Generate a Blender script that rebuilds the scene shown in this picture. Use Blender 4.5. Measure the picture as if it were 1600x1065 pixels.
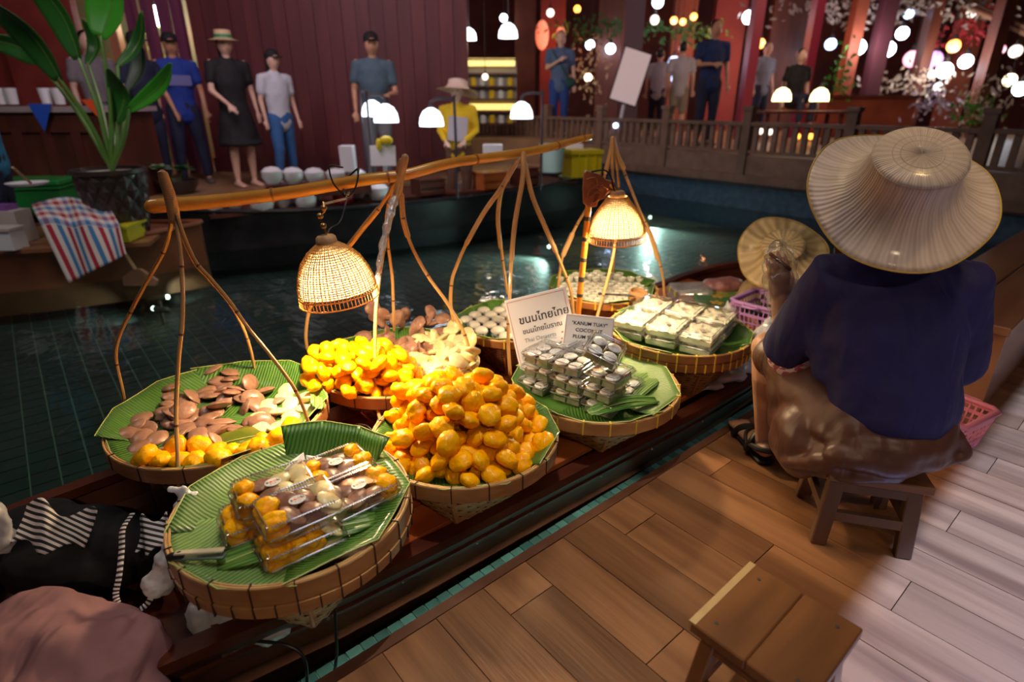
import bpy, bmesh, math, random
from mathutils import Vector, Matrix, Euler, noise as mnoise
import mathutils
for o in list(bpy.data.objects): bpy.data.objects.remove(o)
C = bpy.context.scene
COL = C.collection
rnd = random.Random(11)
PI = math.pi
# ---------------------------------------------------------------- camera
PITCH = math.radians(22.74); FPX = 895.8; CAMH = 1.2
cam_d = bpy.data.cameras.new('camera'); cam = bpy.data.objects.new('camera', cam_d); COL.objects.link(cam)
cam_d.sensor_width = 36; cam_d.lens = FPX/1600*36
cam.location = (0, 0, CAMH); cam.rotation_euler = (PI/2-PITCH, 0, 0)
cam_d.clip_start = .05; cam_d.clip_end = 100
cam_d.dof.use_dof = True; cam_d.dof.focus_distance = 1.66; cam_d.dof.aperture_fstop = 1.9
C.camera = cam
C.view_settings.view_transform = 'Standard'; C.view_settings.look = 'None'
C.view_settings.gamma = 1; C.view_settings.exposure = 0; C.view_settings.use_curve_mapping = False
# ---------------------------------------------------------------- world
w = bpy.data.worlds.new('world'); C.world = w; w.use_nodes = True
w.node_tree.nodes['Background'].inputs[0].default_value = (.32, .25, .42, 1)
w.node_tree.nodes['Background'].inputs[1].default_value = .085

def V(*a): return Vector(a)
Bd = Vector((math.cos(math.radians(-40.2)), -math.sin(math.radians(-40.2)), 0))   # along the boat
Ad = Vector((math.sin(math.radians(-40.2)), math.cos(math.radians(-40.2)), 0))    # across, away from the deck
def W(b, a, z=0): return Bd*b + Ad*a + Vector((0, 0, z))
BANG = math.atan2(Bd.y, Bd.x)
cp, sp = math.cos(PITCH), math.sin(PITCH)
def ray(x, y): return Vector(((x-800)/FPX, cp-(y-532.5)/FPX*sp, -sp-(y-532.5)/FPX*cp))
def atY(x, y, Y): d = ray(x, y); return d*(Y/d.y)+Vector((0, 0, CAMH))
def atZ(x, y, z): d = ray(x, y); return d*((z-CAMH)/d.z)+Vector((0, 0, CAMH))

def light(kind, loc, energy, color, target=None, size=.1, spot=None, blend=.3, sizey=None):
    l = bpy.data.lights.new(kind.lower()+'_light', kind); o = bpy.data.objects.new(kind.lower()+'_light', l); COL.objects.link(o)
    o.location = loc; l.energy = energy; l.color = color
    if kind == 'AREA':
        l.size = size
        if sizey: l.shape = 'RECTANGLE'; l.size_y = sizey
    else: l.shadow_soft_size = size
    if kind == 'SPOT': l.spot_size = math.radians(spot); l.spot_blend = blend
    if target is not None:
        o.rotation_euler = (Vector(target)-Vector(loc)).to_track_quat('-Z', 'Y').to_euler()
    return o
# lights of the hall and added fill lights (the two basket lamps carry their own light further down)
light('SPOT', W(-.72, -1.8, 2.8), 80, (1, .74, .48), W(1.0, .6, 0), .035, 62, .5)        # warm ceiling spot behind the photographer
light('SPOT', W(1.75, .0, 2.7), 30, (1, .66, .25), W(1.5, .35, 0), .05, 34, .7)          # golden downlight over the stools
light('SPOT', W(2.3, -1.4, 3.2), 2500, (.24, .42, 1), W(2.6, -.1, 0), .02, 78, .4)          # cool spot cut off by an added, unseen board
light('AREA', (-2.5, 5.2, 3.4), 42, (1, .72, .86), (-2.4, 8.6, .7), 1.2)               # area lights added for background walls and people, here and next two lines
light('AREA', (.5, 6.0, 3.6), 30, (1, .74, .74), (.8, 9.5, .8), 1.0)
light('AREA', (5, 9.0, 3.4), 34, (1, .66, .5), (5.5, 12, .6), 1.6)
light('AREA', (.9, .7, 3.3), 9, (.86, .82, .95), (.95, 1.5, .4), 1.0)                      # soft fill light added above the vendor's hat and shirt
light('SPOT', (1.35, .15, 3.2), 175, (1, .86, .84), (.98, 1.52, .78), .06, 25, .6)            # added spot that brightens the vendor's hat and shirt
light('AREA', (-3.2, 2.6, 3.6), 34, (1, .90, .84), (-3.6, 4.9, .3), .9)                      # fill light added to brighten the left boat and plant
light('SPOT', W(.75, .90, 3.1), 120, (1, .93, .84), W(.85, 1.10, 0), .03, 42, .8)          # neutral spot added to brighten the channel and front baskets
LPOW1 = 39; LPOW2 = 34
light('AREA', W(.85, .974, -.158), 2.2, (.85, 1, .93), W(.85, 1.055, -.20), 1.5, sizey=.012).data.spread = 1.0     # hidden strip lights added under the deck edge to light the tiles
light('AREA', W(2.3, .974, -.158), .3, (.7, .9, 1), W(2.3, 1.055, -.20), 1.2, sizey=.012).data.spread = 1.0
light('AREA', (-.2, 2.3, 3.5), 20, (1, .80, .52), (-.2, 2.3, .9), .7)                      # fill light added to brighten the pole and hanger tops
# underwater pool lights
def under(px, py, tx, ty, e, ang=70):
    p = atZ(px, py, -.30); t = atZ(tx, ty, -.46)
    light('SPOT', p, e, (.62, .95, .80), t, .03, ang, .9)

# ---------------------------------------------------------------- materials
MATS = {}
def mat(name, col, rough=.5, metal=0., spec=.5, col2=None, nscale=5., stretch=(1, 1, 1), bump=0., bscale=None, bdist=.01,
        rand=0., sss=0., sssr=(1, .5, .2), emit=None, es=0., coat=0., trans=None, contrast=(.35, .65), detail=4., aniso=0):
    if name in MATS: return MATS[name]
    m = bpy.data.materials.new(name); m.use_nodes = True; MATS[name] = m
    nt = m.node_tree; N = nt.nodes; L = nt.links; b = N['Principled BSDF']
    b.inputs['Roughness'].default_value = rough; b.inputs['Metallic'].default_value = metal
    b.inputs['Specular IOR Level'].default_value = spec
    b.inputs['Base Color'].default_value = (*col, 1)
    if coat: b.inputs['Coat Weight'].default_value = coat; b.inputs['Coat Roughness'].default_value = .12
    if sss:
        b.inputs['Subsurface Weight'].default_value = sss; b.inputs['Subsurface Radius'].default_value = sssr
        b.inputs['Subsurface Scale'].default_value = .01
    if emit is not None: b.inputs['Emission Color'].default_value = (*emit, 1); b.inputs['Emission Strength'].default_value = es
    tc = N.new('ShaderNodeTexCoord'); mp = N.new('ShaderNodeMapping'); mp.inputs['Scale'].default_value = stretch
    L.new(tc.outputs['Object'], mp.inputs['Vector'])
    out = None
    oi = N.new('ShaderNodeObjectInfo')
    ad = N.new('ShaderNodeVectorMath'); ad.operation = 'ADD'
    ml = N.new('ShaderNodeMath'); ml.operation = 'MULTIPLY'; ml.inputs[1].default_value = 37.
    L.new(oi.outputs['Random'], ml.inputs[0]); L.new(mp.outputs[0], ad.inputs[0]); L.new(ml.outputs[0], ad.inputs[1])
    vec = ad.outputs[0]
    if col2 is not None:
        n = N.new('ShaderNodeTexNoise'); n.inputs['Scale'].default_value = nscale; n.inputs['Detail'].default_value = detail
        L.new(vec, n.inputs['Vector'])
        r = N.new('ShaderNodeValToRGB'); r.color_ramp.elements[0].position = contrast[0]; r.color_ramp.elements[1].position = contrast[1]
        r.color_ramp.elements[0].color = (*col, 1); r.color_ramp.elements[1].color = (*col2, 1)
        L.new(n.outputs['Fac'], r.inputs[0]); out = r.outputs[0]
        L.new(out, b.inputs['Base Color'])
    if rand:
        h = N.new('ShaderNodeHueSaturation')
        mr = N.new('ShaderNodeMapRange'); mr.inputs['To Min'].default_value = 1-rand; mr.inputs['To Max'].default_value = 1+rand
        L.new(oi.outputs['Random'], mr.inputs['Value']); L.new(mr.outputs[0], h.inputs['Value'])
        if out: L.new(out, h.inputs['Color'])
        else: h.inputs['Color'].default_value = (*col, 1)
        L.new(h.outputs[0], b.inputs['Base Color'])
    if bump:
        n2 = N.new('ShaderNodeTexNoise'); n2.inputs['Scale'].default_value = bscale or nscale; n2.inputs['Detail'].default_value = 3
        L.new(vec, n2.inputs['Vector'])
        bp = N.new('ShaderNodeBump'); bp.inputs['Strength'].default_value = bump; bp.inputs['Distance'].default_value = bdist
        L.new(n2.outputs['Fac'], bp.inputs['Height']); L.new(bp.outputs[0], b.inputs['Normal'])
    if trans:   # let light through the sheet (leaf, shade, fabric)
        t = N.new('ShaderNodeBsdfTranslucent'); t.inputs[0].default_value = (*trans[1], 1)
        mx = N.new('ShaderNodeMixShader'); mx.inputs[0].default_value = trans[0]
        o = N['Material Output']; L.new(b.outputs[0], mx.inputs[1]); L.new(t.outputs[0], mx.inputs[2]); L.new(mx.outputs[0], o.inputs[0])
    return m
def stripes(m, axis_vec, scale, c1, c2, strength=.6, dist=.002, duty=(.4, .6), mixf=1., distort=0.):
    """fine parallel lines (wave texture) as colour + relief on an existing material"""
    nt = m.node_tree; N = nt.nodes; L = nt.links; b = N['Principled BSDF']
    tc = N.new('ShaderNodeTexCoord'); mp = N.new('ShaderNodeMapping')
    q = Vector((1, 0, 0)).rotation_difference(Vector(axis_vec).normalized()).inverted()
    mp.vector_type = 'POINT'; mp.inputs['Rotation'].default_value = q.to_euler()
    L.new(tc.outputs['Object'], mp.inputs['Vector'])
    wv = N.new('ShaderNodeTexWave'); wv.inputs['Scale'].default_value = scale; wv.bands_direction = 'X'; wv.inputs['Distortion'].default_value = distort
    wv.inputs['Detail'].default_value = 1
    L.new(mp.outputs[0], wv.inputs['Vector'])
    r = N.new('ShaderNodeValToRGB'); r.color_ramp.elements[0].position = duty[0]; r.color_ramp.elements[1].position = duty[1]
    r.color_ramp.elements[0].color = (*c1, 1); r.color_ramp.elements[1].color = (*c2, 1); L.new(wv.outputs['Fac'], r.inputs[0])
    src = [l.from_socket for l in L if l.to_socket == b.inputs['Base Color']]
    if src:
        mx = N.new('ShaderNodeMix'); mx.data_type = 'RGBA'; mx.blend_type = 'MULTIPLY'; mx.inputs[0].default_value = mixf
        L.new(src[0], mx.inputs[6]); L.new(r.outputs[0], mx.inputs[7]); L.new(mx.outputs[2], b.inputs['Base Color'])
    else: L.new(r.outputs[0], b.inputs['Base Color'])
    bp = N.new('ShaderNodeBump'); bp.inputs['Strength'].default_value = strength; bp.inputs['Distance'].default_value = dist
    L.new(wv.outputs['Fac'], bp.inputs['Height'])
    pn = [l.from_socket for l in L if l.to_socket == b.inputs['Normal']]
    if pn: L.new(pn[0], bp.inputs['Normal'])
    L.new(bp.outputs[0], b.inputs['Normal'])
    return m
def clear(name, tint=(1, 1, 1), rough=.05, base=.06, edge=.75, bump=0., bscale=60, white=0.):
    """thin clear sheet: fresnel mix of straight-through and gloss"""
    m = bpy.data.materials.new(name); m.use_nodes = True; MATS[name] = m
    nt = m.node_tree; N = nt.nodes; L = nt.links; N.remove(N['Principled BSDF'])
    t = N.new('ShaderNodeBsdfTransparent'); t.inputs[0].default_value = (*tint, 1)
    g = N.new('ShaderNodeBsdfGlossy'); g.inputs['Roughness'].default_value = rough
    lw = N.new('ShaderNodeLayerWeight'); lw.inputs[0].default_value = .35
    mr = N.new('ShaderNodeMapRange'); mr.inputs['To Min'].default_value = base; mr.inputs['To Max'].default_value = edge
    L.new(lw.outputs['Facing'], mr.inputs['Value'])
    mx = N.new('ShaderNodeMixShader'); L.new(mr.outputs[0], mx.inputs[0]); L.new(t.outputs[0], mx.inputs[1]); L.new(g.outputs[0], mx.inputs[2])
    last = mx.outputs[0]
    if white:
        d = N.new('ShaderNodeBsdfDiffuse'); d.inputs[0].default_value = (.9, .9, .92, 1)
        m2 = N.new('ShaderNodeMixShader'); m2.inputs[0].default_value = white
        L.new(last, m2.inputs[1]); L.new(d.outputs[0], m2.inputs[2]); last = m2.outputs[0]
    if bump:
        tc = N.new('ShaderNodeTexCoord'); n = N.new('ShaderNodeTexNoise'); n.inputs['Scale'].default_value = bscale; L.new(tc.outputs['Object'], n.inputs['Vector'])
        bp = N.new('ShaderNodeBump'); bp.inputs['Strength'].default_value = bump; bp.inputs['Distance'].default_value = .01
        L.new(n.outputs['Fac'], bp.inputs['Height']); L.new(bp.outputs[0], g.inputs['Normal']); L.new(bp.outputs[0], lw.inputs['Normal'])
    L.new(last, N['Material Output'].inputs[0])
    return m
def glow(name, col, s): return mat(name, (.8, .8, .8), emit=col, es=s)

# ---------------------------------------------------------------- mesh helpers
class MB:
    def __init__(s): s.v = []; s.f = []
    def add(s, vs, fs):
        n = len(s.v); s.v += [tuple(p) for p in vs]; s.f += [tuple(i+n for i in f) for f in fs]; return s
    def box(s, c, d, rot=None, taper=None):
        """c centre, d full size, rot 3x3/euler, taper scales the top"""
        hx, hy, hz = d[0]/2, d[1]/2, d[2]/2; vs = []
        for z in (-1, 1):
            k = 1 if (z < 0 or not taper) else taper
            for x, y in ((-1, -1), (1, -1), (1, 1), (-1, 1)): vs.append(Vector((x*hx*k, y*hy*k, z*hz)))
        if rot is not None:
            R = rot if isinstance(rot, Matrix) else Euler(rot).to_matrix()
            vs = [R@p for p in vs]
        c = Vector(c)
        return s.add([p+c for p in vs], [(0, 3, 2, 1), (4, 5, 6, 7), (0, 1, 5, 4), (1, 2, 6, 5), (2, 3, 7, 6), (3, 0, 4, 7)])
    def bar(s, p, q, wdt, h, up=(0, 0, 1)):
        p, q = Vector(p), Vector(q); x = (q-p); l = x.length; x.normalize(); u = Vector(up); y = u.cross(x)
        if y.length < 1e-4: y = Vector((0, 1, 0)).cross(x)
        y.normalize(); z = x.cross(y)
        R = Matrix((x, y, z)).transposed()
        return s.box((p+q)/2, (l, wdt, h), R)
    def tube(s, pts, r, n=8, cap=True, ref=None):
        """round or elliptical (r entries may be (rx,ry)) tube with domed ends"""
        pts = [Vector(p) for p in pts]
        if not isinstance(r, (list, tuple)): r = [r]*len(pts)
        elif isinstance(r, tuple) and len(r) == 2 and len(pts) != 2: r = [r]*len(pts)
        R = [(q, q) if not isinstance(q, (list, tuple)) else q for q in r]
        T = []
        for i in range(len(pts)):
            a = pts[max(0, i-1)]; b = pts[min(len(pts)-1, i+1)]; t = (b-a)
            T.append(t.normalized() if t.length > 1e-9 else Vector((0, 0, 1)))
        u = Vector(ref) if ref is not None else (Vector((0, 0, 1)) if abs(T[0].z) < .9 else Vector((1, 0, 0)))
        rings = []
        def ring(c, t, u, rx, ry):
            x = (u-t*u.dot(t)).normalized(); y = t.cross(x)
            rings.append([c+x*(rx*math.cos(2*PI*k/n))+y*(ry*math.sin(2*PI*k/n)) for k in range(n)])
            return x
        if cap:
            m = min(R[0]); 
            ring(pts[0]-T[0]*m*.92, T[0], u, R[0][0]*.38, R[0][1]*.38); ring(pts[0]-T[0]*m*.55, T[0], u, R[0][0]*.82, R[0][1]*.82)
        for p, t, q in zip(pts, T, R): u = ring(p, t, u, q[0], q[1]) if ref is None else (ring(p, t, Vector(ref), q[0], q[1]), Vector(ref))[1]
        if cap:
            m = min(R[-1])
            ring(pts[-1]+T[-1]*m*.55, T[-1], u, R[-1][0]*.82, R[-1][1]*.82); ring(pts[-1]+T[-1]*m*.92, T[-1], u, R[-1][0]*.38, R[-1][1]*.38)
        vs = [p for rg in rings for p in rg]; fs = []
        for i in range(len(rings)-1):
            for k in range(n):
                k2 = (k+1) % n; fs.append((i*n+k, i*n+k2, (i+1)*n+k2, (i+1)*n+k))
        fs.append(tuple(range(n-1, -1, -1))); fs.append(tuple((len(rings)-1)*n+k for k in range(n)))
        return s.add(vs, fs)
    def ball(s, c, r, n=12, rot=None):
        rx, ry, rz = r if isinstance(r, (tuple, list)) else (r, r, r); c = Vector(c); m = max(4, n//2); vs = []; fs = []
        R = None if rot is None else (rot if isinstance(rot, Matrix) else Euler(rot).to_matrix())
        for i in range(m+1):
            th = PI*i/m
            for k in range(n):
                ph = 2*PI*k/n; p = Vector((rx*math.sin(th)*math.cos(ph), ry*math.sin(th)*math.sin(ph), rz*math.cos(th)))
                vs.append((R@p if R else p)+c)
        for i in range(m):
            for k in range(n):
                k2 = (k+1) % n; q = (i*n+k, (i+1)*n+k, (i+1)*n+k2, i*n+k2)
                fs.append(q)
        return s.add(vs, fs)
    def lathe(s, prof, n=32, c=(0, 0, 0), axis=None, closed=False, fn=None):
        """prof: list of (radius, z). fn(theta, i) -> radial factor"""
        c = Vector(c); vs = []; fs = []
        R = Vector((0, 0, 1)).rotation_difference(Vector(axis)).to_matrix() if axis is not None else None
        for i, (r, z) in enumerate(prof):
            for k in range(n):
                t = 2*PI*k/n; q = r*(fn(t, i) if fn else 1); p = Vector((q*math.cos(t), q*math.sin(t), z)); vs.append((R@p if R else p)+c)
        m = len(prof)
        for i in range(m if closed else m-1):
            for k in range(n):
                k2 = (k+1) % n; j = (i+1) % m; fs.append((i*n+k, i*n+k2, j*n+k2, j*n+k))
        return s.add(vs, fs)
    def ring(s, R_, r, c=(0, 0, 0), n=40, m=6, rot=None, fn=None):
        pts = []
        c = Vector(c); Rm = Euler(rot).to_matrix() if rot else None; vs = []; fs = []
        for k in range(n):
            t = 2*PI*k/n; d = Vector((math.cos(t), math.sin(t), 0)); rr = R_*(fn(t) if fn else 1)
            for j in range(m):
                a = 2*PI*j/m; p = d*(rr+r*math.cos(a))+Vector((0, 0, r*math.sin(a))); vs.append((Rm@p if Rm else p)+c)
        for k in range(n):
            for j in range(m):
                k2 = (k+1) % n; j2 = (j+1) % m; fs.append((k*m+j, k2*m+j, k2*m+j2, k*m+j2))
        return s.add(vs, fs)
    def grid(s, fn, nu, nv, wrap=False):
        vs = [fn(i/nu, j/nv) for i in range(nu+1) for j in range(nv+1)]; fs = []
        for i in range(nu):
            for j in range(nv): a = i*(nv+1)+j; fs.append((a, a+nv+1, a+nv+2, a+1))
        return s.add(vs, fs)
    def prism(s, poly, z0, z1, M_=None):
        n = len(poly); vs = [Vector((x, y, z0)) for x, y in poly]+[Vector((x, y, z1)) for x, y in poly]
        if M_: vs = [M_@p for p in vs]
        fs = [tuple(range(n-1, -1, -1)), tuple(range(n, 2*n))]+[(i, (i+1) % n, n+(i+1) % n, n+i) for i in range(n)]
        return s.add(vs, fs)
    def shift(s, d): d = Vector(d); s.v = [tuple(Vector(p)-d) for p in s.v]; return s
    def mesh(s, name, smooth=True, ang=40):
        me = bpy.data.meshes.new(name); me.from_pydata(s.v, [], s.f); me.update()
        if smooth:
            me.polygons.foreach_set('use_smooth', [True]*len(me.polygons))
            if ang < 180:
                me.set_sharp_from_angle(angle=math.radians(ang))
        return me
def obj(name, mb, m, parent=None, smooth=True, ang=40, loc=None, mods=None, kind=None):
    """one mesh object; a parented mesh given in world coordinates is moved into its thing's frame"""
    if isinstance(mb, MB):
        if parent is not None and loc is None and getattr(mb, 'world', False): mb.shift(parent.location)
        me = mb.mesh(name, smooth, ang)
    else: me = mb
    o = bpy.data.objects.new(name, me); COL.objects.link(o)
    if m: 
        if not me.materials: me.materials.append(m)
    if parent is not None: o.parent = parent
    if loc is not None: o.location = loc
    if kind: o['kind'] = kind
    return o
def WMB():
    m = MB(); m.world = True; return m
def tag(o, label, cat, group=None, kind=None):
    if label: o['label'] = label
    if cat: o['category'] = cat
    if group: o['group'] = group
    if kind: o['kind'] = kind
    return o
def thing(name, label, cat, loc=(0, 0, 0), rotz=0, group=None):
    o = bpy.data.objects.new(name, None); COL.objects.link(o); o.location = loc; o.rotation_euler = (0, 0, rotz); o.empty_display_size = .05
    return tag(o, label, cat, group)
def struct(name, mb, m, parent=None, smooth=False, **k):
    o = obj(name, mb, m, parent, smooth, **k)
    if parent is None: o['kind'] = 'structure'
    return o
def dup(root, loc, rot=None, label=None, group=None, scale=None):
    def cpy(o, par):
        c = o.copy(); COL.objects.link(c)
        if par is not None: c.parent = par
        for ch in o.children: cpy(ch, c)
        return c
    c = cpy(root, None); c.location = loc
    if rot is not None: c.rotation_euler = rot if not isinstance(rot, (int, float)) else (0, 0, rot)
    if scale: c.scale = (scale,)*3 if isinstance(scale, (int, float)) else scale
    if label: c['label'] = label
    if group: c['group'] = group
    return c
def bez(pts, n=6):
    """Catmull-Rom through points"""
    P = [Vector(p) for p in pts]; P = [P[0]*2-P[1]]+P+[P[-1]*2-P[-2]]; out = []
    for i in range(1, len(P)-2):
        for k in range(n):
            t = k/n; a, b, c, d = P[i-1], P[i], P[i+1], P[i+2]
            out.append(.5*((2*b)+(c-a)*t+(2*a-5*b+4*c-d)*t*t+(3*b-a-3*c+d)*t**3))
    out.append(P[-2]); return out
def interp(tab, x):
    if x <= tab[0][0]: return tab[0][1]
    for (a, p), (b, q) in zip(tab, tab[1:]):
        if x <= b:
            t = (x-a)/(b-a); return p+(q-p)*t
    return tab[-1][1]
def solid(o, t, off=0):
    md = o.modifiers.new('solidify', 'SOLIDIFY'); md.thickness = t; md.offset = off; return o
def bev(o, wd, seg=1):
    md = o.modifiers.new('bevel', 'BEVEL'); md.width = wd; md.segments = seg; md.limit_method = 'ANGLE'; return o
def fuse(o, vox, it=6, disp=None):
    """melt overlapping limbs into one continuous surface"""
    r = o.modifiers.new('remesh', 'REMESH'); r.mode = 'VOXEL'; r.voxel_size = vox; r.use_smooth_shade = True
    s_ = o.modifiers.new('smooth', 'SMOOTH'); s_.factor = .5; s_.iterations = it
    if disp:
        strength, scale, kind = disp
        t = bpy.data.textures.new('folds', kind)
        if kind == 'WOOD': t.wood_type = 'BANDNOISE'; t.turbulence = 3.5
        if hasattr(t, 'noise_scale'): t.noise_scale = scale
        d = o.modifiers.new('folds', 'DISPLACE'); d.texture = t; d.strength = strength; d.texture_coords = 'LOCAL'; d.mid_level = .5
    return o
# ================================================================ materials used widely
floor_m = mat('floor_wood', (.155, .062, .024), .36, col2=(.30, .135, .055), nscale=15, stretch=(1, .07, 1), bump=.55, bscale=75, bdist=.0025, rand=.22, contrast=(.36, .62), detail=8)
dark_gap = mat('dark_gap', (.012, .008, .006), .8)
boat_m = mat('boat_varnish', (.060, .012, .006), .42, col2=(.115, .028, .012), nscale=9, stretch=(.15, 1, 1), bump=.25, bscale=14, bdist=.003, coat=.03, spec=.22)
board_m = mat('boat_board', (.34, .075, .018), .25, col2=(.55, .17, .045), nscale=7, stretch=(.12, 1, 1), rand=.3, coat=.4)
darkhull = mat('dark_hull', (.012, .011, .014), .35, col2=(.03, .028, .034), nscale=6)
TZ = -.425
tile_m = mat('green_mosaic_tile', (.09, .15, .125), .4, col2=(.17, .24, .19), nscale=9, rand=.35, bump=.15)
grout_m = mat('tile_grout', (.30, .36, .28), .7)
pooltile_m = mat('pool_tile', (.055, .066, .062), .5, col2=(.085, .105, .096), nscale=2)
wallred = mat('wall_plank_red', (.115, .022, .026), .55, col2=(.165, .036, .036), nscale=5, stretch=(1, 1, .12), rand=.18)
brownred = mat('counter_red_wood', (.07, .020, .012), .5, col2=(.13, .034, .02), nscale=5, stretch=(1, 1, .15))
bridge_m = mat('bridge_wood', (.16, .095, .065), .6, col2=(.22, .14, .10), nscale=6, rand=.15)
dark_m = mat('dark_timber', (.02, .012, .012), .6)

# ================================================================ setting
# water
water = bpy.data.materials.new('pool_water'); water.use_nodes = True
nt = water.node_tree; N = nt.nodes; L = nt.links; N.remove(N['Principled BSDF'])
t_ = N.new('ShaderNodeBsdfTransparent'); t_.inputs[0].default_value = (.55, .72, .70, 1)
g_ = N.new('ShaderNodeBsdfGlossy'); g_.inputs['Roughness'].default_value = .04
fr = N.new('ShaderNodeFresnel'); fr.inputs[0].default_value = 1.33
tc = N.new('ShaderNodeTexCoord'); nz = N.new('ShaderNodeTexNoise'); nz.inputs['Scale'].default_value = 3.2; nz.inputs['Detail'].default_value = 3; nz.inputs['Distortion'].default_value = .8
L.new(tc.outputs['Object'], nz.inputs['Vector'])
bp_ = N.new('ShaderNodeBump'); bp_.inputs['Strength'].default_value = .30; bp_.inputs['Distance'].default_value = .05
L.new(nz.outputs['Fac'], bp_.inputs['Height']); L.new(bp_.outputs[0], g_.inputs['Normal']); L.new(bp_.outputs[0], fr.inputs['Normal'])
mx_ = N.new('ShaderNodeMixShader'); L.new(fr.outputs[0], mx_.inputs[0]); L.new(t_.outputs[0], mx_.inputs[1]); L.new(g_.outputs[0], mx_.inputs[2])
L.new(mx_.outputs[0], N['Material Output'].inputs[0])
mb = MB(); mb.add([W(-9, .968, 0), W(15, .968, 0), W(15, 16, 0), W(-9, 16, 0)], [(0, 1, 2, 3)])
wt = obj('pool_water', mb, water, smooth=False, loc=(0, 0, -.15)); wt['kind'] = 'structure'

# pool floor with mosaic tiles
mb = MB(); mb.box(W(3, 7, -.46), (24, 19, .06), Matrix.Rotation(BANG, 3, 'Z'))
pf = struct('pool_floor', mb, grout_m)
ts = .042
sh_ = MB(); sh_.box(W(3.2, 1.055, -.225), (7.6, .19, .05), Matrix.Rotation(BANG, 3, 'Z')); obj('ledge', sh_, grout_m, pf, False)
tm_ = MB().box((0, 0, 0), (ts-.003, .033, .006), taper=.95).mesh('tile', False); tm_.materials.append(tile_m)
cnt = 0
for j in range(5):
    for i in range(0, 58):
        b = .10+i*ts; a = .990+j*.036
        if cnt < 294:
            o = bpy.data.objects.new('tile', tm_); COL.objects.link(o); o.parent = pf; o.location = W(b, a, -.1975+rnd.uniform(-.001, .001)); o.rotation_euler = (0, 0, BANG); cnt += 1
mb = MB(); mbb = MB(); ts2 = .115
for i in range(-46, 110):
    for j in range(0, 70):
        a = 1.50+j*ts2; b = i*ts2
        p = W(b, a, TZ)
        if p.y > 8 or abs(p.x) > 6 or p.y < .3: continue
        mb.box(p, (ts2-.008, ts2-.008, .007), Matrix.Rotation(BANG, 3, 'Z'))
struct('tile_field', mb, pooltile_m, pf)['kind'] = 'stuff'
# pool walls
mb = MB(); mb.box(W(7.55, 4.6, -.10), (.2, 11, .72), Matrix.Rotation(BANG, 3, 'Z'))
struct('wall_pool_right', mb, mat('pool_wall_tile', (.035, .075, .125), .35, col2=(.06, .12, .18), nscale=14, bump=.3))


# deck floor: planks across the edge, staggered by a third
fl = MB(); fl.box(W(3.4, -.80, -.03), (8.2, 3.46, .04), Matrix.Rotation(BANG, 3, 'Z'))
fl.box(W(3.4, .92, -.26), (8.2, .05, .42), Matrix.Rotation(BANG, 3, 'Z'))
floor = struct('floor', fl, dark_gap)
cache = {}
for k in range(-6, 46):
    b0 = .388+.15*k+.075; seam = .82-.308*((k-2) % 3); edges = []
    a = seam
    while a > -2.4: edges.append(a); a -= .924
    cuts = [.9335]+edges
    if cuts[0]-cuts[1] < .02: cuts = cuts[1:]
    for hi, lo in zip(cuts, cuts[1:]):
        ln = round(hi-lo, 3)
        if ln not in cache:
            q = MB().box((0, 0, 0), (.1478, ln-.0028, .012)); me = q.mesh('plank', False); me.materials.append(floor_m); cache[ln] = me
        o = bpy.data.objects.new('plank', cache[ln]); COL.objects.link(o); o.parent = floor
        o.location = W(b0, (hi+lo)/2, -.006+rnd.uniform(-.0004, .0004)); o.rotation_euler = (0, 0, BANG)
kb = MB(); kb.box(W(3.4, .951, -.22), (8.2, .030, .438), Matrix.Rotation(BANG, 3, 'Z'))
struct('trim_1', kb, mat('kerb_wood', (.12, .045, .022), .4, col2=(.17, .07, .035), nscale=8))
# unseen board added behind the camera to cut the cool spot straight
mb = MB(); mb.box(W(2.5, -.72, 2.645), (6, .03, 1.45), Matrix.Rotation(BANG, 3, 'Z')); mb.world = False
struct('trim_2', mb, dark_m)

# left pier, raised floor behind it, back room
pier_m = mat('pier_floor', (.26, .15, .07), .4, col2=(.34, .20, .10), nscale=3)
mb = MB(); mb.prism([(-9.2, 5.72), (-4.15, 5.72), (1.0, 9.25), (2.1, 10.0), (2.1, 14), (-9.2, 14)], .14, .22); struct('floor_pier', mb, pier_m)
mb = MB(); mb.prism([(-9.2, 5.78), (-4.17, 5.78), (.98, 9.31), (2.05, 10.05), (2.05, 13.9), (-9.2, 13.9)], -.45, .138); struct('wall_pool_back', mb, dark_m)
mb = MB(); mb.box((.55, 13.1, .41), (3.2, 5.9, .38)); struct('floor_platform', mb, pier_m)
mb = MB(); mb.box(W(12.6, 4.5, .49), (10.0, 18, .08), Matrix.Rotation(BANG, 3, 'Z')); struct('floor_back', mb, pier_m)
# plank wall behind the visitors
wl = MB(); wl.box((-2.53, 8.98, 2.2), (3.72, .06, 4.0)); wall_l = struct('wall_left', wl, dark_m)
pm = MB().box((0, 0, 0), (.184, .03, 3.9), ).mesh('plank', False); pm.materials.append(wallred)
for i in range(20):
    o = bpy.data.objects.new('plank', pm); COL.objects.link(o); o.parent = wall_l
    o.location = (-4.32+i*.19, 8.935+.006*(i % 2), 2.2)
mb = MB(); mb.box((-2.53, 8.90, .32), (3.8, .03, .2)); struct('baseboard_left', mb, wallred)
# dark purple leaning-looking pilasters at the wall's left end
purp = mat('purple_curtain', (.16, .030, .085), .6, col2=(.24, .06, .14), nscale=3, stretch=(3, 3, .2))
mb = MB()
for i, x in enumerate((-5.05, -4.86, -4.68, -4.52)): mb.box((x, 8.7+.05*i, 2.1), (.13, .10, 3.8))
struct('trim_3', mb, purp)
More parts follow.
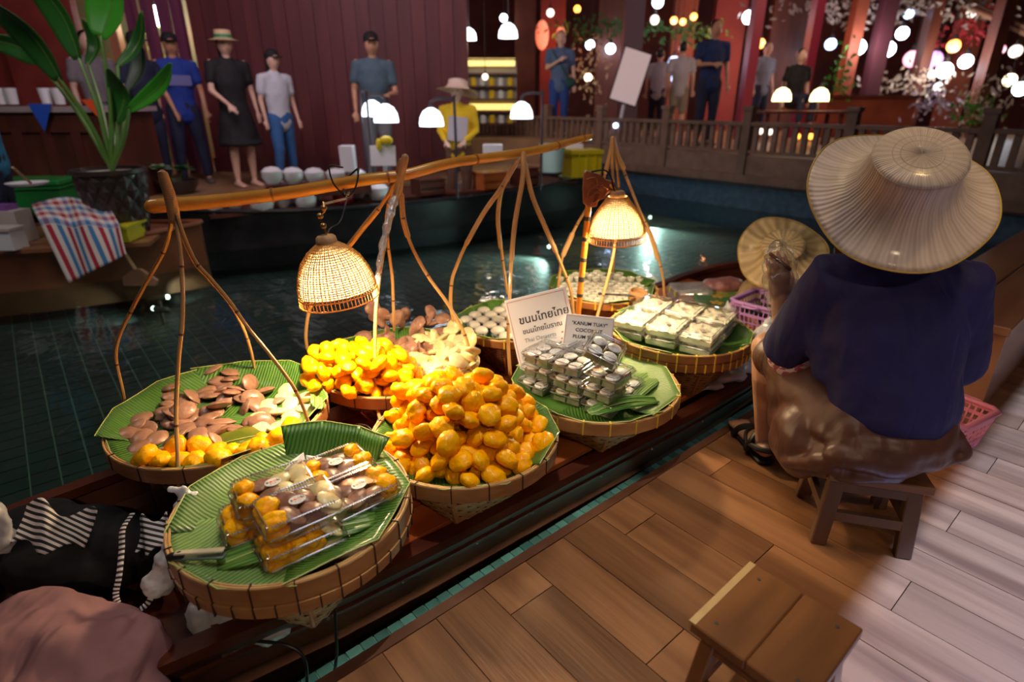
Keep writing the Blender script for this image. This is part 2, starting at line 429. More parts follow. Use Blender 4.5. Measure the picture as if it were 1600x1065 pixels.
# red partition and lit doorway left
redp = mat('red_partition', (.30, .045, .035), .55, col2=(.38, .07, .05), nscale=3)
mb = MB(); mb.box((-6.1, 8.4, 1.9), (1.0, .12, 3.6)); mb.box((-8.9, 8.6, 1.9), (4.6, .12, 3.6)); struct('wall_entry', mb, redp)
mb = MB(); mb.box((-5.55, 10.4, 2.1), (2.6, .1, 3.9)); struct('wall_shop', mb, mat('shop_wall', (.42, .26, .14), .6, col2=(.25, .30, .16), nscale=2.5, emit=(.9, .6, .3), es=0))
mb = MB(); mb.box((-5.36, 8.75, 1.9), (.12, .12, 3.6)); struct('trim_4', mb, mat('orange_post', (.5, .22, .12), .5))
# back wall of the hall
mb = MB(); mb.box((1.5, 19.2, 2.6), (30, .2, 6)); struct('wall_back', mb, mat('back_wall', (.12, .028, .022), .7, col2=(.22, .05, .03), nscale=1.2))
mb = MB(); mb.box((1.0, 14, 4.9), (30, 26, .1)); struct('ceiling', mb, mat('ceiling_dark', (.025, .014, .013), .8))
mb = MB(); mb.box((-9.5, 9, 2.3), (.2, 20, 5.4)); struct('wall_far_left', mb, redp)
mb = MB(); mb.box((13.5, 9, 2.3), (.2, 22, 5.4)); struct('wall_right', mb, brownred)

# ---------------------------------------------------------------- bridge with railing
br = thing('bridge', 'brown wooden footbridge with low baluster railing across the far side of the pool', 'bridge', W(7.4, 2.5, .55), BANG)
obj('deck_beam', MB().box((.08, .9, -.19), (.20, 13.0, .37)), bridge_m, br, False)
obj('deck_lip', MB().box((-.035, .9, -.30), (.05, 13.0, .10)), bridge_m, br, False)
obj('top_rail', MB().box((0, .9, .375), (.09, 13.0, .045)), bridge_m, br, False)
obj('bottom_rail', MB().box((0, .9, .035), (.05, 13.0, .04)), bridge_m, br, False)
bal = MB().box((0, 0, .19), (.045, .06, .33)).mesh('baluster', False); bal.materials.append(bridge_m)
pst = MB().box((0, 0, .12), (.11, .11, .84)); pst.box((0, 0, .56), (.14, .14, .05)); pst = pst.mesh('post', False); pst.materials.append(bridge_m)
for i in range(-44, 58):
    o = bpy.data.objects.new('baluster' if i % 10 else 'post', bal if i % 10 else pst); COL.objects.link(o); o.parent = br; o.location = (0, i*.125+.3, 0)

# ---------------------------------------------------------------- bench on the deck
bench_m = mat('bench_wood', (.20, .075, .035), .33, col2=(.34, .15, .07), nscale=6, stretch=(.15, 1, 1), coat=.2)
bn = thing('bench', 'long brown box bench with a grooved top on the deck behind the seated vendor', 'bench', W(2.80, .325, 0), BANG)
for y0, y1 in ((0, .188), (.195, .40)):
    bev(obj('seat_board', MB().box((1.7, (y0+y1)/2, .372), (3.42, y1-y0, .036)), bench_m, bn, False), .004)
obj('end_panel', MB().box((.06, .20, .177), (.03, .37, .354)), bench_m, bn, False)
obj('side_panel', MB().box((1.7, .03, .177), (3.28, .03, .354)), bench_m, bn, False)
obj('side_panel', MB().box((1.7, .37, .177), (3.28, .03, .354)), bench_m, bn, False)

# ================================================================ front boat
NEAR = [(-1.3, 1.44), (-.6, 1.26), (-.08, 1.155), (.1, 1.132), (.39, 1.088), (.7, 1.070), (1.06, 1.060), (1.5, 1.045), (1.85, 1.030), (2.3, 1.035), (3.0, 1.09), (3.6, 1.22), (4.3, 1.52)]
FAR = [(-1.3, 1.80), (-.6, 1.97), (-.25, 2.045), (0, 2.068), (1, 2.12), (2, 2.17), (3.3, 2.156), (3.6, 2.09), (4.3, 1.66)]
GZ = .08
def sheer(b): return GZ+.06*max(0, (b-2.6))**2+.05*max(0, -b-.4)**2
bs = [-1.3+i*.1 for i in range(57)]
boat = thing('wooden_boat', 'long varnished dark red wooden boat moored along the deck edge, carrying the dessert baskets', 'boat', W(1.4, 1.6, -.1))
def strake(fn_pts, name, m, parent=boat):
    """fn_pts(b) -> closed section polygon of points"""
    vs = []; fs = []; n = None
    for b in bs:
        p = fn_pts(b); n = len(p); vs += p
    for i in range(len(bs)-1):
        for k in range(n):
            k2 = (k+1) % n; fs.append((i*n+k, (i+1)*n+k, (i+1)*n+k2, i*n+k2))
    fs.append(tuple(range(n))); fs.append(tuple((len(bs)-1)*n+k for k in range(n-1, -1, -1)))
    q = WMB(); q.add(vs, fs); return obj(name, q, m, parent, True, 25)
for nm, T, sg in (('n', NEAR, 1), ('f', FAR, -1)):
    strake(lambda b: [W(b, interp(T, b), sheer(b)), W(b, interp(T, b)+sg*.05, sheer(b)), W(b, interp(T, b)+sg*.05, sheer(b)-.03), W(b, interp(T, b)+sg*.025, sheer(b)-.035), W(b, interp(T, b)+sg*.17, -.30), W(b, interp(T, b)+sg*.15, -.30), W(b, interp(T, b)+sg*.080, sheer(b)-.145), W(b, interp(T, b), sheer(b)-.03)], 'hull_side', boat_m)
    strake(lambda b: [W(b, interp(T, b)+sg*.060, sheer(b)-.100), W(b, interp(T, b)+sg*.042, sheer(b)-.106), W(b, interp(T, b)+sg*.048, sheer(b)-.122), W(b, interp(T, b)+sg*.082, sheer(b)-.134)], 'rub_strake', boat_m)
strake(lambda b: [W(b, interp(NEAR, b)+.09, -.10), W(b, interp(FAR, b)-.09, -.10), W(b, interp(FAR, b)-.18, -.30), W(b, interp(NEAR, b)+.18, -.30)], 'inner_bottom', boat_m)
# cross boards that carry the baskets
bd = 0
for r_ in range(8):
    a0 = 1.125+r_*.122
    b = .16+rnd.uniform(0, .2)
    while b < 3.3:
        l = rnd.uniform(.42, .75)
        am = max(interp(NEAR, b), interp(NEAR, b+l)); 
        if a0 > am+.025 and a0+.118 < min(interp(FAR, b), interp(FAR, b+l)):
            q = MB().box((0, 0, 0), (l-.006, .114, .022))
            o = bev(obj('floor_board', q, board_m, boat, False), .002); o.location = W(b+l/2, a0+.058, .074+rnd.uniform(-.003, .002))-boat.location; o.rotation_euler = (0, 0, BANG)
        b += l+(.0 if rnd.random() < .75 else .05)
for b in (-.75, -.35, .12, .9, 1.7, 2.5, 3.2):
    q = MB(); n0 = interp(NEAR, b)+.03; f0 = interp(FAR, b)-.03; q.box((0, 0, 0), (.05, f0-n0, .06))
    o = obj('cross_rib', q, boat_m, boat, False); o.location = W(b, (n0+f0)/2, .03)-boat.location; o.rotation_euler = (0, 0, BANG)
# small bolts along the outside of the hull
for b in (.34, .55, .80, 1.02, 1.34, 1.62, 1.95):
    o = obj('bolt', MB().ball((0, 0, 0), .0045, 8), mat('bolt_steel', (.6, .6, .65), .3, 1.), boat); o.location = W(b, interp(NEAR, b)+.043, sheer(b)-.114)-boat.location
# ================================================================ baskets
band_m = mat('bamboo_band', (.52, .26, .085), .42, col2=(.36, .16, .05), nscale=9, stretch=(1, 1, 3), rand=.15, coat=.2)
band_dk = mat('bamboo_band_brown', (.34, .13, .035), .42, col2=(.22, .08, .022), nscale=9, rand=.12, coat=.2)
weave_lt = mat('weave_pale', (.50, .31, .11), .5, col2=(.36, .20, .065), nscale=25)
weave_md = mat('weave_amber', (.30, .14, .045), .5, col2=(.20, .09, .03), nscale=25)
weave_dk = mat('weave_dark', (.17, .065, .025), .5, col2=(.10, .035, .014), nscale=25)
tie_dark = mat('tie_dark', (.035, .015, .008), .6)
tie_yel = mat('tie_yellow', (.75, .52, .03), .5)
shade_backing_m = mat('weave_shade_backing', (.05, .022, .010), .8)  # dark sheet behind the weave, its colour stands in for shade inside
lip_m = mat('bamboo_lip', (.62, .38, .15), .45, col2=(.45, .24, .08), nscale=14)
def sq(th, half):
    c, s_ = abs(math.cos(th)), abs(math.sin(th)); n = 7
    return half/((c**n+s_**n)**(1/n))
def basket(label, c, zr, r, zb, half, rot, bm, wm, tm, nt, two=False, hb=.042, rows=16, ns=56, open_=False, group='bamboo baskets on the boat'):
    H = zr-zb
    t = thing('bamboo_basket', label, 'basket', (c[0], c[1], zb), rot, group)
    def rad(th, s_):
        k = s_**1.5
        return (r-.014)*(1-.04*s_)*(1-k)+sq(th, half)*k
    ztop = H-hb*.7
    def P(th, s_, off=0): q = rad(th, s_)+off; return Vector((q*math.cos(th), q*math.sin(th), ztop*(1-s_)+.004))
    # lining
    mb = MB(); n = 64; R_ = []
    for s_ in [i/12 for i in range(13)]: R_ += [P(2*PI*k/n, s_, -.006) for k in range(n)]
    fs = [(i*n+k, (i+1)*n+k, (i+1)*n+(k+1) % n, i*n+(k+1) % n) for i in range(12) for k in range(n)]
    fs.append(tuple(12*n+k for k in range(n))); mb.add(R_, fs); obj('backing', mb, shade_backing_m, t)
    # wefts and stakes as one woven skin
    mb = MB(); n2 = ns*2
    for i in range(rows):
        s0 = (i+.12)/rows; s1 = (i+(.62 if open_ else .86))/rows; vs = []; fs = []
        for k in range(n2):
            th = 2*PI*k/n2; o = .0032*(1 if ((k//1)+i*1) % 4 < 2 else -1)*(1 if k % 2 else .2)
            vs += [P(th, s0, o+.0012), P(th, s1, o+.0012), P(th, s1, o-.0012), P(th, s0, o-.0012)]
        for k in range(n2):
            a = k*4; b = ((k+1) % n2)*4
            for j in range(4): fs.append((a+j, b+j, b+(j+1) % 4, a+(j+1) % 4))
        mb.add(vs, fs)
    for k in range(ns):
        th = 2*PI*(k+.25)/ns; w_ = .35*2*PI/ns*(.5 if open_ else 1); vs = []; fs = []
        for i in range(13):
            s_ = i/12; vs += [P(th-w_/2, s_, .0008), P(th+w_/2, s_, .0008), P(th+w_/2, s_, -.0016), P(th-w_/2, s_, -.0016)]
        for i in range(12):
            for j in range(4): fs.append((i*4+j, i*4+(j+1) % 4, i*4+4+(j+1) % 4, i*4+4+j))
        mb.add(vs, fs)
    obj('woven_body', mb, wm, t)['kind'] = 'stuff'
    # base frame and corner ribs
    for q in range(4):
        th = PI/4+q*PI/2
        obj('corner_rib', MB().tube([P(th, s_, .004) for s_ in (.45, .6, .75, .9, 1.)], .0045, 6), bm, t)
        th2 = th+PI/2
        obj('base_strip', MB().bar(P(th, 1, .003), P(th2, 1, .003), .008, .012), bm, t, False)
    # rim hoop
    mb = MB(); mb.lathe([(r-.010, H-.004), (r-.004, H), (r+.003, H-.001), (r+.003, H-hb), (r-.006, H-hb), (r-.010, H-.004)], 96)
    obj('rim_hoop', mb, bm, t, ang=50)
    mb = MB(); mb.ring(r-.001, .0035, (0, 0, H+.001), 80, 6); mb.ring(r-.008, .003, (0, 0, H+.0005), 80, 6); obj('rim_lip', mb, lip_m, t)
    if two:
        mb = MB(); mb.lathe([(r-.006, H-hb-.003), (r+.006, H-hb-.005), (r+.002, H-hb-.036), (r-.014, H-hb-.036), (r-.006, H-hb-.003)], 96)
        obj('lower_hoop', mb, bm, t, ang=50)
    for k in range(nt):
        th = 2*PI*(k+.3)/nt; u = Vector((math.cos(th), math.sin(th), 0)); v = Vector((-u.y, u.x, 0))
        R = Matrix((u, v, Vector((0, 0, 1)))).transposed()
        mb = MB(); ww = .0055 if tm is tie_yel else .0028
        mb.box(u*(r+.0042)+Vector((0, 0, H-hb/2)), (.002, ww, hb+.002), R); mb.box(u*(r-.003)+Vector((0, 0, H+.0045)), (.016, ww, .003), R)
        obj('rim_tie', mb, tm, t, False)
        if two and k % 1 == 0:
            for dk in (0, .5):
                th3 = th+dk*2*PI/nt; u3 = Vector((math.cos(th3), math.sin(th3), 0)); v3 = Vector((-u3.y, u3.x, 0)); R3_ = Matrix((u3, v3, Vector((0, 0, 1)))).transposed()
                obj('rim_tie', MB().box(u3*(r+.004)+Vector((0, 0, H-hb-.020)), (.006, ww, .034), R3_), tm, t, False)
    return t

leaf_m = mat('banana_leaf', (.075, .19, .03), .32, col2=(.12, .27, .055), nscale=5, trans=(.22, (.16, .42, .05)), bump=.0, rand=.18, coat=.25)
stripes(leaf_m, (0, 1, 0), 30, (.38, .5, .30), (1.15, 1.1, 1.0), .8, .002, (.1, .6), .9, .8)
leafpale_m = mat('banana_leaf_pale', (.15, .27, .085), .38, col2=(.20, .35, .10), nscale=5, trans=(.15, (.2, .42, .07)), rand=.15)
stripes(leafpale_m, (0, 1, 0), 32, (.48, .6, .42), (1.15, 1.1, 1.0), .8, .002, (.1, .6), .9, 1.0)
rib_m = mat('leaf_rib', (.45, .52, .16), .4)
def leaf(label, c, zr, r, th0, th1, lift, rout=1.02, r0=0., sag=.035, ncorner=3, m=None, curl=0., group=None, dz=0., wave=.004):
    """sheet lining one sector of a basket: local X points along its middle"""
    mid = (th0+th1)/2; span = th1-th0
    def ro(t):    # straight cut edges between corners
        seg = span/ncorner; f = ((t-th0) % seg)/seg-.5; return rout*r*math.cos(seg/2)/math.cos(f*seg)*1.02
    def fn(u, v):
        t = th0+span*u; R_ = ro(t); q = r0+(R_-r0)*v; f = q/r
        z = -sag if f < .72 else -sag+(sag+lift)*((f-.72)/(R_/r-.72))**1.1
        z += wave*math.sin(t*5+v*4+c[0]*9)*v+dz+curl*max(0, v-.7)
        lift_t = 1
        return Vector((q*math.cos(t-mid), q*math.sin(t-mid), z*lift_t))
    mb = MB().grid(fn, 18, 14)
    o = obj('banana_leaf', mb, m or leaf_m, None, True, 180); o.location = (c[0], c[1], zr); o.rotation_euler = (0, 0, mid)
    solid(o, .0012)
    tag(o, label, 'leaf', group)
    obj('midrib', MB().tube([fn(i/24, 1) for i in range(25)], .0016, 6), rib_m, o)
    return o

BC = {}   # basket data: centre, rim height, radius
def setb(k, b, a, zr, r): p = W(b, a); BC[k] = ((p.x, p.y), zr, r)
setb(1, .330, 1.213, .30, .276); setb(2, .330, 1.832, .28, .322); setb(3, .984, 1.881, .25, .321)
setb(4, .87, 1.255, .26, .285); setb(6, 1.446, 1.239, .25, .300); setb(7, 2.02, 1.285, .30, .298)
setb(5, 1.60, 1.875, .27, .262); setb(8, 2.27, 1.93, .28, .285)
ZB = .088
basket('front left bamboo basket lined with flat banana leaf, holding the stickered dessert boxes', *BC[1], .098, .158, -.384, band_m, weave_lt, tie_dark, 20, True)
basket('wide basket at the far left holding brown discs and cream sweets under a bamboo hanger', *BC[2], ZB, .165, .8, band_m, weave_md, tie_dark, 16, False)
basket('brown basket under the hanging woven lamp heaped with yellow, cream and brown sweets', *BC[3], ZB, .165, .5, band_dk, weave_dk, tie_dark, 18, open_=True)
basket('front middle basket with a big heap of orange-gold sweets beside the deck', *BC[4], ZB, .162, .72, band_m, weave_lt, tie_dark, 18)
basket('small dark brown basket behind the white signs holding rows of custard cups', *BC[5], ZB, .150, .6, band_dk, weave_dk, tie_yel, 18, open_=True, hb=.03)
basket('yellow-tied basket in front of the two white signs with stacked small clear boxes', *BC[6], ZB, .160, -.77, band_m, weave_lt, tie_yel, 22)
basket('yellow-tied basket nearest the vendor filled with clear boxes of white coconut sweets', *BC[7], ZB, .168, -.71, band_dk, weave_md, tie_yel, 26, True, hb=.03)
basket('farthest basket at the back under the second lamp, crowded with tiny white cups', *BC[8], ZB, .12, .35, band_dk, weave_dk, tie_yel, 22, hb=.03)

A_ = math.radians
def lset(k, items, group, m=None):
    c, zr, r = BC[k]
    for i, (lab, a0, a1, lift, rout, *ex) in enumerate(items):
        leaf(lab, c, zr, r, A_(a0), A_(a1), lift, rout, m=(ex[0] if ex and ex[0] else m), dz=.0022*i, group=None, sag=ex[1] if len(ex) > 1 else .035)
lset(2, [('banana leaf standing tall at the back of the far left basket of brown discs', 40, 132, .030, 1.02),
         ('banana leaf wrapping the left edge of the far left basket of brown discs', 120, 215, .022, 1.02),
         ('dark banana leaf along the front rim of the far left basket', 205, 300, -.004, .985),
         ('banana leaf with a pale torn corner on the right side of the far left basket', -65, 48, .012, 1.0)], 'x')
lset(1, [('upright banana leaf at the back of the front left basket behind the stickered boxes', 45, 115, .055, 1.0),
         ('pale banana leaf with a long tip on the left of the front left basket', 105, 205, .006, .985, leafpale_m, .02),
         ('pale banana leaf along the front rim of the front left basket', 195, 290, -.003, 1.0, leafpale_m, .02),
         ('folded banana leaf at the right of the front left basket beside the gold heap', -75, 55, .004, .99, None, .02)], 'x')
lset(3, [('banana leaf poking out at the left of the basket under the lamp', 140, 235, .006, 1.02),
         ('banana leaf along the front rim of the basket under the lamp', 225, 320, -.002, 1.0),
         ('banana leaf at the right end of the basket under the lamp beside the cream sweets', -45, 60, .010, 1.0),
         ('banana leaf at the back of the basket under the lamp behind the brown sweets', 50, 150, .006, 1.0)], 'x')
lset(4, [('banana leaf edge at the left of the orange-gold heap', 130, 240, .004, 1.0), ('banana leaf under the front of the orange-gold heap', 230, 330, -.002, 1.0),
         ('banana leaf showing at the right of the orange-gold heap', -40, 60, .012, 1.0), ('banana leaf at the back of the orange-gold heap', 50, 140, .004, 1.0)], 'x')
lset(5, [('banana leaf behind the rows of custard cups in the small dark basket', 40, 150, .014, 1.0), ('banana leaf at the left of the custard cups in the small dark basket', 140, 250, .012, 1.02),
         ('banana leaf at the front of the small dark basket', 240, 400, .0, 1.0)], 'x')
lset(6, [('dark banana leaf curling at the left of the basket of small stacked boxes', 150, 240, .014, 1.0),
         ('curled banana leaf along the front rim of the basket of small stacked boxes', 230, 310, .006, .99),
         ('large pale banana leaf lying open at the right of the small stacked boxes', -60, 60, .004, .99, leafpale_m, .02),
         ('banana leaf at the back of the basket of small stacked boxes under the signs', 50, 160, .006, 1.0)], 'x')
lset(7, [('banana leaf on the left side of the basket of white coconut boxes', 130, 250, .010, 1.0), ('banana leaf along the front rim of the basket of white coconut boxes', 240, 330, -.002, .99),
         ('bright banana leaf at the right rim of the basket of white coconut boxes', -40, 40, .004, .99), ('banana leaf at the back of the basket of white coconut boxes', 30, 140, .008, 1.0)], 'x')
lset(8, [('bright banana leaf at the left rim of the basket of tiny white cups', 120, 220, .020, 1.03), ('bright banana leaf at the back right of the basket of tiny white cups', 10, 130, .020, 1.02),
         ('banana leaf at the front of the basket of tiny white cups', 210, 370, .004, 1.0)], 'x')
# loose leaf pieces lying in the basket of small boxes
def patch(label, p, L_, Wd, ang, m, bend=.01, tilt=0):
    mb = MB().grid(lambda u, v: Vector(((u-.5)*L_, (v-.5)*Wd*(1-.5*(2*u-1)**4), bend*math.sin(u*PI)*(1 if v > .5 else .6)+.003*math.sin(v*9))), 16, 8)
    o = obj('banana_leaf', mb, m, None, True, 180); o.location = p; o.rotation_euler = (tilt, 0, ang); solid(o, .001); tag(o, label, 'leaf')
    obj('midrib', MB().tube([Vector(((u/12-.5)*L_*.96, 0, bend*math.sin(u/12*PI)*.9+.003*math.sin(4.5))) for u in range(13)], .0016, 6), rib_m, o)
c6, z6, r6 = BC[6]
patch('pale leaf strip lying across the right of the small stacked boxes', (c6[0]+.15, c6[1]-.02, z6-.012), .26, .11, .9, leafpale_m)
patch('dark leaf strip curled at the front of the small stacked boxes', (c6[0]+.07, c6[1]-.19, z6+.004), .26, .07, .35, leaf_m, .02)
c1, z1, r1 = BC[1]
patch('long folded leaf strip in front of the stickered boxes', (c1[0]+.06, c1[1]-.13, z1-.004), .34, .08, .45, leaf_m, .016)
patch('small leaf point sticking out at the far left basket by its cream sweets', tuple(atZ(495, 628, .30)), .09, .05, 1.9, leafpale_m, .01, .5)

# ================================================================ sweets
gold_m = mat('sweet_gold', (1.0, .49, .0), .36, col2=(.96, .37, .0), nscale=30, bump=.7, bscale=55, bdist=.006, rand=.08, sss=.25, sssr=(1, .45, .08), coat=.05, spec=.2)
yel_m = mat('sweet_yellow', (1.0, .54, .0), .38, col2=(.96, .43, .0), nscale=30, bump=.7, bscale=55, bdist=.006, rand=.08, sss=.08, sssr=(1, .5, .1), coat=.05, spec=.25)
brown_m = mat('sweet_brown', (.36, .19, .125), .38, col2=(.27, .13, .085), nscale=45, bump=.5, bscale=60, bdist=.004, rand=.18, coat=.2)
cream_m = mat('sweet_cream', (.86, .74, .40), .35, col2=(.78, .64, .30), nscale=30, bump=.4, bscale=60, bdist=.003, rand=.1, sss=.2, coat=.2)
def blobmesh(name, ax, seed, m, wob=.16, crease=.22, sub=3, pinch=0.):
    bm = bmesh.new(); bmesh.ops.create_icosphere(bm, subdivisions=sub, radius=1); r_ = random.Random(seed)
    cd = Vector((math.cos(seed*1.7), math.sin(seed*1.7), 0)); co = r_.uniform(-.2, .2); off = Vector((seed*3.1, seed*1.3, 0))
    for v in bm.verts:
        p = v.co.copy(); n1 = mnoise.noise(p*1.2+off)*wob+mnoise.noise(p*3.1+off)*wob*.55+mnoise.noise(p*6+off)*wob*.22
        d = p.dot(cd)-co-.25*math.sin(p.dot(Vector((-cd.y, cd.x, 0)))*2.2)
        cr = crease*math.exp(-(d*d)/.022)*max(0, p.z)**.5 if p.z > 0 else 0
        k = 1+n1-cr
        q = Vector((p.x*ax[0], p.y*ax[1], p.z*ax[2]))*k
        if pinch: q.z *= 1-pinch*max(0, math.sqrt(p.x**2+p.y**2)-.55)
        v.co = q
    me = bpy.data.meshes.new(name); bm.to_mesh(me); bm.free(); me.polygons.foreach_set('use_smooth', [True]*len(me.polygons)); me.materials.append(m)
    return me
G = [blobmesh('sweet', (.037, .032, .0235), i+1, gold_m, .17, .42 if i % 3 else .20) for i in range(7)]
Y_ = [blobmesh('sweet', (.034, .028, .0205), i+11, yel_m, .15, .36 if i % 2 else .12) for i in range(6)]
Bn = [blobmesh('sweet', (.040, .033, .0115), i+21, brown_m, .10, .05, pinch=.8) for i in range(6)]
Cr = [blobmesh('sweet', (.038, .030, .011), i+31, cream_m, .10, .03, pinch=.5) for i in range(5)]
class Pile:
    def __init__(s, c, R, zf): s.c = c; s.R = R; s.zf = zf; s.p = []
    def h(s, x, y, r):
        z = s.zf(x, y)+r*.8
        for (px, py, pz, pr) in s.p:
            d2 = (px-x)**2+(py-y)**2; rr = (pr+r)**2
            if d2 < rr: z = max(z, pz+math.sqrt(rr-d2))
        return z
    def drop(s, x, y, r, steps=6, st=.008, zmax=9):
        z = s.h(x, y, r)
        for _ in range(steps):
            best = None
            for k in range(8):
                nx = x+st*math.cos(k*PI/4); ny = y+st*math.sin(k*PI/4)
                if (nx-s.c[0])**2+(ny-s.c[1])**2 > s.R**2: continue
                nz = s.h(nx, ny, r)
                if nz < z-.0008 and (best is None or nz < best[0]): best = (nz, nx, ny)
            if not best: break
            z, x, y = best
        if z > zmax: return x, y, None
        s.p.append((x, y, z, r)); return x, y, z
def put(meshes, name, label, group, x, y, z, tilt, flat=1.):
    me = rnd.choice(meshes); o = bpy.data.objects.new(name, me); COL.objects.link(o); o.location = (x, y, z)
    o.rotation_euler = (rnd.gauss(0, tilt), rnd.gauss(0, tilt), rnd.uniform(0, 6.28)); s_ = rnd.uniform(.9, 1.1); o.scale = (s_, s_, s_)
    return tag(o, label, 'sweet', group)
def bowl(k, sag=.034):
    c, zr, r = BC[k]
    return lambda x, y: zr-sag+max(0, (math.hypot(x-c[0], y-c[1])/r-.72)/.28)**1.3*(sag)+.001
# basket 4: the orange-gold heap
c, zr, r = BC[4]; P4 = Pile(c, r-.032, bowl(4))
for i in range(185):
    q = i/185; R_ = (r-.035)*(1-.60*max(0, q-.28)/.72) if q > .28 else r-.035
    a = rnd.uniform(0, 2*PI); d = R_*math.sqrt(rnd.random())
    x, y, z = P4.drop(c[0]+d*math.cos(a), c[1]+d*math.sin(a), .0275, 16, zmax=.445)
    if z is None: continue
    put(G, 'golden_sweet', 'orange-gold wrinkled egg-yolk sweet in the big heap in the front middle basket', 'orange-gold sweets in the front middle basket', x, y, z-.002, .55)
# basket 3: yellow heap left, brown at the back, cream on the right
c, zr, r = BC[3]; P3 = Pile(c, r-.032, bowl(3))
def sector(px, py, z=.30): v = atZ(px, py, z); return v.x, v.y
for i in range(190):
    q = i/190; ctr = Vector(sector(562, 578)); R_ = .195*(1-.55*q)+.02
    a = rnd.uniform(0, 2*PI); d = R_*math.sqrt(rnd.random()); x = ctr.x+d*math.cos(a)*1.02; y = ctr.y+d*math.sin(a)*1.05
    if q < .3:
        t_ = rnd.uniform(150, 320) if rnd.random() < .8 else rnd.uniform(130, 340); dd = rnd.uniform(.12, r-.035); x = c[0]+dd*math.cos(A_(t_)); y = c[1]+dd*math.sin(A_(t_))
    x, y, z = P3.drop(x, y, .0255, 14, zmax=.385)
    if z is None: continue
    put(Y_, 'yellow_sweet', 'bright yellow egg-yolk sweet heaped on the left of the basket under the hanging lamp', 'yellow sweets under the hanging lamp', x, y, z-.002, .55)
for i in range(60):
    v = atZ(rnd.uniform(565, 695), rnd.uniform(500, 545), .27); x, y, z = P3.drop(v.x, v.y, .0165, 10, zmax=.355)
    if z is None: continue
    pass
    put(Bn, 'brown_sweet', 'flat brown sweet piled at the back of the basket under the hanging lamp', 'brown sweets under the hanging lamp', x, y, z, .75)
for i in range(95):
    v = atZ(rnd.uniform(650, 738), rnd.uniform(518, 590), .27); x, y, z = P3.drop(v.x, v.y, .0165, 8, zmax=.35)
    if z is None: continue
    pass
    put(Cr, 'cream_sweet', 'pale cream leaf-shaped sweet on the right of the basket under the hanging lamp', 'cream sweets under the hanging lamp', x, y, z, .6)
# basket 2: thin layer of brown discs, cream and yellow ones
c, zr, r = BC[2]; P2 = Pile(c, r-.04, bowl(2))
def inpoly(x, y, P):
    s_ = False
    for (x1, y1), (x2, y2) in zip(P, P[1:]+P[:1]):
        if (y1 > y) != (y2 > y) and x < (x2-x1)*(y-y1)/(y2-y1)+x1: s_ = not s_
    return s_
def scatter(pile, poly, n, r_, meshes, name, label, group, z, tilt, steps=3, mind=.03):
    xs = [p[0] for p in poly]; ys = [p[1] for p in poly]; done = []; tries = 0
    while len(done) < n and tries < 4000:
        tries += 1; px = rnd.uniform(min(xs), max(xs)); py = rnd.uniform(min(ys), max(ys))
        if not inpoly(px, py, poly): continue
        v = atZ(px, py, z)
        if any((v.x-a)**2+(v.y-b)**2 < mind**2 for a, b in done): continue
        done.append((v.x, v.y)); x, y, zz = pile.drop(v.x, v.y, r_, steps, .006); put(meshes, name, label, group, x, y, zz, tilt)
pb = [(190, 712), (180, 690), (222, 640), (290, 598), (350, 582), (432, 602), (432, 640), (392, 672), (345, 685), (300, 712)]
scatter(P2, pb, 40, .0150, Bn, 'brown_sweet', 'round flat brown sweet in the far left basket', 'brown discs in the far left basket', .262, .22, 2, .034)
scatter(P2, pb, 22, .0170, Bn, 'brown_sweet', 'round flat brown sweet in the far left basket', 'brown discs in the far left basket', .275, .55, 3, .030)
scatter(P2, [(395, 665), (392, 645), (440, 608), (490, 598), (492, 625), (470, 655), (430, 668)], 15, .014, Cr, 'cream_sweet', 'pale cream round sweet at the right of the far left basket', 'cream sweets in the far left basket', .27, .35, 2, .030)
scatter(P2, [(222, 722), (268, 698), (345, 698), (385, 702), (430, 680), (470, 660), (480, 668), (425, 705), (345, 728), (270, 732)], 16, .018, G, 'yellow_sweet', 'crumpled yellow sweet along the front rim of the far left basket', 'yellow sweets in the far left basket', .27, .35, 2, .034)

# ================================================================ cups
white_g = mat('white_custard', (.70, .65, .56), .22, bump=.15, bscale=20, coat=.5, rand=.06)
cup_m = mat('cup_porcelain', (.45, .46, .46), .2, col2=(.05, .08, .22), nscale=45, contrast=(.48, .54), coat=.5)
cup0 = thing('custard_cup', 'small blue-and-white cup of domed coconut custard in rows in the dark basket behind the sign', 'cup', (0, 0, -5), 0, 'custard cups in the small dark basket')
obj('cup', MB().lathe([(.016, 0), (.027, .004), (.033, .018), (.0345, .026), (.033, .026), (.030, .018)], 28), cup_m, cup0)
obj('custard', MB().lathe([(.0305, .0255), (.0315, .029), (.030, .037), (.022, .044), (.010, .047), (0.0001, .0475)], 28), white_g, cup0)
c, zr, r = BC[5]; first = True
for j in range(-3, 4):
    for i in range(-3, 4):
        x = c[0]+(i+.5*(j % 2))*.074; y = c[1]+j*.065
        if math.hypot(x-c[0], y-c[1]) < r-.04:
            if first: cup0.location = (x, y, zr-.03); first = False
            else: dup(cup0, (x, y, zr-.030+rnd.uniform(0, .002)), rnd.uniform(0, 6))
tiny_m = mat('tiny_cup', (.66, .66, .58), .25, coat=.3, rand=.08)
tc0 = thing('tiny_cup', 'tiny white cup of coconut pudding in the crowded basket under the second lamp', 'cup', (0, 0, -5), 0, 'tiny white cups in the farthest basket')
obj('cup', MB().lathe([(.013, 0), (.021, .012), (.0235, .024), (.0225, .0245), (.020, .018)], 20), tiny_m, tc0)
obj('pudding', MB().lathe([(.0205, .018), (.012, .0195), (.0001, .020)], 20), white_g, tc0)
c, zr, r = BC[8]; first = True; P8 = []
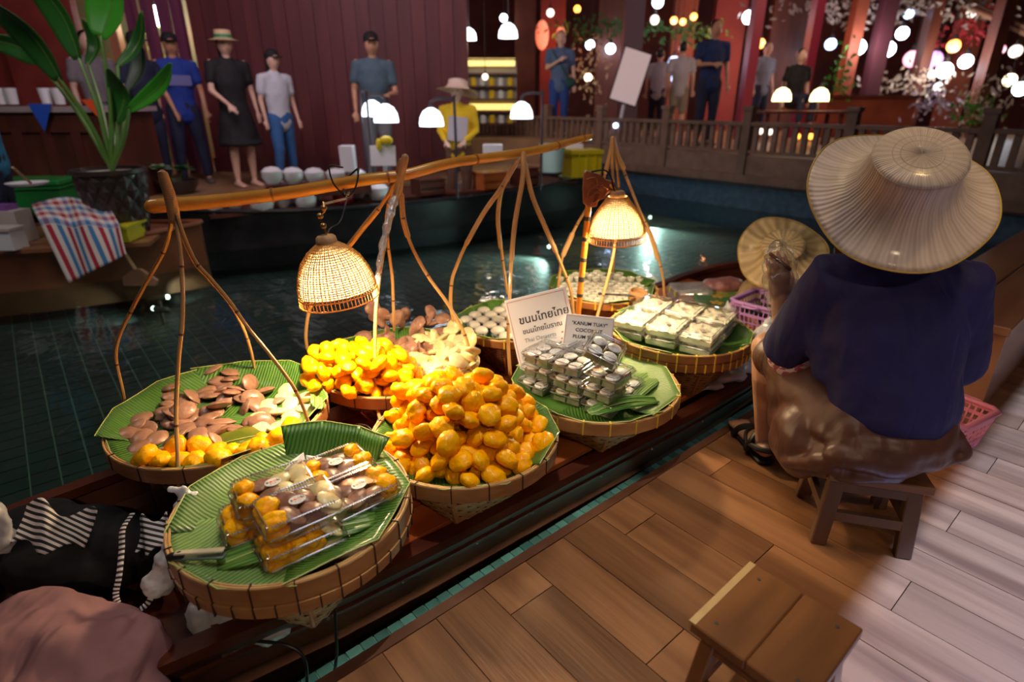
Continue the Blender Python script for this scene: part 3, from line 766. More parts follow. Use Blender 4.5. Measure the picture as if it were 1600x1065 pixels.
for j in range(-6, 7):
    for i in range(-6, 7):
        x = c[0]+(i+.5*(j % 2))*.049; y = c[1]+j*.0425
        if math.hypot(x-c[0], y-c[1]) < r-.03:
            if first: tc0.location = (x, y, zr-.032); first = False
            else: dup(tc0, (x, y, zr-.032), 0)
            P8.append((x, y))
for (x, y) in P8[::1]:
    if y > c[1]+.10 and rnd.random() < .7: dup(tc0, (x, y, zr-.008), 0, 'tiny white cup standing on the others at the back of the farthest basket', 'tiny white cups stacked at the back of the farthest basket')
# small wooden tub and tongs among the tiny cups
t = thing('wooden_tub', 'small light wooden tub lying on the tiny white cups beside the coconut boxes', 'tub', tuple(atZ(997, 462, .335)), .3)
tubm = mat('tub_wood', (.42, .24, .11), .5, col2=(.30, .16, .07), nscale=20, stretch=(1, 1, 6))
obj('tub_body', MB().lathe([(.0001, -.022), (.044, -.022), (.046, .02), (.041, .021), (.040, .0), (.0001, .0)], 32), tubm, t).rotation_euler = (.25, .1, 0)
tg = thing('tongs', 'thin metal tongs resting over the tiny white cups in the farthest basket', 'tongs', tuple(atZ(958, 462, .345)), 0)
steel = mat('steel', (.45, .45, .47), .25, 1.)
for s_ in (-1, 1): obj('tong_arm', MB().bar((-.06, .03+.004*s_, 0), (.10, .012*s_-.01, .004), .010, .002), steel, tg, False)
obj('tong_hinge', MB().ball((-.06, .03, 0), .008, 8), steel, tg)
# ================================================================ clear boxes
plastic = clear('clear_plastic', (1, 1, 1), .05, .05, .55)
plastic_edge = clear('clear_plastic_edge', (.95, .97, .97), .10, .38, .95, white=.10)
white_paper = mat('white_paper', (.88, .88, .88), .5)
ink = mat('ink_black', (.03, .025, .025), .5); ink_g = mat('ink_grey', (.25, .25, .25), .5)
ink_r = mat('ink_red', (.60, .03, .02), .5); ink_o = mat('ink_orange', (.85, .16, .02), .5)
FONT = None
def text(body, size, m, parent, loc, rot=(0, 0, 0), align='LEFT', ext=.0002, bold=0., sx=1., name='lettering'):
    cu = bpy.data.curves.new(name, 'FONT'); cu.body = body; cu.size = size; cu.extrude = ext; cu.align_x = align; cu.offset = bold; cu.resolution_u = 3
    o = bpy.data.objects.new('tmp_text', cu); COL.objects.link(o)
    dg = bpy.context.evaluated_depsgraph_get(); me = bpy.data.meshes.new_from_object(o.evaluated_get(dg)); bpy.data.objects.remove(o)
    me.materials.clear(); me.materials.append(m); me.name = name
    q = bpy.data.objects.new(name, me); COL.objects.link(q); q.parent = parent; q.location = loc; q.rotation_euler = rot; q.scale = (sx, 1, 1)
    return q
_tx = {}
def text_c(key, *a, **k):      # cached copies for the repeated stickers
    if key in _tx:
        q = _tx[key].copy(); COL.objects.link(q); q.parent = a[3]; q.location = a[4]; return q
    _tx[key] = text(*a, **k); return _tx[key]
def shell(L_, Wd, H, top, z0=0, n=5, rc=.012):
    """closed, corner-rounded tapered shell of a plastic half"""
    def loop(l, w_, z, r_):
        pts = []
        for cx, cy, a0 in ((l/2-r_, w_/2-r_, 0), (-l/2+r_, w_/2-r_, 90), (-l/2+r_, -w_/2+r_, 180), (l/2-r_, -w_/2+r_, 270)):
            for k in range(n): a = A_(a0+90*k/(n-1)); pts.append(Vector((cx+r_*math.cos(a), cy+r_*math.sin(a), z)))
        return pts
    loops = [loop(L_+.010, Wd+.010, z0, rc+.004), loop(L_, Wd, z0+.0008 if H > 0 else z0-.0008, rc), loop(L_*.985, Wd*.985, z0+H*.6, rc), loop(L_*top, Wd*top, z0+H*.94, rc), loop(L_*top*.95, Wd*top*.94, z0+H, rc*.8)]
    m = len(loops[0]); vs = [p for l in loops for p in l]; fs = []
    for i in range(len(loops)-1):
        for k in range(m): fs.append((i*m+k, i*m+(k+1) % m, (i+1)*m+(k+1) % m, (i+1)*m+k))
    fs.append(tuple((len(loops)-1)*m+k for k in range(m)))
    return MB().add(vs, fs)
_bx = {}
def clambox(label, loc, ang, L_, Wd, Ht, Hb, sticker=False, tilt=(0, 0), ridge=True, group=None, rc=.012):
    key = (L_, Wd, Ht, Hb)
    t = thing('clear_box', label, 'box', loc, 0, group); t.rotation_euler = (tilt[0], tilt[1], ang)
    if key not in _bx:
        a = shell(L_, Wd, -Hb, .93, Hb, rc=rc).mesh('tray'); b = shell(L_, Wd, Ht, .95, Hb+.001, rc=rc).mesh('lid')
        rg = MB()
        if ridge:
            for s_ in (-1, 1):
                k = int(L_*.82/.006)
                for i in range(k): rg.box((-L_*.41+i*.006, s_*Wd*.440, Hb+Ht-.0008), (.0026, Wd*.075, .0030))
        r1 = MB()
        for z, sc in ((Hb+.0005, 1.02), (Hb+Ht, .90)):
            hx, hy = L_*sc/2, Wd*sc/2; cor = [(-hx, -hy), (hx, -hy), (hx, hy), (-hx, hy)]
            for q in range(4):
                p0, p1 = Vector(cor[q]+(z,)), Vector(cor[(q+1) % 4]+(z,)); d = (p1-p0).normalized()*rc*.8
                r1.tube([p0+d, p1-d], .0015, 5)
        for sx in (-1, 1):
            for sy in (-1, 1): r1.tube([(sx*L_*.497, sy*Wd*.40, Hb), (sx*L_*.46, sy*Wd*.40, Hb+Ht*.92)], .0010, 4)
        rm = r1.mesh('rim_edge'); rgm = rg.mesh('ridges', False) if rg.v else None
        for me, mt in ((a, plastic), (b, plastic), (rm, plastic_edge)): me.materials.append(mt)
        if rgm: rgm.materials.append(plastic_edge)
        _bx[key] = (a, b, rm, rgm)
    a, b, rm, rgm = _bx[key]
    for nm, me in (('tray', a), ('lid', b), ('rim_edge', rm)): obj(nm, me, None, t)
    if rgm: obj('ridges', rgm, None, t)['kind'] = 'stuff'
    if sticker:
        z = Hb+Ht+.0004
        st = obj('sticker', MB().lathe([(.0001, .0006), (.0155, .0006), (.0155, 0)], 32), white_paper, t, False, loc=(.0, .0, z)); st.scale = (1.18, 1, 1)
        text_c('s', 's', .013, ink, st, (-.0125, -.001, .0008), bold=.0002); text_c('k', 'k', .013, ink, st, (.0075, -.001, .0008), bold=.0002)
        obj('emblem', MB().lathe([(.0001, .0005), (.0031, .0005), (.0031, 0)], 16), ink_o, st, False, loc=(-.0032, .0023, .0007))
        obj('emblem', MB().lathe([(.0019, .0004), (.0032, .0004)], 16), ink_r, st, False, loc=(.0042, .0023, .0007))
        text_c('siam', 'S I A M', .0040, ink_g, st, (-.0062, -.0075, .0008))
    return t
c1, z1, r1_ = BC[1]
BA = math.atan2(.0845, .1234)     # long side of the stickered boxes on the table plane
def inbox(t, L_, Wd, items, z=.006):
    """sweets lying inside the closed box: things of their own"""
    M_ = Matrix.Translation(t.location) @ t.rotation_euler.to_matrix().to_4x4()
    for (me, nm, lab, x, y, zz, s_) in items:
        o = bpy.data.objects.new(nm, me); COL.objects.link(o); p = M_ @ Vector((x, y, z+zz)); o.location = p; o.rotation_euler = (rnd.gauss(0, .25)+t.rotation_euler.x, rnd.gauss(0, .25), rnd.uniform(0, 6)); o.scale = (s_,)*3
        tag(o, lab, 'sweet', 'sweets packed inside '+items_group)
def fill(t, kind, where):
    global items_group
    items_group = where; its = []
    for ix in range(4):
        for iy in range(2):
            x = -.060+ix*.040; y = -.026+iy*.052
            k = kind[ix] if isinstance(kind, str) else 'g'
            for lay in (0, 1):
                if k == 'g': its.append((rnd.choice(G), 'golden_sweet', 'orange-gold sweet packed '+where, x, y, .012+lay*.026, .80))
                elif k == 'b': its.append((rnd.choice(Bn), 'brown_sweet', 'flat brown sweet packed '+where, x, y, .012+lay*.022, .80))
                elif k == 'c': its.append((rnd.choice(Cr), 'cream_sweet', 'pale cream sweet packed '+where, x, y, .012+lay*.022, .80))
    inbox(t, 0, 0, its)
BL, BW = .175, .125
def bpos(px, py, z): v = atZ(px, py, z); return (v.x, v.y)
z0 = z1-.028
boxes1 = [((412, 812), z0+.010, 'ggbc', False, 'lower back box of the left stack in the front left basket', .0),
          ((470, 845), z0+.006, 'gggc', False, 'lower front box of the left stack in the front left basket', .06),
          ((430, 772), z0+.066, 'gbcc', True, 'stickered clear box with gold and cream sweets, top back of the left stack', .0),
          ((468, 800), z0+.070, 'gbbc', True, 'stickered clear box on top of the front of the left stack, nearest the tongs', .08),
          ((527, 738), z0+.014, 'gbbg', True, 'stickered clear box of brown and gold sweets at the back right, front left basket', .10),
          ((563, 775), z0+.012, 'bbbg', True, 'stickered clear box of brown and gold sweets by the front left basket\'s right rim', .12)]
for ((px, py), z, kind, st, lab, da), wh_ in zip(boxes1, ('lower back box of the left stack', 'lower front box of the left stack', 'upper back box of the left stack', 'upper front box of the left stack', 'back right stickered box', 'right rim stickered box')):
    x, y = bpos(px, py, z+.02); t = clambox(lab, (x, y, z), BA+da, BL, BW, .026, .028, st); fill(t, kind, 'inside the '+wh_)
# basket 6: stacks of small clear boxes
c6, z6, r6 = BC[6]; A6 = math.atan2(.152, .114)
leafcup = mat('leaf_cup_green', (.07, .10, .025), .6, col2=(.20, .17, .14), nscale=30); cocot = mat('coconut_top', (.76, .76, .74), .4, col2=(.46, .38, .36), nscale=28, contrast=(.5, .66), bump=.6, bdist=.005)
custardset = MB()
for i in (-1, 1):
    for j in (-1, 1): custardset.box((i*.030, j*.027, .016), (.054, .048, .026), taper=.88)
custardset = custardset.mesh('leaf_cups', False); custardset.materials.append(leafcup)
topset = MB()
for i in (-1, 1):
    for j in (-1, 1): topset.ball((i*.030, j*.027, .031), (.0275, .0245, .0065), 14)
topset = topset.mesh('coconut_topping'); topset.materials.append(cocot)
S6 = (.132, .122)
u6 = Vector((math.cos(A6), math.sin(A6), 0)); v6 = Vector((math.sin(A6), -math.cos(A6), 0))
o6 = Vector((c6[0]-.045, c6[1]-.005, z6-.030))
n6 = 0
names = {(0, 0): 'left front', (1, 0): 'middle front', (2, 0): 'right front', (0, 1): 'left back', (1, 1): 'middle back', (2, 1): 'right back'}
lvl = ['bottom', 'middle', 'top']
for i in range(3):
    for j in range(2):
        for k in range(3 if (i, j) != (2, 1) else 1):
            p = o6+v6*((i-1)*.132)+u6*((j-.5)*.138)+Vector((rnd.uniform(-.008, .008), rnd.uniform(-.008, .008), k*.054))
            where = f'{lvl[k]} box, {names[(i, j)]} stack by the signs'
            t = clambox('small clear box of custards, '+where, tuple(p), A6+rnd.uniform(-.08, .08), S6[0], S6[1], .012, .034, ridge=False, rc=.008)
            q = bpy.data.objects.new('custard_sweets', custardset); COL.objects.link(q); q.location = p+Vector((0, 0, .001)); q.rotation_euler = t.rotation_euler
            tag(q, 'four green custard sweets inside the '+where, 'sweet', None, 'stuff'); obj('coconut_topping', topset, None, q)
for lab, px, py, z, ang, tx in (('small clear box of custards tilted against the small white sign', 940, 556, z6+.16, A6+.25, .35), ):
    x, y = bpos(px, py, z); t = clambox(lab, (x, y, z), ang, S6[0], S6[1], .012, .034, ridge=False, tilt=(tx, -.1), rc=.008)
    q = bpy.data.objects.new('custard_sweets', custardset); COL.objects.link(q); q.location = (x, y, z+.001); q.rotation_euler = t.rotation_euler
    tag(q, 'four leaf-green custard sweets inside the tilted box by the small sign', 'sweet', None, 'stuff'); obj('coconut_topping', topset, None, q)
# basket 7: boxes of white grated coconut
c7, z7, r7 = BC[7]
coco = mat('grated_coconut', (.86, .84, .74), .5, col2=(.70, .68, .52), nscale=26, bump=.8, bscale=60, bdist=.006, sss=.1)
def lumps(seed, L_, Wd):
    r_ = random.Random(seed); off = Vector((seed*5.3, 0, 0))
    mb = MB().grid(lambda u, v: Vector(((u-.5)*L_, (v-.5)*Wd, .030+.011*mnoise.noise(Vector((u*6, v*5, seed)))+.004*mnoise.noise(Vector((u*14, v*13, seed)))-.02*max(0, abs(2*u-1)-.9)*10*.3)), 28, 22)
    mb.box((0, 0, .012), (L_*.98, Wd*.98, .020)); me = mb.mesh('coconut_filling'); me.materials.append(coco); return me
LM = [lumps(s_, .172, .122) for s_ in range(4)]
bits = mat('green_custard_bit', (.42, .44, .16), .4)
A7 = math.atan2(.195, .135)
u7 = Vector((math.cos(A7), math.sin(A7), 0)); v7 = Vector((math.sin(A7), -math.cos(A7), 0)); o7 = Vector((c7[0]-.01, c7[1]+.01, z7-.026))
pos7 = {(0, 0): 'left front', (1, 0): 'middle front', (2, 0): 'right front', (0, 1): 'left back', (1, 1): 'middle back', (2, 1): 'right back'}
for i in range(3):
    for j in range(2):
        for k in range(2):
            if (i, j, k) == (0, 1, 0) and False: continue
            p = o7+v7*((i-1)*.142)+u7*((j-.5)*.196)+Vector((rnd.uniform(-.006, .006), rnd.uniform(-.006, .006), k*.045))
            where = f'{["lower", "upper"][k]} box, {pos7[(i, j)]}, in the basket nearest the vendor'
            t = clambox('clear box of white coconut sweets, '+where, tuple(p), A7+rnd.uniform(-.05, .05), .186, .134, .012, .034, ridge=False, rc=.008)
            q = bpy.data.objects.new('coconut_sweets', rnd.choice(LM)); COL.objects.link(q); q.location = p+Vector((0, 0, .002)); q.rotation_euler = t.rotation_euler
            tag(q, 'white coconut sweets in the '+where, 'sweet', None, 'stuff')
            obj('garnish', MB().box((rnd.uniform(-.03, .04), rnd.uniform(-.02, .02), .033), (.030, .018, .005), (0, 0, .6)), mat('garnish_taro', (.45, .38, .36), .5), q)

# ================================================================ bamboo hangers
ham = mat('bamboo_strand', (.42, .22, .075), .4, col2=(.58, .33, .12), nscale=8, stretch=(1, 1, .4), coat=.2)
ham2 = mat('bamboo_strand_doubled', (.50, .28, .115), .5, col2=(.62, .38, .17), nscale=8)
wrap_m = mat('rattan_wrap', (.36, .18, .06), .5, col2=(.50, .28, .11), nscale=60)
node_m = mat('bamboo_node', (.12, .05, .02), .6)
def strand(t, pts, Ys, r, nodes=True, m=None):
    P = [atY(x, y, Y) for (x, y), Y in zip(pts, Ys)]; Q = bez(P, 5)
    mb = WMB(); mb.tube(Q, r, 8); s_ = obj('strand', mb, m or ham, t)
    if nodes:
        for f in (.25, .5, .78):
            i = int(f*(len(Q)-1)); d = (Q[min(i+1, len(Q)-1)]-Q[i]).normalized()
            mb = WMB(); mb.tube([Q[i]-d*.003, Q[i]+d*.003], r*1.12, 8, cap=False); nd = obj('node', mb, node_m, t); 
    return Q
def lerp(a, b, n): return [a+(b-a)*i/(n-1) for i in range(n)]
# far left basket
t = thing('basket_hanger', 'tall bamboo hanger with coiled rattan top over the far left basket of brown discs', 'hanger', tuple(atY(266, 300, 1.61)), 0)
Q = bez([atY(x, y, 1.61) for x, y in ((254, 270), (258, 284), (265, 305), (270, 328), (273, 346))], 8)
mb = WMB(); mb.tube(Q, [.009+.002*math.sin(min(1, i/len(Q))*2.4) for i in range(len(Q))], 12); obj('handle_core', mb, wrap_m, t)
mb = WMB()
for i in range(len(Q)*2-2):
    f = i/2; p = Q[int(f)].lerp(Q[min(int(f)+1, len(Q)-1)], f-int(f)); d = (Q[min(int(f)+1, len(Q)-1)]-Q[int(f)]).normalized(); rr = .0105+.003*math.sin(f/len(Q)*2.4)
    rot = Vector((0, 0, 1)).rotation_difference((d+Vector((0, 0, .0))).normalized()).to_euler(); rot.x += .35; mb.ring(rr, .0026, p, 16, 5, rot)
obj('rattan_coils', mb, ham2, t)['kind'] = 'stuff'
strand(t, [(269, 335), (265, 361), (255, 394), (228, 442), (204, 487), (186, 526), (181, 559), (192, 612), (196, 640)], lerp(1.61, 1.75, 9), .0058)
strand(t, [(273, 335), (281, 384), (285, 440), (285, 500), (279, 560), (275, 640), (277, 700), (280, 762)], lerp(1.61, 1.29, 8), .0056)
strand(t, [(277, 337), (288, 370), (306, 409), (330, 436), (360, 472), (387, 511), (426, 559), (462, 610), (482, 660), (490, 692)], lerp(1.60, 1.47, 10), .0056)
strand(t, [(275, 337), (286, 372), (304, 411), (329, 439), (358, 473), (372, 496), (384, 522), (393, 552), (398, 578)], lerp(1.63, 1.92, 9), .0052)
# hangers whose tops loop over the pole
def hanger(label, apex, Y0, strands, sleeves):
    t = thing('basket_hanger', label, 'hanger', tuple(atY(*apex, Y0)), 0)
    for pts, Y1, r in strands:
        Q = strand(t, pts, lerp(Y0, Y1, len(pts)), r)
    for pts, Ya, Yb, r in sleeves:
        mb = WMB(); mb.tube(bez([atY(x, y, Y) for (x, y), Y in zip(pts, lerp(Ya, Yb, len(pts)))], 4), r, 8); obj('sleeve', mb, ham2, t)
    return t
hanger('bamboo hanger with a plastic-wrapped strand over the basket under the hanging lamp', (628, 262), 2.07,
       [([(626, 250), (616, 287), (591, 327), (568, 355), (546, 383), (515, 425), (486, 476), (478, 519), (480, 545)], 2.2, .0068),
        ([(630, 248), (622, 300), (609, 350), (598, 400), (588, 477), (586, 561), (588, 625), (596, 662)], 1.73, .0066),
        ([(624, 256), (612, 300), (604, 340), (607, 388), (613, 434), (615, 489), (616, 515)], 2.30, .0062),
        ([(632, 250), (626, 307), (630, 341), (643, 384), (668, 430), (698, 472), (723, 515), (734, 553), (731, 584)], 2.02, .0064)],
       [([(591, 327), (568, 355), (546, 383)], 2.12, 2.14, .0105), ([(627, 305), (630, 341), (637, 368)], 2.07, 2.07, .0105), ([(633, 246), (628, 270), (621, 300)], 2.04, 2.04, .013)])
hanger('bamboo hanger looped on the pole over the small dark basket of custard cups', (816, 245), 2.40,
       [([(812, 250), (799, 262), (785, 291), (756, 332), (729, 380), (712, 419), (706, 440), (704, 473), (708, 500)], 2.30, .0075),
        ([(813, 250), (803, 262), (785, 293), (778, 340), (783, 386), (787, 419), (793, 458)], 2.60, .0070),
        ([(818, 240), (816, 283), (805, 345), (799, 407), (796, 468), (794, 530), (797, 585)], 2.16, .0072),
        ([(819, 240), (822, 270), (832, 307), (853, 357), (869, 394), (880, 421), (892, 455), (896, 490)], 2.35, .0068)],
       [([(806, 255), (785, 291), (756, 332), (729, 380)], 2.39, 2.35, .0100), ([(805, 258), (785, 293), (778, 340), (782, 386)], 2.42, 2.5, .0095),
        ([(818, 240), (816, 283), (805, 345), (799, 405)], 2.39, 2.25, .0098), ([(820, 255), (832, 307), (853, 357), (868, 392)], 2.39, 2.37, .0100)])
hanger('pale bamboo hanger behind the second lamp over the farthest basket of tiny cups', (958, 220), 2.80,
       [([(957, 218), (952, 240), (941, 285), (909, 338), (894, 366), (880, 397), (874, 430), (872, 452)], 2.8, .0070),
        ([(958, 218), (957, 268), (964, 330), (961, 380), (953, 422), (936, 484), (930, 505)], 2.55, .0070),
        ([(959, 218), (967, 293), (966, 350), (960, 390), (958, 425)], 3.05, .0066),
        ([(960, 218), (968, 250), (984, 290), (1001, 332), (1018, 366), (1029, 403), (1036, 434), (1038, 462)], 2.85, .0070)],
       [([(894, 366), (886, 384), (880, 398)], 2.8, 2.8, .013), ([(1010, 355), (1018, 372), (1028, 403)], 2.84, 2.85, .013), ([(957, 216), (954, 240), (946, 268)], 2.79, 2.79, .011), ([(958, 216), (964, 240), (974, 262)], 2.8, 2.8, .011)])
# plastic film wound round one strand
film = clear('plastic_film', (.96, .95, .98), .18, .30, .8, bump=.8, bscale=90, white=.18)
mb = WMB(); pts = [atY(x, y, Y) for (x, y), Y in zip([(616, 312), (608, 340), (597, 385), (590, 430), (586, 470)], lerp(2.0, 1.83, 5))]
mb.tube(bez(pts, 5), [.015-.0004*i+.004*math.sin(i*2.1) for i in range(21)], 9); o = obj('plastic_film', mb, film); tag(o, 'clear plastic film wound around the front strand of the hanger beside the lamp', 'plastic wrap')

# ================================================================ carrying pole
pole_m = mat('bamboo_pole', (.66, .27, .035), .28, col2=(.80, .40, .07), nscale=7, stretch=(1, 1, 1), coat=.5, bump=.2)
P = [atY(238, 322, 1.88), atY(330, 315, 1.93), atY(450, 301, 1.99), atY(562, 282, 2.05), atY(632, 273, 2.10), atY(703, 255, 2.2), atY(801, 241, 2.40), atY(860, 230, 2.6), atY(900, 219, 2.8), atY(922, 214, 2.9)]
t = thing('carrying_pole', 'yellow bamboo carrying pole slung above the baskets between the hangers', 'pole', tuple(P[4]))
Q = bez(P, 5); mb = WMB(); mb.tube(Q, [.0235-.009*(i/len(Q)) for i in range(len(Q))], 14); obj('pole_body', mb, pole_m, t)
for i in (9, 18, 27, 36, 42):
    d = (Q[i+1]-Q[i]).normalized(); mb = WMB(); mb.tube([Q[i]-d*.004, Q[i]+d*.004], .0262-.009*(i/len(Q)), 14, cap=False); obj('node', mb, mat('pole_node', (.40, .15, .02), .5), t)
# cable loop tied on the pole
rub = mat('black_rubber', (.012, .012, .014), .45)
t = thing('lamp_cable', 'black cable looped around the yellow pole above the hanging lamp', 'cable', tuple(atY(545, 283, 2.02)))
c0 = atY(545, 284, 2.03)
mb = WMB(); mb.tube(bez([c0+Vector((.035*math.cos(a)+.015*math.sin(a*.5), .032*math.sin(a*1.0), .042*math.sin(a*1.0+.6)+.006*math.cos(a*2))) for a in [i*.5 for i in range(14)]], 4), .0032, 6); obj('loop', mb, rub, t)
mb = WMB(); mb.tube(bez([c0+Vector((-.01, -.02, .05)), c0+Vector((-.05, -.03, .055)), c0+Vector((-.045, -.03, .0)), c0+Vector((-.01, -.02, -.05)), atY(541, 312, 1.98), atY(532, 345, 1.93), atY(515, 358, 1.88), atY(508, 378, 1.85)], 5), .0028, 6); obj('lead', mb, rub, t)

# ================================================================ woven lamps
shade_str = mat('shade_rattan', (.50, .25, .05), .6, trans=(.16, (.80, .40, .06)))
liner = mat('shade_liner', (.72, .60, .40), .7, trans=(.17, (1, .84, .52)))
bulbm = glow('bulb_glow', (1, .80, .50), 30)
cap_m = mat('shade_cap', (.38, .20, .09), .6, col2=(.52, .30, .14), nscale=50)
def lampshade(label, p, R, H, tilt, power, prof=None, col=(1, .72, .40)):
    t = thing('woven_lamp', label, 'lamp', tuple(p)); t.rotation_euler = tilt
    prof = prof or [(1.0, 0), (.995, .12), (.96, .30), (.88, .50), (.74, .70), (.54, .86), (.30, .97), (.24, 1.0)]
    T = [(z, r) for r, z in prof]
    def rr(f): return R*interp(T, f)
    mb = MB(); mb.lathe([(rr(f)*.965, H*f) for f in [.17+.83*i/14 for i in range(15)]], 48); obj('liner', mb, liner, t)
    mb = MB(); n = 64
    for k in range(n):
        th = 2*PI*k/n
        mb.tube([Vector((rr(f)*math.cos(th), rr(f)*math.sin(th), H*f)) for f in [i/10 for i in range(11)]], .0013+.0005*(k % 2), 4, cap=False)
    for i in range(24):
        f = .14+.86*i/24; q = MB(); mb.ring(rr(f)+.0006*(-1)**i, .0016, (0, 0, H*f), 48, 4, None, lambda t_, i=i: 1+.006*math.sin(t_*32+PI*(i % 2)))
    mb.ring(rr(0)+.001, .0024, (0, 0, 0), 60, 5); mb.ring(rr(.13), .0018, (0, 0, H*.13), 60, 5)
    obj('shade_weave', mb, shade_str, t)['kind'] = 'stuff'
    mb = MB(); mb.lathe([(R*.25, H*.97), (R*.26, H*1.02), (R*.245, H*1.09), (R*.20, H*1.12), (.0001, H*1.125)], 32); obj('cap', mb, cap_m, t)
    obj('bulb', MB().ball((0, 0, H*.52), (.028, .028, .034), 16), bulbm, t)
    obj('socket', MB().tube([(0, 0, H*.66), (0, 0, H*1.0)], .014, 10), mat('socket_white', (.7, .7, .7), .4), t)
    l = bpy.data.lights.new('lamp_light', 'POINT'); lo = bpy.data.objects.new('lamp_light', l); COL.objects.link(lo); lo.parent = t; lo.location = (0, 0, H*.30); l.energy = power; l.color = col; l.shadow_soft_size = .03
    return t
LA = atY(531, 466, 1.74)
lampshade('hanging woven rattan lamp glowing over the yellow sweets, left of the two lamps', LA, .123, .182, (.02, -.10, 0), LPOW1)
tl = thing('lamp_bracket', 'small brass hook and chain carrying the left woven lamp below the pole', 'bracket', tuple(atY(515, 350, 1.80)))
brass = mat('brass', (.45, .27, .10), .35, .9)
mb = WMB(); mb.tube(bez([LA+Vector((-.018, 0, .205)), LA+Vector((-.022, 0, .235)), LA+Vector((-.03, 0, .26)), LA+Vector((-.012, 0, .28)), LA+Vector((-.018, .01, .30))], 4), .0035, 6); obj('hook', mb, brass, tl)
for dx, dz in ((-.022, .232), (-.028, .262), (-.014, .286)): mb = WMB(); mb.ball(LA+Vector((dx, -.004, dz)), .010, 12); obj('brass_ball', mb, brass, tl)
mb = WMB(); mb.tube([LA+Vector((-.018, .01, .295)), atY(541, 310, 1.99), atY(545, 300, 2.03)], .004, 6); obj('arm', mb, mat('arm_wood', (.35, .2, .1), .5), tl)
LB = atY(963, 374, 2.33)
lampshade('second woven rattan lamp, on the carved post over the coconut boxes', LB, .118, .175, (.03, -.05, 0), LPOW2, [(1.0, 0), (.985, .14), (.93, .32), (.83, .50), (.68, .68), (.50, .84), (.37, .95), (.33, 1.0)])
# striped post with carved head
t = thing('lamp_post', 'orange and black banded lamp post with a carved wooden head beside the second lamp', 'post', tuple(atY(905, 490, 2.36)))
pa = atY(921.5, 302, 2.36); pb_ = atY(903, 492, 2.36); dirp = (pb_-pa).normalized(); L_ = (pa.z-.05)/abs(dirp.z)
or_m = mat('post_orange', (.72, .25, .02), .3, coat=.5); bk_m = mat('post_black', (.03, .03, .035), .4); sil = mat('post_silver', (.6, .55, .5), .3, .8)
mb = WMB(); mb.tube([pa, pa+dirp*L_], .0128, 12, cap=False); obj('post_rod', mb, or_m, t)
for f0, f1 in ((.19, .225), (.365, .40), (.545, .58), (.715, .76), (.87, .90)):
    mb = WMB(); k = (pb_-pa).length; mb.tube([pa+dirp*k*f0*.93, pa+dirp*k*f1*.93], .0134, 12, cap=False); obj('black_band', mb, bk_m, t)
mb = WMB(); mb.tube([pa-dirp*.002, pa+dirp*.022], .0132, 12); obj('ferrule', mb, sil, t)
hd = [(912, 270), (916, 266), (938, 272), (946, 280), (960, 284), (963, 292), (955, 298), (948, 303), (944, 310), (935, 312), (932, 322), (921, 323), (911, 318), (910, 295)]
H3 = [atY(x, y, 2.355) for x, y in hd]
carv = mat('carved_wood', (.24, .07, .025), .35, col2=(.36, .12, .04), nscale=20, coat=.4)
n_ = len(H3); q = WMB(); q.add([p+Vector((0, -.016, 0)) for p in H3]+[p+Vector((0, .016, 0)) for p in H3], [tuple(range(n_)), tuple(range(2*n_-1, n_-1, -1))]+[(i, i+n_, (i+1) % n_+n_, (i+1) % n_) for i in range(n_)])
o = bev(obj('carved_head', q, carv, t, False), .003, 2)
for pts in ([(918, 280), (930, 278), (934, 288), (926, 294), (920, 302), (918, 312)], [(926, 286), (934, 294), (942, 290), (950, 294)], [(924, 306), (932, 300), (940, 302), (936, 310), (928, 316)]):
    mb = WMB(); mb.tube(bez([atY(x, y, 2.337) for x, y in pts], 4), .0042, 6); obj('carved_scroll', mb, carv, t)
mb = WMB(); mb.tube(bez([atY(925, 268, 2.34), atY(945, 266, 2.33), atY(955, 278, 2.32), atY(958, 292, 2.32), atY(963, 305, 2.32)], 5), .0032, 6); obj('cord', mb, rub, t)
mb = WMB(); mb.tube([atY(954, 290, 2.34), LB+Vector((0, 0, .19))], .006, 8); obj('hook', mb, brass, t)

# ================================================================ signs
acry = mat('sign_board', (.88, .87, .87), .35, coat=.3); acry_e = mat('sign_edge', (.60, .60, .60), .3)
def sign(label, bl, tl_, tr, wd, ht, th=.008):
    x = (tr-tl_).normalized(); y = (tl_-bl).normalized(); z = x.cross(y).normalized(); y = z.cross(x)
    t = thing('sign', label, 'sign', tuple(tl_)); t.rotation_euler = Matrix((x, y, z)).transposed().to_euler()
    bev(obj('board', MB().box((wd/2, -ht/2, -th/2), (wd, ht, th)), acry, t, False), .001)
    return t
tl_ = atY(788, 470, 2.03); tr = atY(884, 447, 2.07); bl = atY(810, 570, 1.97)
sw = (tr-tl_).length; sh = (bl-tl_).length+.03
t = sign('large white sign with Thai lettering and a red border, standing behind the small boxes', bl, tl_, tr, sw, sh)
for x0, y0, x1, y1 in ((.006, .010, sw-.012, .0115), (.006, .010, .0072, sh-.030), (sw-.0132, .010, sw-.012, sh-.030), (.006, sh-.0312, sw-.012, sh-.030)):
    obj('border_line', MB().box(((x0+x1)/2, -(y0+y1)/2, .0003), (x1-x0, y1-y0, .0005)), ink_r, t, False)
text('ขนมไทยไทย', .041, ink, t, (sw*.15, -sh*.36, .0004), (0, 0, .0), bold=.0006)
text('ขนมไทยโบราณ', .026, ink, t, (sw*.17, -sh*.50, .0004), (0, 0, 0), bold=.0003)
text('Thai Desserts', .022, ink_g, t, (sw*.17, -sh*.62, .0004))
text('s', .026, ink, t, (sw*.09, -sh*.80, .0004), bold=.0004); text('k', .026, ink, t, (sw*.32, -sh*.80, .0004), bold=.0004)
obj('emblem', MB().lathe([(.0001, .0006), (.0062, .0006), (.0062, 0)], 20), ink_o, t, False, loc=(sw*.09+.021, -sh*.80+.007, .0003))
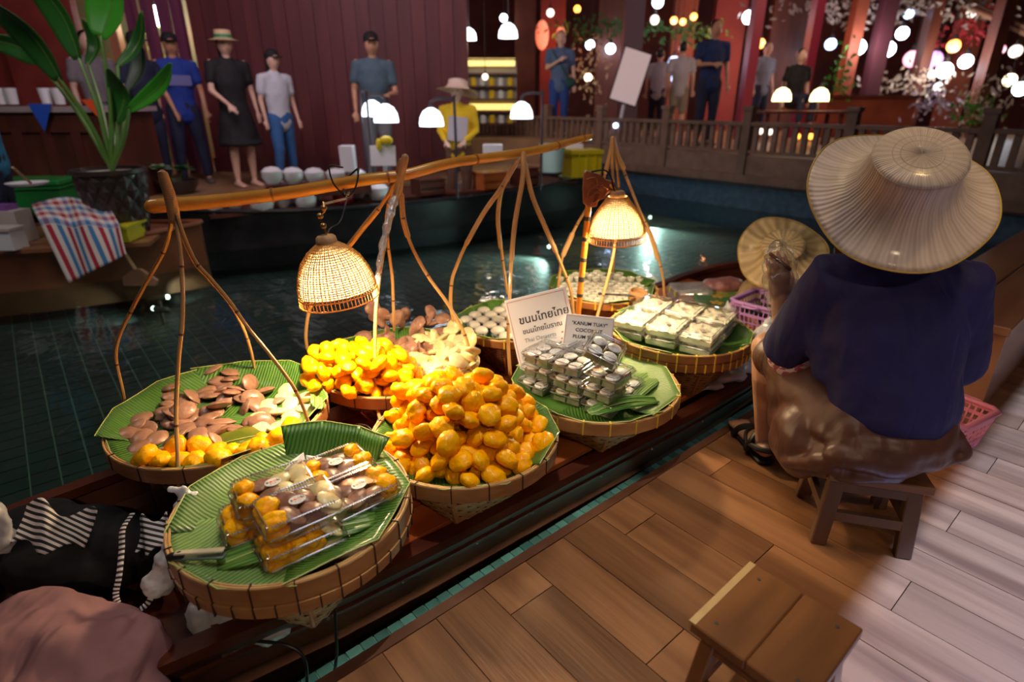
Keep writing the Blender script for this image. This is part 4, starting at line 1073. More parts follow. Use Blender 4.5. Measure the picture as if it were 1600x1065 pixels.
obj('emblem', MB().lathe([(.0030, .0006), (.0062, .0006)], 20), ink_r, t, False, loc=(sw*.09+.035, -sh*.80+.007, .0003))
text('S I A M', .008, ink_g, t, (sw*.14, -sh*.855, .0004))
mb = MB()
for i in range(9): mb.ball((sw*.80+rnd.uniform(-.008, .012), -sh*.58-rnd.uniform(0, .045), .0004), (.006, .004, .0003), 8)
obj('printed_flowers', mb, mat('print_pink', (.55, .16, .18), .6), t)['kind'] = 'stuff'
tl2 = atY(884.5, 489, 2.00); tr2 = atY(961, 497, 2.02); bl2 = atY(888, 560, 1.95)
sw2 = (tr2-tl2).length; t = sign('small white sign reading coconut plum sugar, right of the larger sign', bl2, tl2, tr2, sw2, .17)
for x0, y0, x1, y1 in ((.004, .006, sw2-.004, .0068), (.004, .006, .0048, .150), (sw2-.0048, .006, sw2-.004, .15)):
    obj('border_line', MB().box(((x0+x1)/2, -(y0+y1)/2, .0003), (x1-x0, y1-y0, .0005)), ink_r, t, False)
text('"KANUM TUAY"', .0185, ink, t, (sw2/2, -.038, .0004), align='CENTER', bold=.0003, sx=1.05)
text('COCONUT', .0185, ink, t, (sw2/2, -.063, .0004), align='CENTER', bold=.0003, sx=1.1)
text('PLUM SUGAR', .0185, ink, t, (sw2/2, -.088, .0004), align='CENTER', bold=.0003, sx=1.1)
# ================================================================ stools
stool_m = mat('stool_wood', (.25, .10, .028), .4, col2=(.12, .045, .014), nscale=8, stretch=(.25, 1.6, 1), bump=.2, contrast=(.3, .7), coat=.2)
stool_d = mat('stool_wood_dark', (.15, .07, .03), .5, col2=(.09, .04, .018), nscale=8, stretch=(1, 1, .3))
pale_m = mat('stool_pale_edge', (.62, .42, .18), .5, col2=(.50, .32, .12), nscale=9)
nail_m = mat('nail', (.10, .10, .10), .4, .6)
def stool(label, c, ang, S, H, m_top, m_leg, splay=.02, pale=True, S2=None):
    t = thing('stool', label, 'stool', (c[0], c[1], 0), ang); S2 = S2 or S
    for j in range(2):
        w_ = S2/2; bev(obj('seat_board', MB().box((0, (j-.5)*w_, H-.0125), (S, w_-.001, .025)), m_top, t, False), .003)
    if pale:
        obj('pale_sapwood', MB().box((0, S2/2-.004, H-.010), (S*.99, .014, .0215)), pale_m, t, False)
    for sx in (-1, 1):
        for sy in (-1, 1):
            p = Vector((sx*(S/2-.035), sy*(S2/2-.035), H-.025)); q = Vector((sx*(S/2-.020+splay), sy*(S2/2-.020+splay), 0))
            o = bev(obj('leg', MB().bar(q, p, .042, .030, (0, 1, 0)), m_leg, t, False), .003)
            obj('nail', MB().lathe([(.0001, .0012), (.0038, .001), (.004, 0)], 10), nail_m, t, loc=(sx*(S/2-.035), sy*(S2/2-.035), H))
    for sy in (-1, 1):
        obj('rail', MB().box((0, sy*(S2/2-.028), H-.045), (S-.075, .018, .036)), m_leg, t, False); obj('rail', MB().box((0, sy*(S2/2-.022), H*.42), (S-.06, .018, .030)), m_leg, t, False)
    for sx in (-1, 1):
        obj('rail', MB().box((sx*(S/2-.028), 0, H-.045), (.018, S2-.075, .036)), m_leg, t, False); obj('rail', MB().box((sx*(S/2-.022), 0, H*.42), (.018, S2-.06, .030)), m_leg, t, False)
    return t
stool('low dark wooden stool under the seated vendor', (1.035, 1.410), A_(-15), .262, .25, stool_m, stool_d, .0, False)
c_ = ((.508+.655)/2-.083+.0, 0)
L2 = Vector((.342, .806, 0)); T2 = Vector((.508, .955, 0)); R2_ = Vector((.655, .799, 0)); ctr = (L2+R2_)/2
stool('empty low wooden stool with a pale left edge in the front right corner', (ctr.x+.005, ctr.y-.005), A_(41), .235, .28, stool_m, stool_m, .008, True, .225)

# ================================================================ people
skin = mat('skin', (.62, .33, .19), .42, sss=.12, sssr=(1, .35, .15), col2=(.55, .28, .16), nscale=12)
skin_p = mat('skin_pale', (.72, .46, .34), .45, sss=.1)
hair_m = mat('hair_black', (.012, .009, .008), .35)
eye_m = mat('eye_dark', (.02, .012, .01), .2); lip_c = mat('lips', (.45, .13, .11), .4)
def hand(mb, wrist, d, up, side, s=1., curl=.5, spread=.10):
    """palm, four unequal bent fingers and a thumb leaving the side of the palm"""
    d = Vector(d).normalized(); up = Vector(up); up = (up-d*up.dot(d)).normalized(); x = d.cross(up)*side
    w_ = Vector(wrist)
    mb.tube([w_-d*.01*s, w_+d*.025*s, w_+d*.062*s, w_+d*.080*s], [(.020*s, .015*s), (.034*s, .015*s), (.038*s, .013*s), (.034*s, .010*s)], 12, True, ref=x)
    for i, (off, ln) in enumerate(((-.029, .060), (-.010, .070), (.010, .066), (.028, .052))):
        b = w_+d*(.078*s)+x*off*s; dd = (d+x*off*spread*30*s*.1).normalized(); ang = 0; p = b; pts = [p-d*.02*s]
        pts.append(p)
        for k, f in enumerate((.45, .32, .23)):
            ang += curl*(.55, .8, .6)[k]; v = dd*math.cos(ang)-up*math.sin(ang); p = p+v*ln*f*s; pts.append(p)
        mb.tube(pts, [.0088*s, .0086*s, .0080*s, .0072*s, .0060*s], 8)
    b = w_+d*.022*s-x*.030*s; v = (d*.55-x*.75-up*.35).normalized(); v2 = (d*.9-x*.15-up*.5).normalized()
    mb.tube([b+x*.015*s, b, b+v*.030*s, b+v*.030*s+v2*.026*s, b+v*.030*s+v2*.046*s], [.012*s, .0125*s, .0105*s, .0095*s, .0075*s], 8)
def radial(m, count, strength=.5, dist=.003, dark=.75, ringscale=None):
    nt = m.node_tree; N = nt.nodes; L = nt.links; b = N['Principled BSDF']
    tc = N.new('ShaderNodeTexCoord'); sx = N.new('ShaderNodeSeparateXYZ'); L.new(tc.outputs['Object'], sx.inputs[0])
    at = N.new('ShaderNodeMath'); at.operation = 'ARCTAN2'; L.new(sx.outputs[1], at.inputs[0]); L.new(sx.outputs[0], at.inputs[1])
    nz = N.new('ShaderNodeTexNoise'); nz.inputs['Scale'].default_value = 9; L.new(tc.outputs['Object'], nz.inputs['Vector'])
    ml = N.new('ShaderNodeMath'); ml.operation = 'MULTIPLY_ADD'; ml.inputs[1].default_value = count; L.new(at.outputs[0], ml.inputs[0]); 
    m3 = N.new('ShaderNodeMath'); m3.operation = 'MULTIPLY'; m3.inputs[1].default_value = 5; L.new(nz.outputs['Fac'], m3.inputs[0]); L.new(m3.outputs[0], ml.inputs[2])
    sn = N.new('ShaderNodeMath'); sn.operation = 'SINE'; L.new(ml.outputs[0], sn.inputs[0])
    ml2 = N.new('ShaderNodeMath'); ml2.operation = 'MULTIPLY'; ml2.inputs[1].default_value = count*.31; L.new(at.outputs[0], ml2.inputs[0])
    sn2 = N.new('ShaderNodeMath'); sn2.operation = 'SINE'; L.new(ml2.outputs[0], sn2.inputs[0])
    ad = N.new('ShaderNodeMath'); ad.operation = 'ADD'; L.new(sn.outputs[0], ad.inputs[0]); L.new(sn2.outputs[0], ad.inputs[1])
    mr = N.new('ShaderNodeMapRange'); mr.inputs['From Min'].default_value = -2; mr.inputs['From Max'].default_value = 2; L.new(ad.outputs[0], mr.inputs['Value'])
    r = N.new('ShaderNodeValToRGB'); r.color_ramp.elements[0].position = .1; r.color_ramp.elements[1].position = .8; r.color_ramp.elements[0].color = (dark, dark*.95, dark*.9, 1); r.color_ramp.elements[1].color = (1, 1, 1, 1); L.new(mr.outputs[0], r.inputs[0])
    src = [l.from_socket for l in L if l.to_socket == b.inputs['Base Color']]
    mx = N.new('ShaderNodeMix'); mx.data_type = 'RGBA'; mx.blend_type = 'MULTIPLY'; mx.inputs[0].default_value = 1
    if src: L.new(src[0], mx.inputs[6])
    else: mx.inputs[6].default_value = b.inputs['Base Color'].default_value
    L.new(r.outputs[0], mx.inputs[7]); L.new(mx.outputs[2], b.inputs['Base Color'])
    bp = N.new('ShaderNodeBump'); bp.inputs['Strength'].default_value = strength; bp.inputs['Distance'].default_value = dist; L.new(mr.outputs[0], bp.inputs['Height']); L.new(bp.outputs[0], b.inputs['Normal'])
    return m
straw_m = radial(mat('palm_leaf_straw', (.90, .76, .64), .36, col2=(.80, .66, .54), nscale=6, coat=.15, trans=(.12, (.7, .5, .3))), 95, .7, .003, .80)
straw_y = radial(mat('palm_leaf_yellow', (.66, .50, .26), .42, col2=(.56, .40, .18), nscale=6, coat=.25), 24, .8, .006, .6)
gold_edge = mat('hat_edge', (.50, .33, .06), .5)
hatring = mat('hat_ring', (.55, .42, .32), .5)
def palm_hat(parent, c, n, R, m, spin=0., k=1.):
    n = Vector(n).normalized(); rot = Vector((0, 0, 1)).rotation_difference(n).to_euler()
    def wob(t, i): return 1+(.012*math.sin(3*t+spin)+.006*math.sin(7*t))*(i/9)
    pr = [(.0001, .700), (.14, .699), (.30, .697), (.42, .684), (.462, .655), (.458, .58), (.475, .46), (.52, .32), (.62, .18), (.78, .075), (.92, .018), (1.0, 0)]
    mb = MB().lathe([(r*R, z*R*k) for r, z in pr], 96, fn=wob)
    def lift(v):
        x, y, z = v; rr = math.hypot(x, y)/R
        return (x, y, z+R*.09*max(0, rr-.45)*math.cos(2*math.atan2(y, x)+spin)+R*.42*max(0, rr-.5)*max(0, math.cos(math.atan2(y, x)-2.15))**1.5)
    mb.v = [lift(v) for v in mb.v]
    h = obj('hat', mb, m, parent, True, 180, loc=Vector(c)-parent.location); h.rotation_euler = rot; solid(h, .002)
    q = MB()
    pts = [lift((R*wob(t, 11)*math.cos(t), R*wob(t, 11)*math.sin(t), 0)) for t in [2*PI*i/80 for i in range(81)]]
    q.tube(pts, .0026*R/.235, 6, cap=False); obj('hat_edge', q, gold_edge, h)
    q = MB(); q.ring(R*.28, .0016, (0, 0, .6975*R*k), 48, 5); q.ring(R*.205, .0018, (0, 0, .6985*R*k), 48, 5); q.ring(R*.463, .0014, (0, 0, .655*R*k), 64, 5)
    for i in range(5): a = i*1.256; q.tube([(0, 0, .70*R*k), (R*.20*math.cos(a), R*.20*math.sin(a), .70*R*k)], .0014, 5)
    obj('crown_ring', q, hatring, h)
    return h

# ---------------------------------------------------------------- the seated vendor, seen from behind
navy = mat('shirt_navy', (.012, .010, .085), .75, col2=(.018, .016, .12), nscale=5, bump=.35, bscale=7, bdist=.02)
nt = navy.node_tree
satin = mat('satin_brown', (.085, .033, .020), .43, col2=(.125, .052, .032), nscale=3, spec=.45)
def fold_bump(m, scale, stretch, dist, strength=1., rot=(0, 0, .5)):
    nt = m.node_tree; N = nt.nodes; L = nt.links; b = N['Principled BSDF']
    tc = N.new('ShaderNodeTexCoord'); mp = N.new('ShaderNodeMapping'); mp.inputs['Scale'].default_value = stretch; mp.inputs['Rotation'].default_value = rot
    L.new(tc.outputs['Object'], mp.inputs[0]); n = N.new('ShaderNodeTexNoise'); n.inputs['Scale'].default_value = scale; n.inputs['Detail'].default_value = 2; n.inputs['Distortion'].default_value = .6; L.new(mp.outputs[0], n.inputs['Vector'])
    bp = N.new('ShaderNodeBump'); bp.inputs['Strength'].default_value = strength; bp.inputs['Distance'].default_value = dist; L.new(n.outputs['Fac'], bp.inputs['Height'])
    pn = [l.from_socket for l in L if l.to_socket == b.inputs['Normal']]
    if pn: L.new(pn[0], bp.inputs['Normal'])
    L.new(bp.outputs[0], b.inputs['Normal'])
fold_bump(satin, 9, (2.4, 2.4, .22), .008, .7, (.7, .45, .3)); fold_bump(navy, 10, (1.6, 1.2, .35), .02, .8)
cuff_m = mat('cuff_pink_pattern', (.42, .10, .14), .7, col2=(.80, .62, .60), nscale=55, contrast=(.5, .56), detail=1)
VR = Vector((1.035, 1.41, 0))
v = thing('person', 'vendor in a dark blue shirt and wide palm hat sitting on the low stool', 'person', tuple(VR))
Lh, Rh = V(.965, 1.42, .345), V(1.115, 1.42, .345); Lk, Rk = V(.872, 1.79, .425), V(1.03, 1.80, .43)
La, Ra = V(.905, 1.765, .085), V(1.035, 1.765, .085)
Ls, Rs = V(.875, 1.50, .755), V(1.185, 1.46, .75); Le, Re = V(.852, 1.625, .485), V(1.275, 1.50, .50)
Lw, Rw = V(.836, 1.70, .625), V(1.225, 1.60, .36)
mb = WMB()
mb.tube([V(1.04, 1.41, .36), V(1.04, 1.41, .48), V(1.03, 1.45, .64), V(1.025, 1.475, .735)], [(.15, .11), (.13, .095), (.155, .105), (.13, .075)], 20, ref=(1, 0, 0))
mb.tube([V(1.02, 1.48, .74), V(1.0, 1.50, .83)], [.052, .047], 14); mb.ball((.985, 1.515, .905), (.078, .095, .115), 20)
mb.ball((.975, 1.61, .885), (.012, .016, .018), 8); mb.ball((.91, 1.515, .895), (.010, .016, .026), 8); mb.ball((1.062, 1.515, .895), (.010, .016, .026), 8)
for h_, k_, a_ in ((Lh, Lk, La), (Rh, Rk, Ra)):
    mb.tube([h_, h_.lerp(k_, .5), k_], [.092, .078, .056], 16); mb.ball(k_, (.056, .058, .056), 14)
    mb.tube([k_, k_.lerp(a_, .30)+V(0, -.016, 0), k_.lerp(a_, .62), a_], [.053, .055, .040, .029], 16)
    mb.tube([a_+V(0, -.025, -.035), a_+V(.0, .03, -.045), a_+V(0, .11, -.056), a_+V(0, .19, -.064), a_+V(0, .215, -.066)], [(.028, .028), (.036, .030), (.041, .022), (.043, .014), (.034, .010)], 14, ref=(1, 0, 0))
    mb.tube([a_, a_+V(0, .02, -.035)], [.030, .034], 12)
    for i in range(5): q = a_+V(-.034+.017*i, .205-.004*abs(i-(1 if h_ is Rh else 3)), -.068); mb.tube([q, q+V(0, .028, 0)], [.0095, .0085], 8)
for s_, e_, w_ in ((Ls, Le, Lw), (Rs, Re, Rw)):
    mb.tube([s_, s_.lerp(e_, .5), e_], [.047, .041, .034], 14); mb.tube([e_, e_.lerp(w_, .35), w_], [.035, .036, .025], 14)
hand(mb, Lw, (-.12, .22, 1), (.15, -1, .2), -1, 1.02, .26, .38); hand(mb, Rw, (-.3, .5, -.75), (.6, .4, .4), -1, .92, .4)
fuse(obj('body', mb, skin, v), .0042, 3)
mb = WMB()   # shirt
mb.tube([V(1.055, 1.395, .385), V(1.050, 1.39, .43), V(1.04, 1.40, .50), V(1.03, 1.435, .62), V(1.025, 1.462, .72), V(1.02, 1.475, .765)], [(.172, .122), (.170, .122), (.164, .120), (.180, .128), (.172, .108), (.115, .075)], 28, ref=(1, 0, 0))
mb.tube([V(1.02, 1.48, .76), V(1.01, 1.49, .80)], [.066, .056], 16)
for s_, e_, w_ in ((Ls, Le, Lw), (Rs, Re, Rw)):
    c0_ = V(1.02, 1.465, .72)
    mb.tube([s_.lerp(c0_, .5), s_, s_.lerp(e_, .45), e_+(e_-s_)*.02, e_.lerp(w_, .12)], [.088, .080, .082, .078, .066], 18)
mb.tube([V(.90, 1.50, .74), V(.875, 1.50, .62), V(.90, 1.46, .50)], [.06, .055, .05], 14)
sh = fuse(obj('shirt', mb, navy, v), .009, 7, (.012, .09, 'CLOUDS'))
mb = WMB(); mb.tube([Le.lerp(Lw, -.02)+V(-.002, -.012, -.012), Le.lerp(Lw, .08)+V(-.002, -.012, -.020)], [.060, .058], 20); mb.tube([Le+V(.03, -.035, .0), Le+V(.02, -.02, -.040)], [.056, .052], 18)
fuse(obj('cuff', mb, cuff_m, v), .009, 4)
mb = WMB(); mb.tube([Re.lerp(Rw, .08), Re.lerp(Rw, .42)], [.058, .050], 20); obj('cuff', mb, cuff_m, v)
mb = WMB(); mb.box((.925, 1.36, .395), (.035, .012, .05), (0.2, .3, -.6)); bev(obj('hem_trim', mb, mat('trim_woven', (.55, .52, .48), .7, col2=(.12, .11, .10), nscale=90, contrast=(.48, .52)), v), .004)
mb = WMB()   # satin trousers draped over the stool
for h_, k_, rr_ in ((Lh, Lk, 1.), (Rh, Rk, 1.)):
    mb.tube([h_+V(0, -.02, 0), h_.lerp(k_, .45), h_.lerp(k_, .86)], [.125, .110*rr_, .076], 20)
mb.ball((1.04, 1.40, .345), (.205, .160, .080), 28); mb.ball((1.02, 1.31, .320), (.175, .070, .055), 24); mb.ball((1.18, 1.38, .315), (.080, .08, .055), 20)
mb.ball((.91, 1.38, .295), (.075, .090, .075), 20); mb.ball((.865, 1.48, .27), (.075, .12, .12), 20); mb.ball((.915, 1.60, .30), (.06, .12, .12), 20)
mb.tube([V(.87, 1.62, .36), V(.875, 1.58, .25), V(.89, 1.53, .17)], [.065, .058, .03], 16); mb.tube([V(1.00, 1.72, .37), V(.99, 1.66, .26), V(.98, 1.62, .2)], [.06, .055, .04], 16)
mb.tube(bez([V(.90, 1.33, .30), V(1.0, 1.295, .295), V(1.12, 1.295, .295), V(1.21, 1.34, .30)], 5), [.026]*16, 12)
mb.tube(bez([V(.85, 1.52, .20), V(.865, 1.40, .225), V(.93, 1.31, .26), V(1.03, 1.285, .275)], 5), [.024]*16, 12)
for p0, p1, p2, r_ in ((V(.93, 1.32, .38), V(.845, 1.42, .33), V(.85, 1.55, .22), .020), (V(.97, 1.29, .37), V(.865, 1.31, .30), V(.815, 1.42, .22), .018), (V(.94, 1.42, .44), V(.86, 1.56, .41), V(.85, 1.66, .33), .018),
                   (V(1.0, 1.29, .38), V(.93, 1.28, .33), V(.86, 1.34, .26), .017), (V(1.10, 1.28, .37), V(1.08, 1.265, .33), V(.99, 1.28, .275), .016), (V(1.20, 1.32, .37), V(1.22, 1.31, .32), V(1.15, 1.30, .28), .016)):
    mb.tube(bez([p0, p1, p2], 5), r_, 10)
fuse(obj('trousers', mb, satin, v), .0065, 4, (.014, .075, 'WOOD'))
mb = WMB(); mb.ball((.985, 1.508, .925), (.088, .105, .112), 20); mb.tube([V(.985, 1.42, .90), V(.99, 1.41, .86)], [.035, .03], 12); obj('hair', mb, hair_m, v)
palm_hat(v, (.962, 1.455, .972), (-.20, -.60, .78), .212, straw_m, .6)
# sandals
rubs = mat('sandal_black', (.012, .010, .010), .55)
for a_ in (La, Ra):
    mb = WMB(); mb.tube([a_+V(0, -.045, -.073), a_+V(0, .0, -.074), a_+V(0, .10, -.075), a_+V(0, .19, -.075), a_+V(0, .235, -.074)], [(.030, .011), (.036, .012), (.042, .011), (.046, .010), (.034, .008)], 16, ref=(1, 0, 0))
    sd = obj('sandal', mb, rubs, v)
    for pts, r_ in (([(-.046, .02, -.06), (-.036, .01, -.012), (0, .035, .006), (.036, .01, -.012), (.046, .02, -.06)], .011), ([(-.040, .005, -.035), (-.030, -.045, -.02), (0, -.062, -.018), (.030, -.045, -.02), (.040, .005, -.035)], .011), ([(-.048, .14, -.068), (-.03, .13, -.038), (0, .125, -.030), (.03, .13, -.038), (.048, .14, -.068)], .013), ([(-.044, .03, -.06), (-.030, .08, -.030), (0, .11, -.028)], .007)):
        q = WMB(); q.tube(bez([a_+V(*p) for p in pts], 5), (r_*.5, r_*1.5), 8, ref=(0, .4, 1)) if False else q.tube(bez([a_+V(*p) for p in pts], 5), r_, 8); o = obj('strap', q, rubs, v)
glove_m = clear('glove_film', (.98, .98, .99), .14, .06, .55, bump=.8, bscale=55, white=.03)
mb = WMB(); mb.tube(bez([Lw+V(0, -.01, -.03), Lw+V(0, 0, .02), Lw+V(-.004, .02, .07), Lw+V(-.008, .035, .12), Lw+V(-.01, .05, .15)], 4), [.034+.016*math.sin(i/16*PI)+.004*math.sin(i*1.9) for i in range(17)], 14)
mb.tube([Lw+V(.02, .03, .05), Lw+V(.055, .04, .04)], [.03, .018], 10); obj('glove', mb, glove_m, v)
mb = WMB(); p_ = Lw+V(-.008, .02, .125); mb.tube([p_+V(.03, .0, -.03), p_+V(-.028, .02, .012)], .006, 8); tag(obj('spatula', mb, mat('spatula_wood', (.25, .10, .03), .5)), 'short brown wooden stick held in the vendor\'s gloved left hand', 'stick')
# ================================================================ things around the baskets
# floral green round tray, wrapped cups, bags and baskets by the vendor
tc_ = W(2.86, 1.50, 0)
green_m = mat('painted_tray_green', (.05, .20, .07), .35, col2=(.30, .30, .05), nscale=7, contrast=(.52, .62), coat=.4)
t = thing('round_tray', 'green painted round tray with a flower pattern between the coconut boxes and the purple basket', 'tray', (tc_.x, tc_.y, .185))
obj('tray_top', MB().lathe([(.0001, .0), (.19, .0), (.205, .010), (.212, .012), (.214, .004), (.20, -.012), (.0001, -.012)], 48), green_m, t)
obj('tray_stand', MB().lathe([(.15, -.012), (.12, -.06), (.13, -.135), (.0001, -.137)], 32), board_m, t)
flm = mat('tray_flower', (.50, .32, .05), .4)
for x, y in ((.09, .05), (-.06, .08), (.03, -.09), (-.10, -.03)):
    q = MB()
    for k in range(5): q.ball((x+.022*math.cos(k*1.256), y+.022*math.sin(k*1.256), .001), (.017, .012, .0012), 10, (0, 0, k*1.256))
    obj('painted_flower', q, flm, t)
p = W(2.82, 1.76, .13); t = thing('wrapped_cups', 'row of stacked clear plastic cups wrapped in film on the far side of the boat', 'cups', tuple(p), .10)
for r_ in range(2):
    for i in range(10):
        q = MB().lathe([(.026, 0), (.036, .018), (.037, .018), (.027, .001)], 20, axis=(1, 0, 0)); o = obj('cup', q, plastic_edge, t, loc=(i*.017-.08, r_*.075-.04, .045))
obj('film', bev(obj('film_tmp', MB().box((.01, .0, .045), (.22, .17, .092)), film, None), .02).data, film, t) if False else bev(obj('wrapping', MB().box((.01, 0, .045), (.22, .17, .09)), film, t), .02, 3)
for y in (-.05, .03): obj('label_patch', MB().box((-.101, y, .06), (.001, .022, .03)), mat('label_yellow', (.75, .60, .05), .5), t)
mauve = mat('mauve_packet', (.30, .12, .12), .35, bump=.5, bscale=12, bdist=.02, coat=.3)
p = W(3.02, 1.66, .20); mb = MB(); mb.ball((0, 0, 0), (.10, .075, .05), 24); mb.ball((.05, 0, .01), (.07, .07, .045), 20); mb.ball((-.06, .01, 0), (.06, .07, .042), 20)
o = fuse(obj('wrapped_packet', mb, mauve), .008, 5, (.02, .06, 'CLOUDS')); o.location = p; tag(o, 'brownish pink plastic packet beside the wrapped cups', 'packet')
lilac = mat('basket_lilac', (.50, .26, .62), .35, coat=.3); pinkm = mat('basket_pink', (.75, .22, .30), .35, coat=.3)
def plastic_basket(label, c, ang, S, H, m, tp=.78, rows=5, cols=9):
    t = thing('plastic_basket', label, 'basket', tuple(c), ang); a = S[0]/2; b = S[1]/2
    mb = MB(); k = tp
    mb.box((0, 0, .004), (S[0]*k, S[1]*k, .006))
    for x0, y0, x1, y1 in ((-a, -b, a, -b), (a, -b, a, b), (a, b, -a, b), (-a, b, -a, -b)):
        for r_ in range(rows+1):
            f = r_/rows; q = k+(1-k)*f; wd = .014 if r_ in (0, rows-1, rows) else .006
            mb.bar((x0*q, y0*q, H*f*.93), (x1*q, y1*q, H*f*.93), .003, wd)
        for j in range(cols+1):
            f = j/cols; xx = x0+(x1-x0)*f; yy = y0+(y1-y0)*f; mb.bar((xx*k, yy*k, 0), (xx*.985, yy*.985, H*.93), .003, .006, (x1-x0, y1-y0, 0))
    obj('lattice', mb, m, t, False)
    mb = MB(); q = .012
    pts = [(-a+.02, -b-q*.3), (a-.02, -b-q*.3), (a+q*.3, -b+.02), (a+q*.3, b-.02), (a-.02, b+q*.3), (-a+.02, b+q*.3), (-a-q*.3, b-.02), (-a-q*.3, -b+.02), (-a+.02, -b-q*.3)]
    mb.tube([(x, y, H) for x, y in pts], [(.009, .013)]*9, 10, ref=(0, 0, 1)); obj('rolled_rim', mb, m, t)
    for s_ in (-1, 1):
        obj('handle_loop', MB().tube(bez([(s_*a, -.04, H), (s_*(a+.03), -.03, H-.004), (s_*(a+.035), .0, H-.005), (s_*(a+.03), .03, H-.004), (s_*a, .04, H)], 4), .006, 8), m, t)
    return t
plastic_basket('lilac plastic basket in the boat under the vendor\'s raised hand', W(2.74, 1.27, .06), BANG+.05, (.28, .22), .22, lilac)
plastic_basket('pink plastic basket on the deck at the vendor\'s right side against the bench', V(1.62, 1.86, .004), BANG-.2, (.26, .20), .15, pinkm)
clip_o = tag(obj('paper_scrap', MB().box((0, 0, 0), (.02, .012, .006), (0, .2, .4)), mat('scrap_orange', (.8, .22, .05), .5)), 'small orange scrap beside the lilac basket', 'scrap'); clip_o.location = W(2.52, 1.22, .20)
# crumpled plastic bags
bagm = clear('bag_plastic', (.95, .95, .97), .22, .25, .8, bump=1., bscale=22, white=.50)
def bag(label, pts, c, name='plastic_bag', m=None, vox=.009, disp=(.03, .045, 'CLOUDS'), cat='bag'):
    mb = MB()
    for p, r in pts: mb.ball(p, r, 18)
    if vox == .006: mb.tube([p for p, r in pts[:5]], [(r[0]*.9, r[0]*.6) for p, r in pts[:5]], 14)
    o = fuse(obj(name, mb, m or bagm), vox, 3, disp); o.location = c; tag(o, label, cat); return o
bag('crumpled clear plastic bag on the gunwale between the coconut basket and the vendor\'s knee', [((0, 0, 0), (.06, .05, .07)), ((.05, -.01, -.04), (.06, .05, .04)), ((-.06, -.03, -.06), (.08, .04, .025)), ((.03, .03, .06), (.035, .03, .05))], W(2.42, 1.10, .19))
bag('flattened clear plastic sheet trailing below the coconut basket along the gunwale', [((0, 0, 0), (.09, .045, .020)), ((-.10, -.065, -.010), (.07, .035, .018)), ((.10, .06, .01), (.06, .04, .02))], W(2.14, 1.095, .105))
bag('knotted clear plastic bag lying on the green tray', [((0, 0, 0), (.04, .035, .022)), ((.02, .02, .03), (.014, .014, .03)), ((-.02, .0, .03), (.012, .02, .025))], W(2.62, 1.38, .225))
# bags hanging under the front left basket
pk = atY(286, 768, 1.28)
bp_ts = [(288, 768, 1.16, .014, .018), (283, 800, 1.14, .020, .032), (277, 838, 1.12, .026, .036), (265, 876, 1.10, .034, .036), (248, 912, 1.08, .042, .030), (272, 764, 1.16, .018, .008), (303, 772, 1.16, .016, .008)]
t = bag('thin white plastic bag tied to the front strand of the bamboo hanger', [(tuple(atY(x, y, Y)-atY(288, 768, 1.16)), (a, a*.7, b)) for x, y, Y, a, b in bp_ts], atY(288, 768, 1.16), vox=.006, disp=(.02, .03, 'CLOUDS'))
bag('crumpled white plastic bag hanging below the front left basket', [((0, 0, 0), (.05, .04, .05)), ((.05, .01, -.05), (.06, .045, .06)), ((.10, .03, -.10), (.07, .05, .04)), ((-.02, -.02, -.02), (.03, .03, .06))], atY(330, 945, 1.02))
bag('pale plastic bag end at the very left edge above the pink cloth bundle', [((0, 0, 0), (.03, .03, .06)), ((-.01, 0, -.06), (.03, .03, .05))], atY(-4, 810, 1.15))
# pink cloth bundle in the bottom left corner
pinkcl = mat('dusty_pink_cloth', (.27, .125, .135), .8, col2=(.34, .17, .18), nscale=4); fold_bump(pinkcl, 6, (1.6, .5, 1), .05, 1.)
bag('large dusty pink cloth bundle lying in the boat at the bottom left', [((0, 0, 0), (.20, .17, .13)), ((-.12, .02, .02), (.16, .15, .12)), ((.10, -.06, -.04), (.14, .13, .11)), ((.02, -.14, -.02), (.17, .13, .12)), ((-.18, -.08, .0), (.18, .15, .13)), ((-.05, .05, .02), (.18, .12, .10))], atY(95, 1010, .86)+V(0, 0, -.09), 'cloth_bundle', pinkcl, .011, (.075, .13, 'CLOUDS'), 'cloth')
# black bag with striped straps
blackf = mat('black_fabric', (.006, .006, .007), .8, bump=.5, bscale=9, bdist=.02)
bc_ = atY(120, 825, 1.30)
bag('black fabric bag with black and white striped cloth in the boat behind the pink bundle', [((0, 0, -.04), (.16, .10, .10)), ((-.12, .02, -.03), (.13, .10, .09)), ((.13, -.02, -.06), (.12, .10, .10)), ((.0, -.08, -.08), (.18, .08, .09))], bc_, 'fabric_bag', blackf, .010, (.02, .08, 'CLOUDS'))
def striped(name, scale, axis, c1=(.012, .012, .014), c2=(.72, .66, .66)):
    m = mat(name, c1, .7); stripes(m, axis, scale, c1, c2, 0, .001, (.48, .52), 1, .3); return m
st_cloth = striped('striped_cloth', 24, (.3, .1, 1))
mb = MB().grid(lambda u, v: Vector(((u-.5)*.16, .02*math.sin(u*7+v*3), (v-.5)*.10+.018*math.sin(u*9))), 28, 14)
o = solid(obj('striped_cloth', mb, st_cloth), .003); o.location = atY(84, 825, 1.19); o.rotation_euler = (-.9, .35, .2); tag(o, 'black and white striped cloth bunched on the left of the black bag', 'cloth')
mb = MB().grid(lambda u, v: Vector(((u-.5)*.09, .012*math.sin(u*7+v*3), (v-.5)*.09+.012*math.sin(u*9))), 20, 12)
o = solid(obj('striped_cloth', mb, st_cloth), .003); o.location = atY(236, 835, 1.20); o.rotation_euler = (-.8, -.25, -.1); tag(o, 'small striped cloth patch on the right end of the black bag', 'cloth')
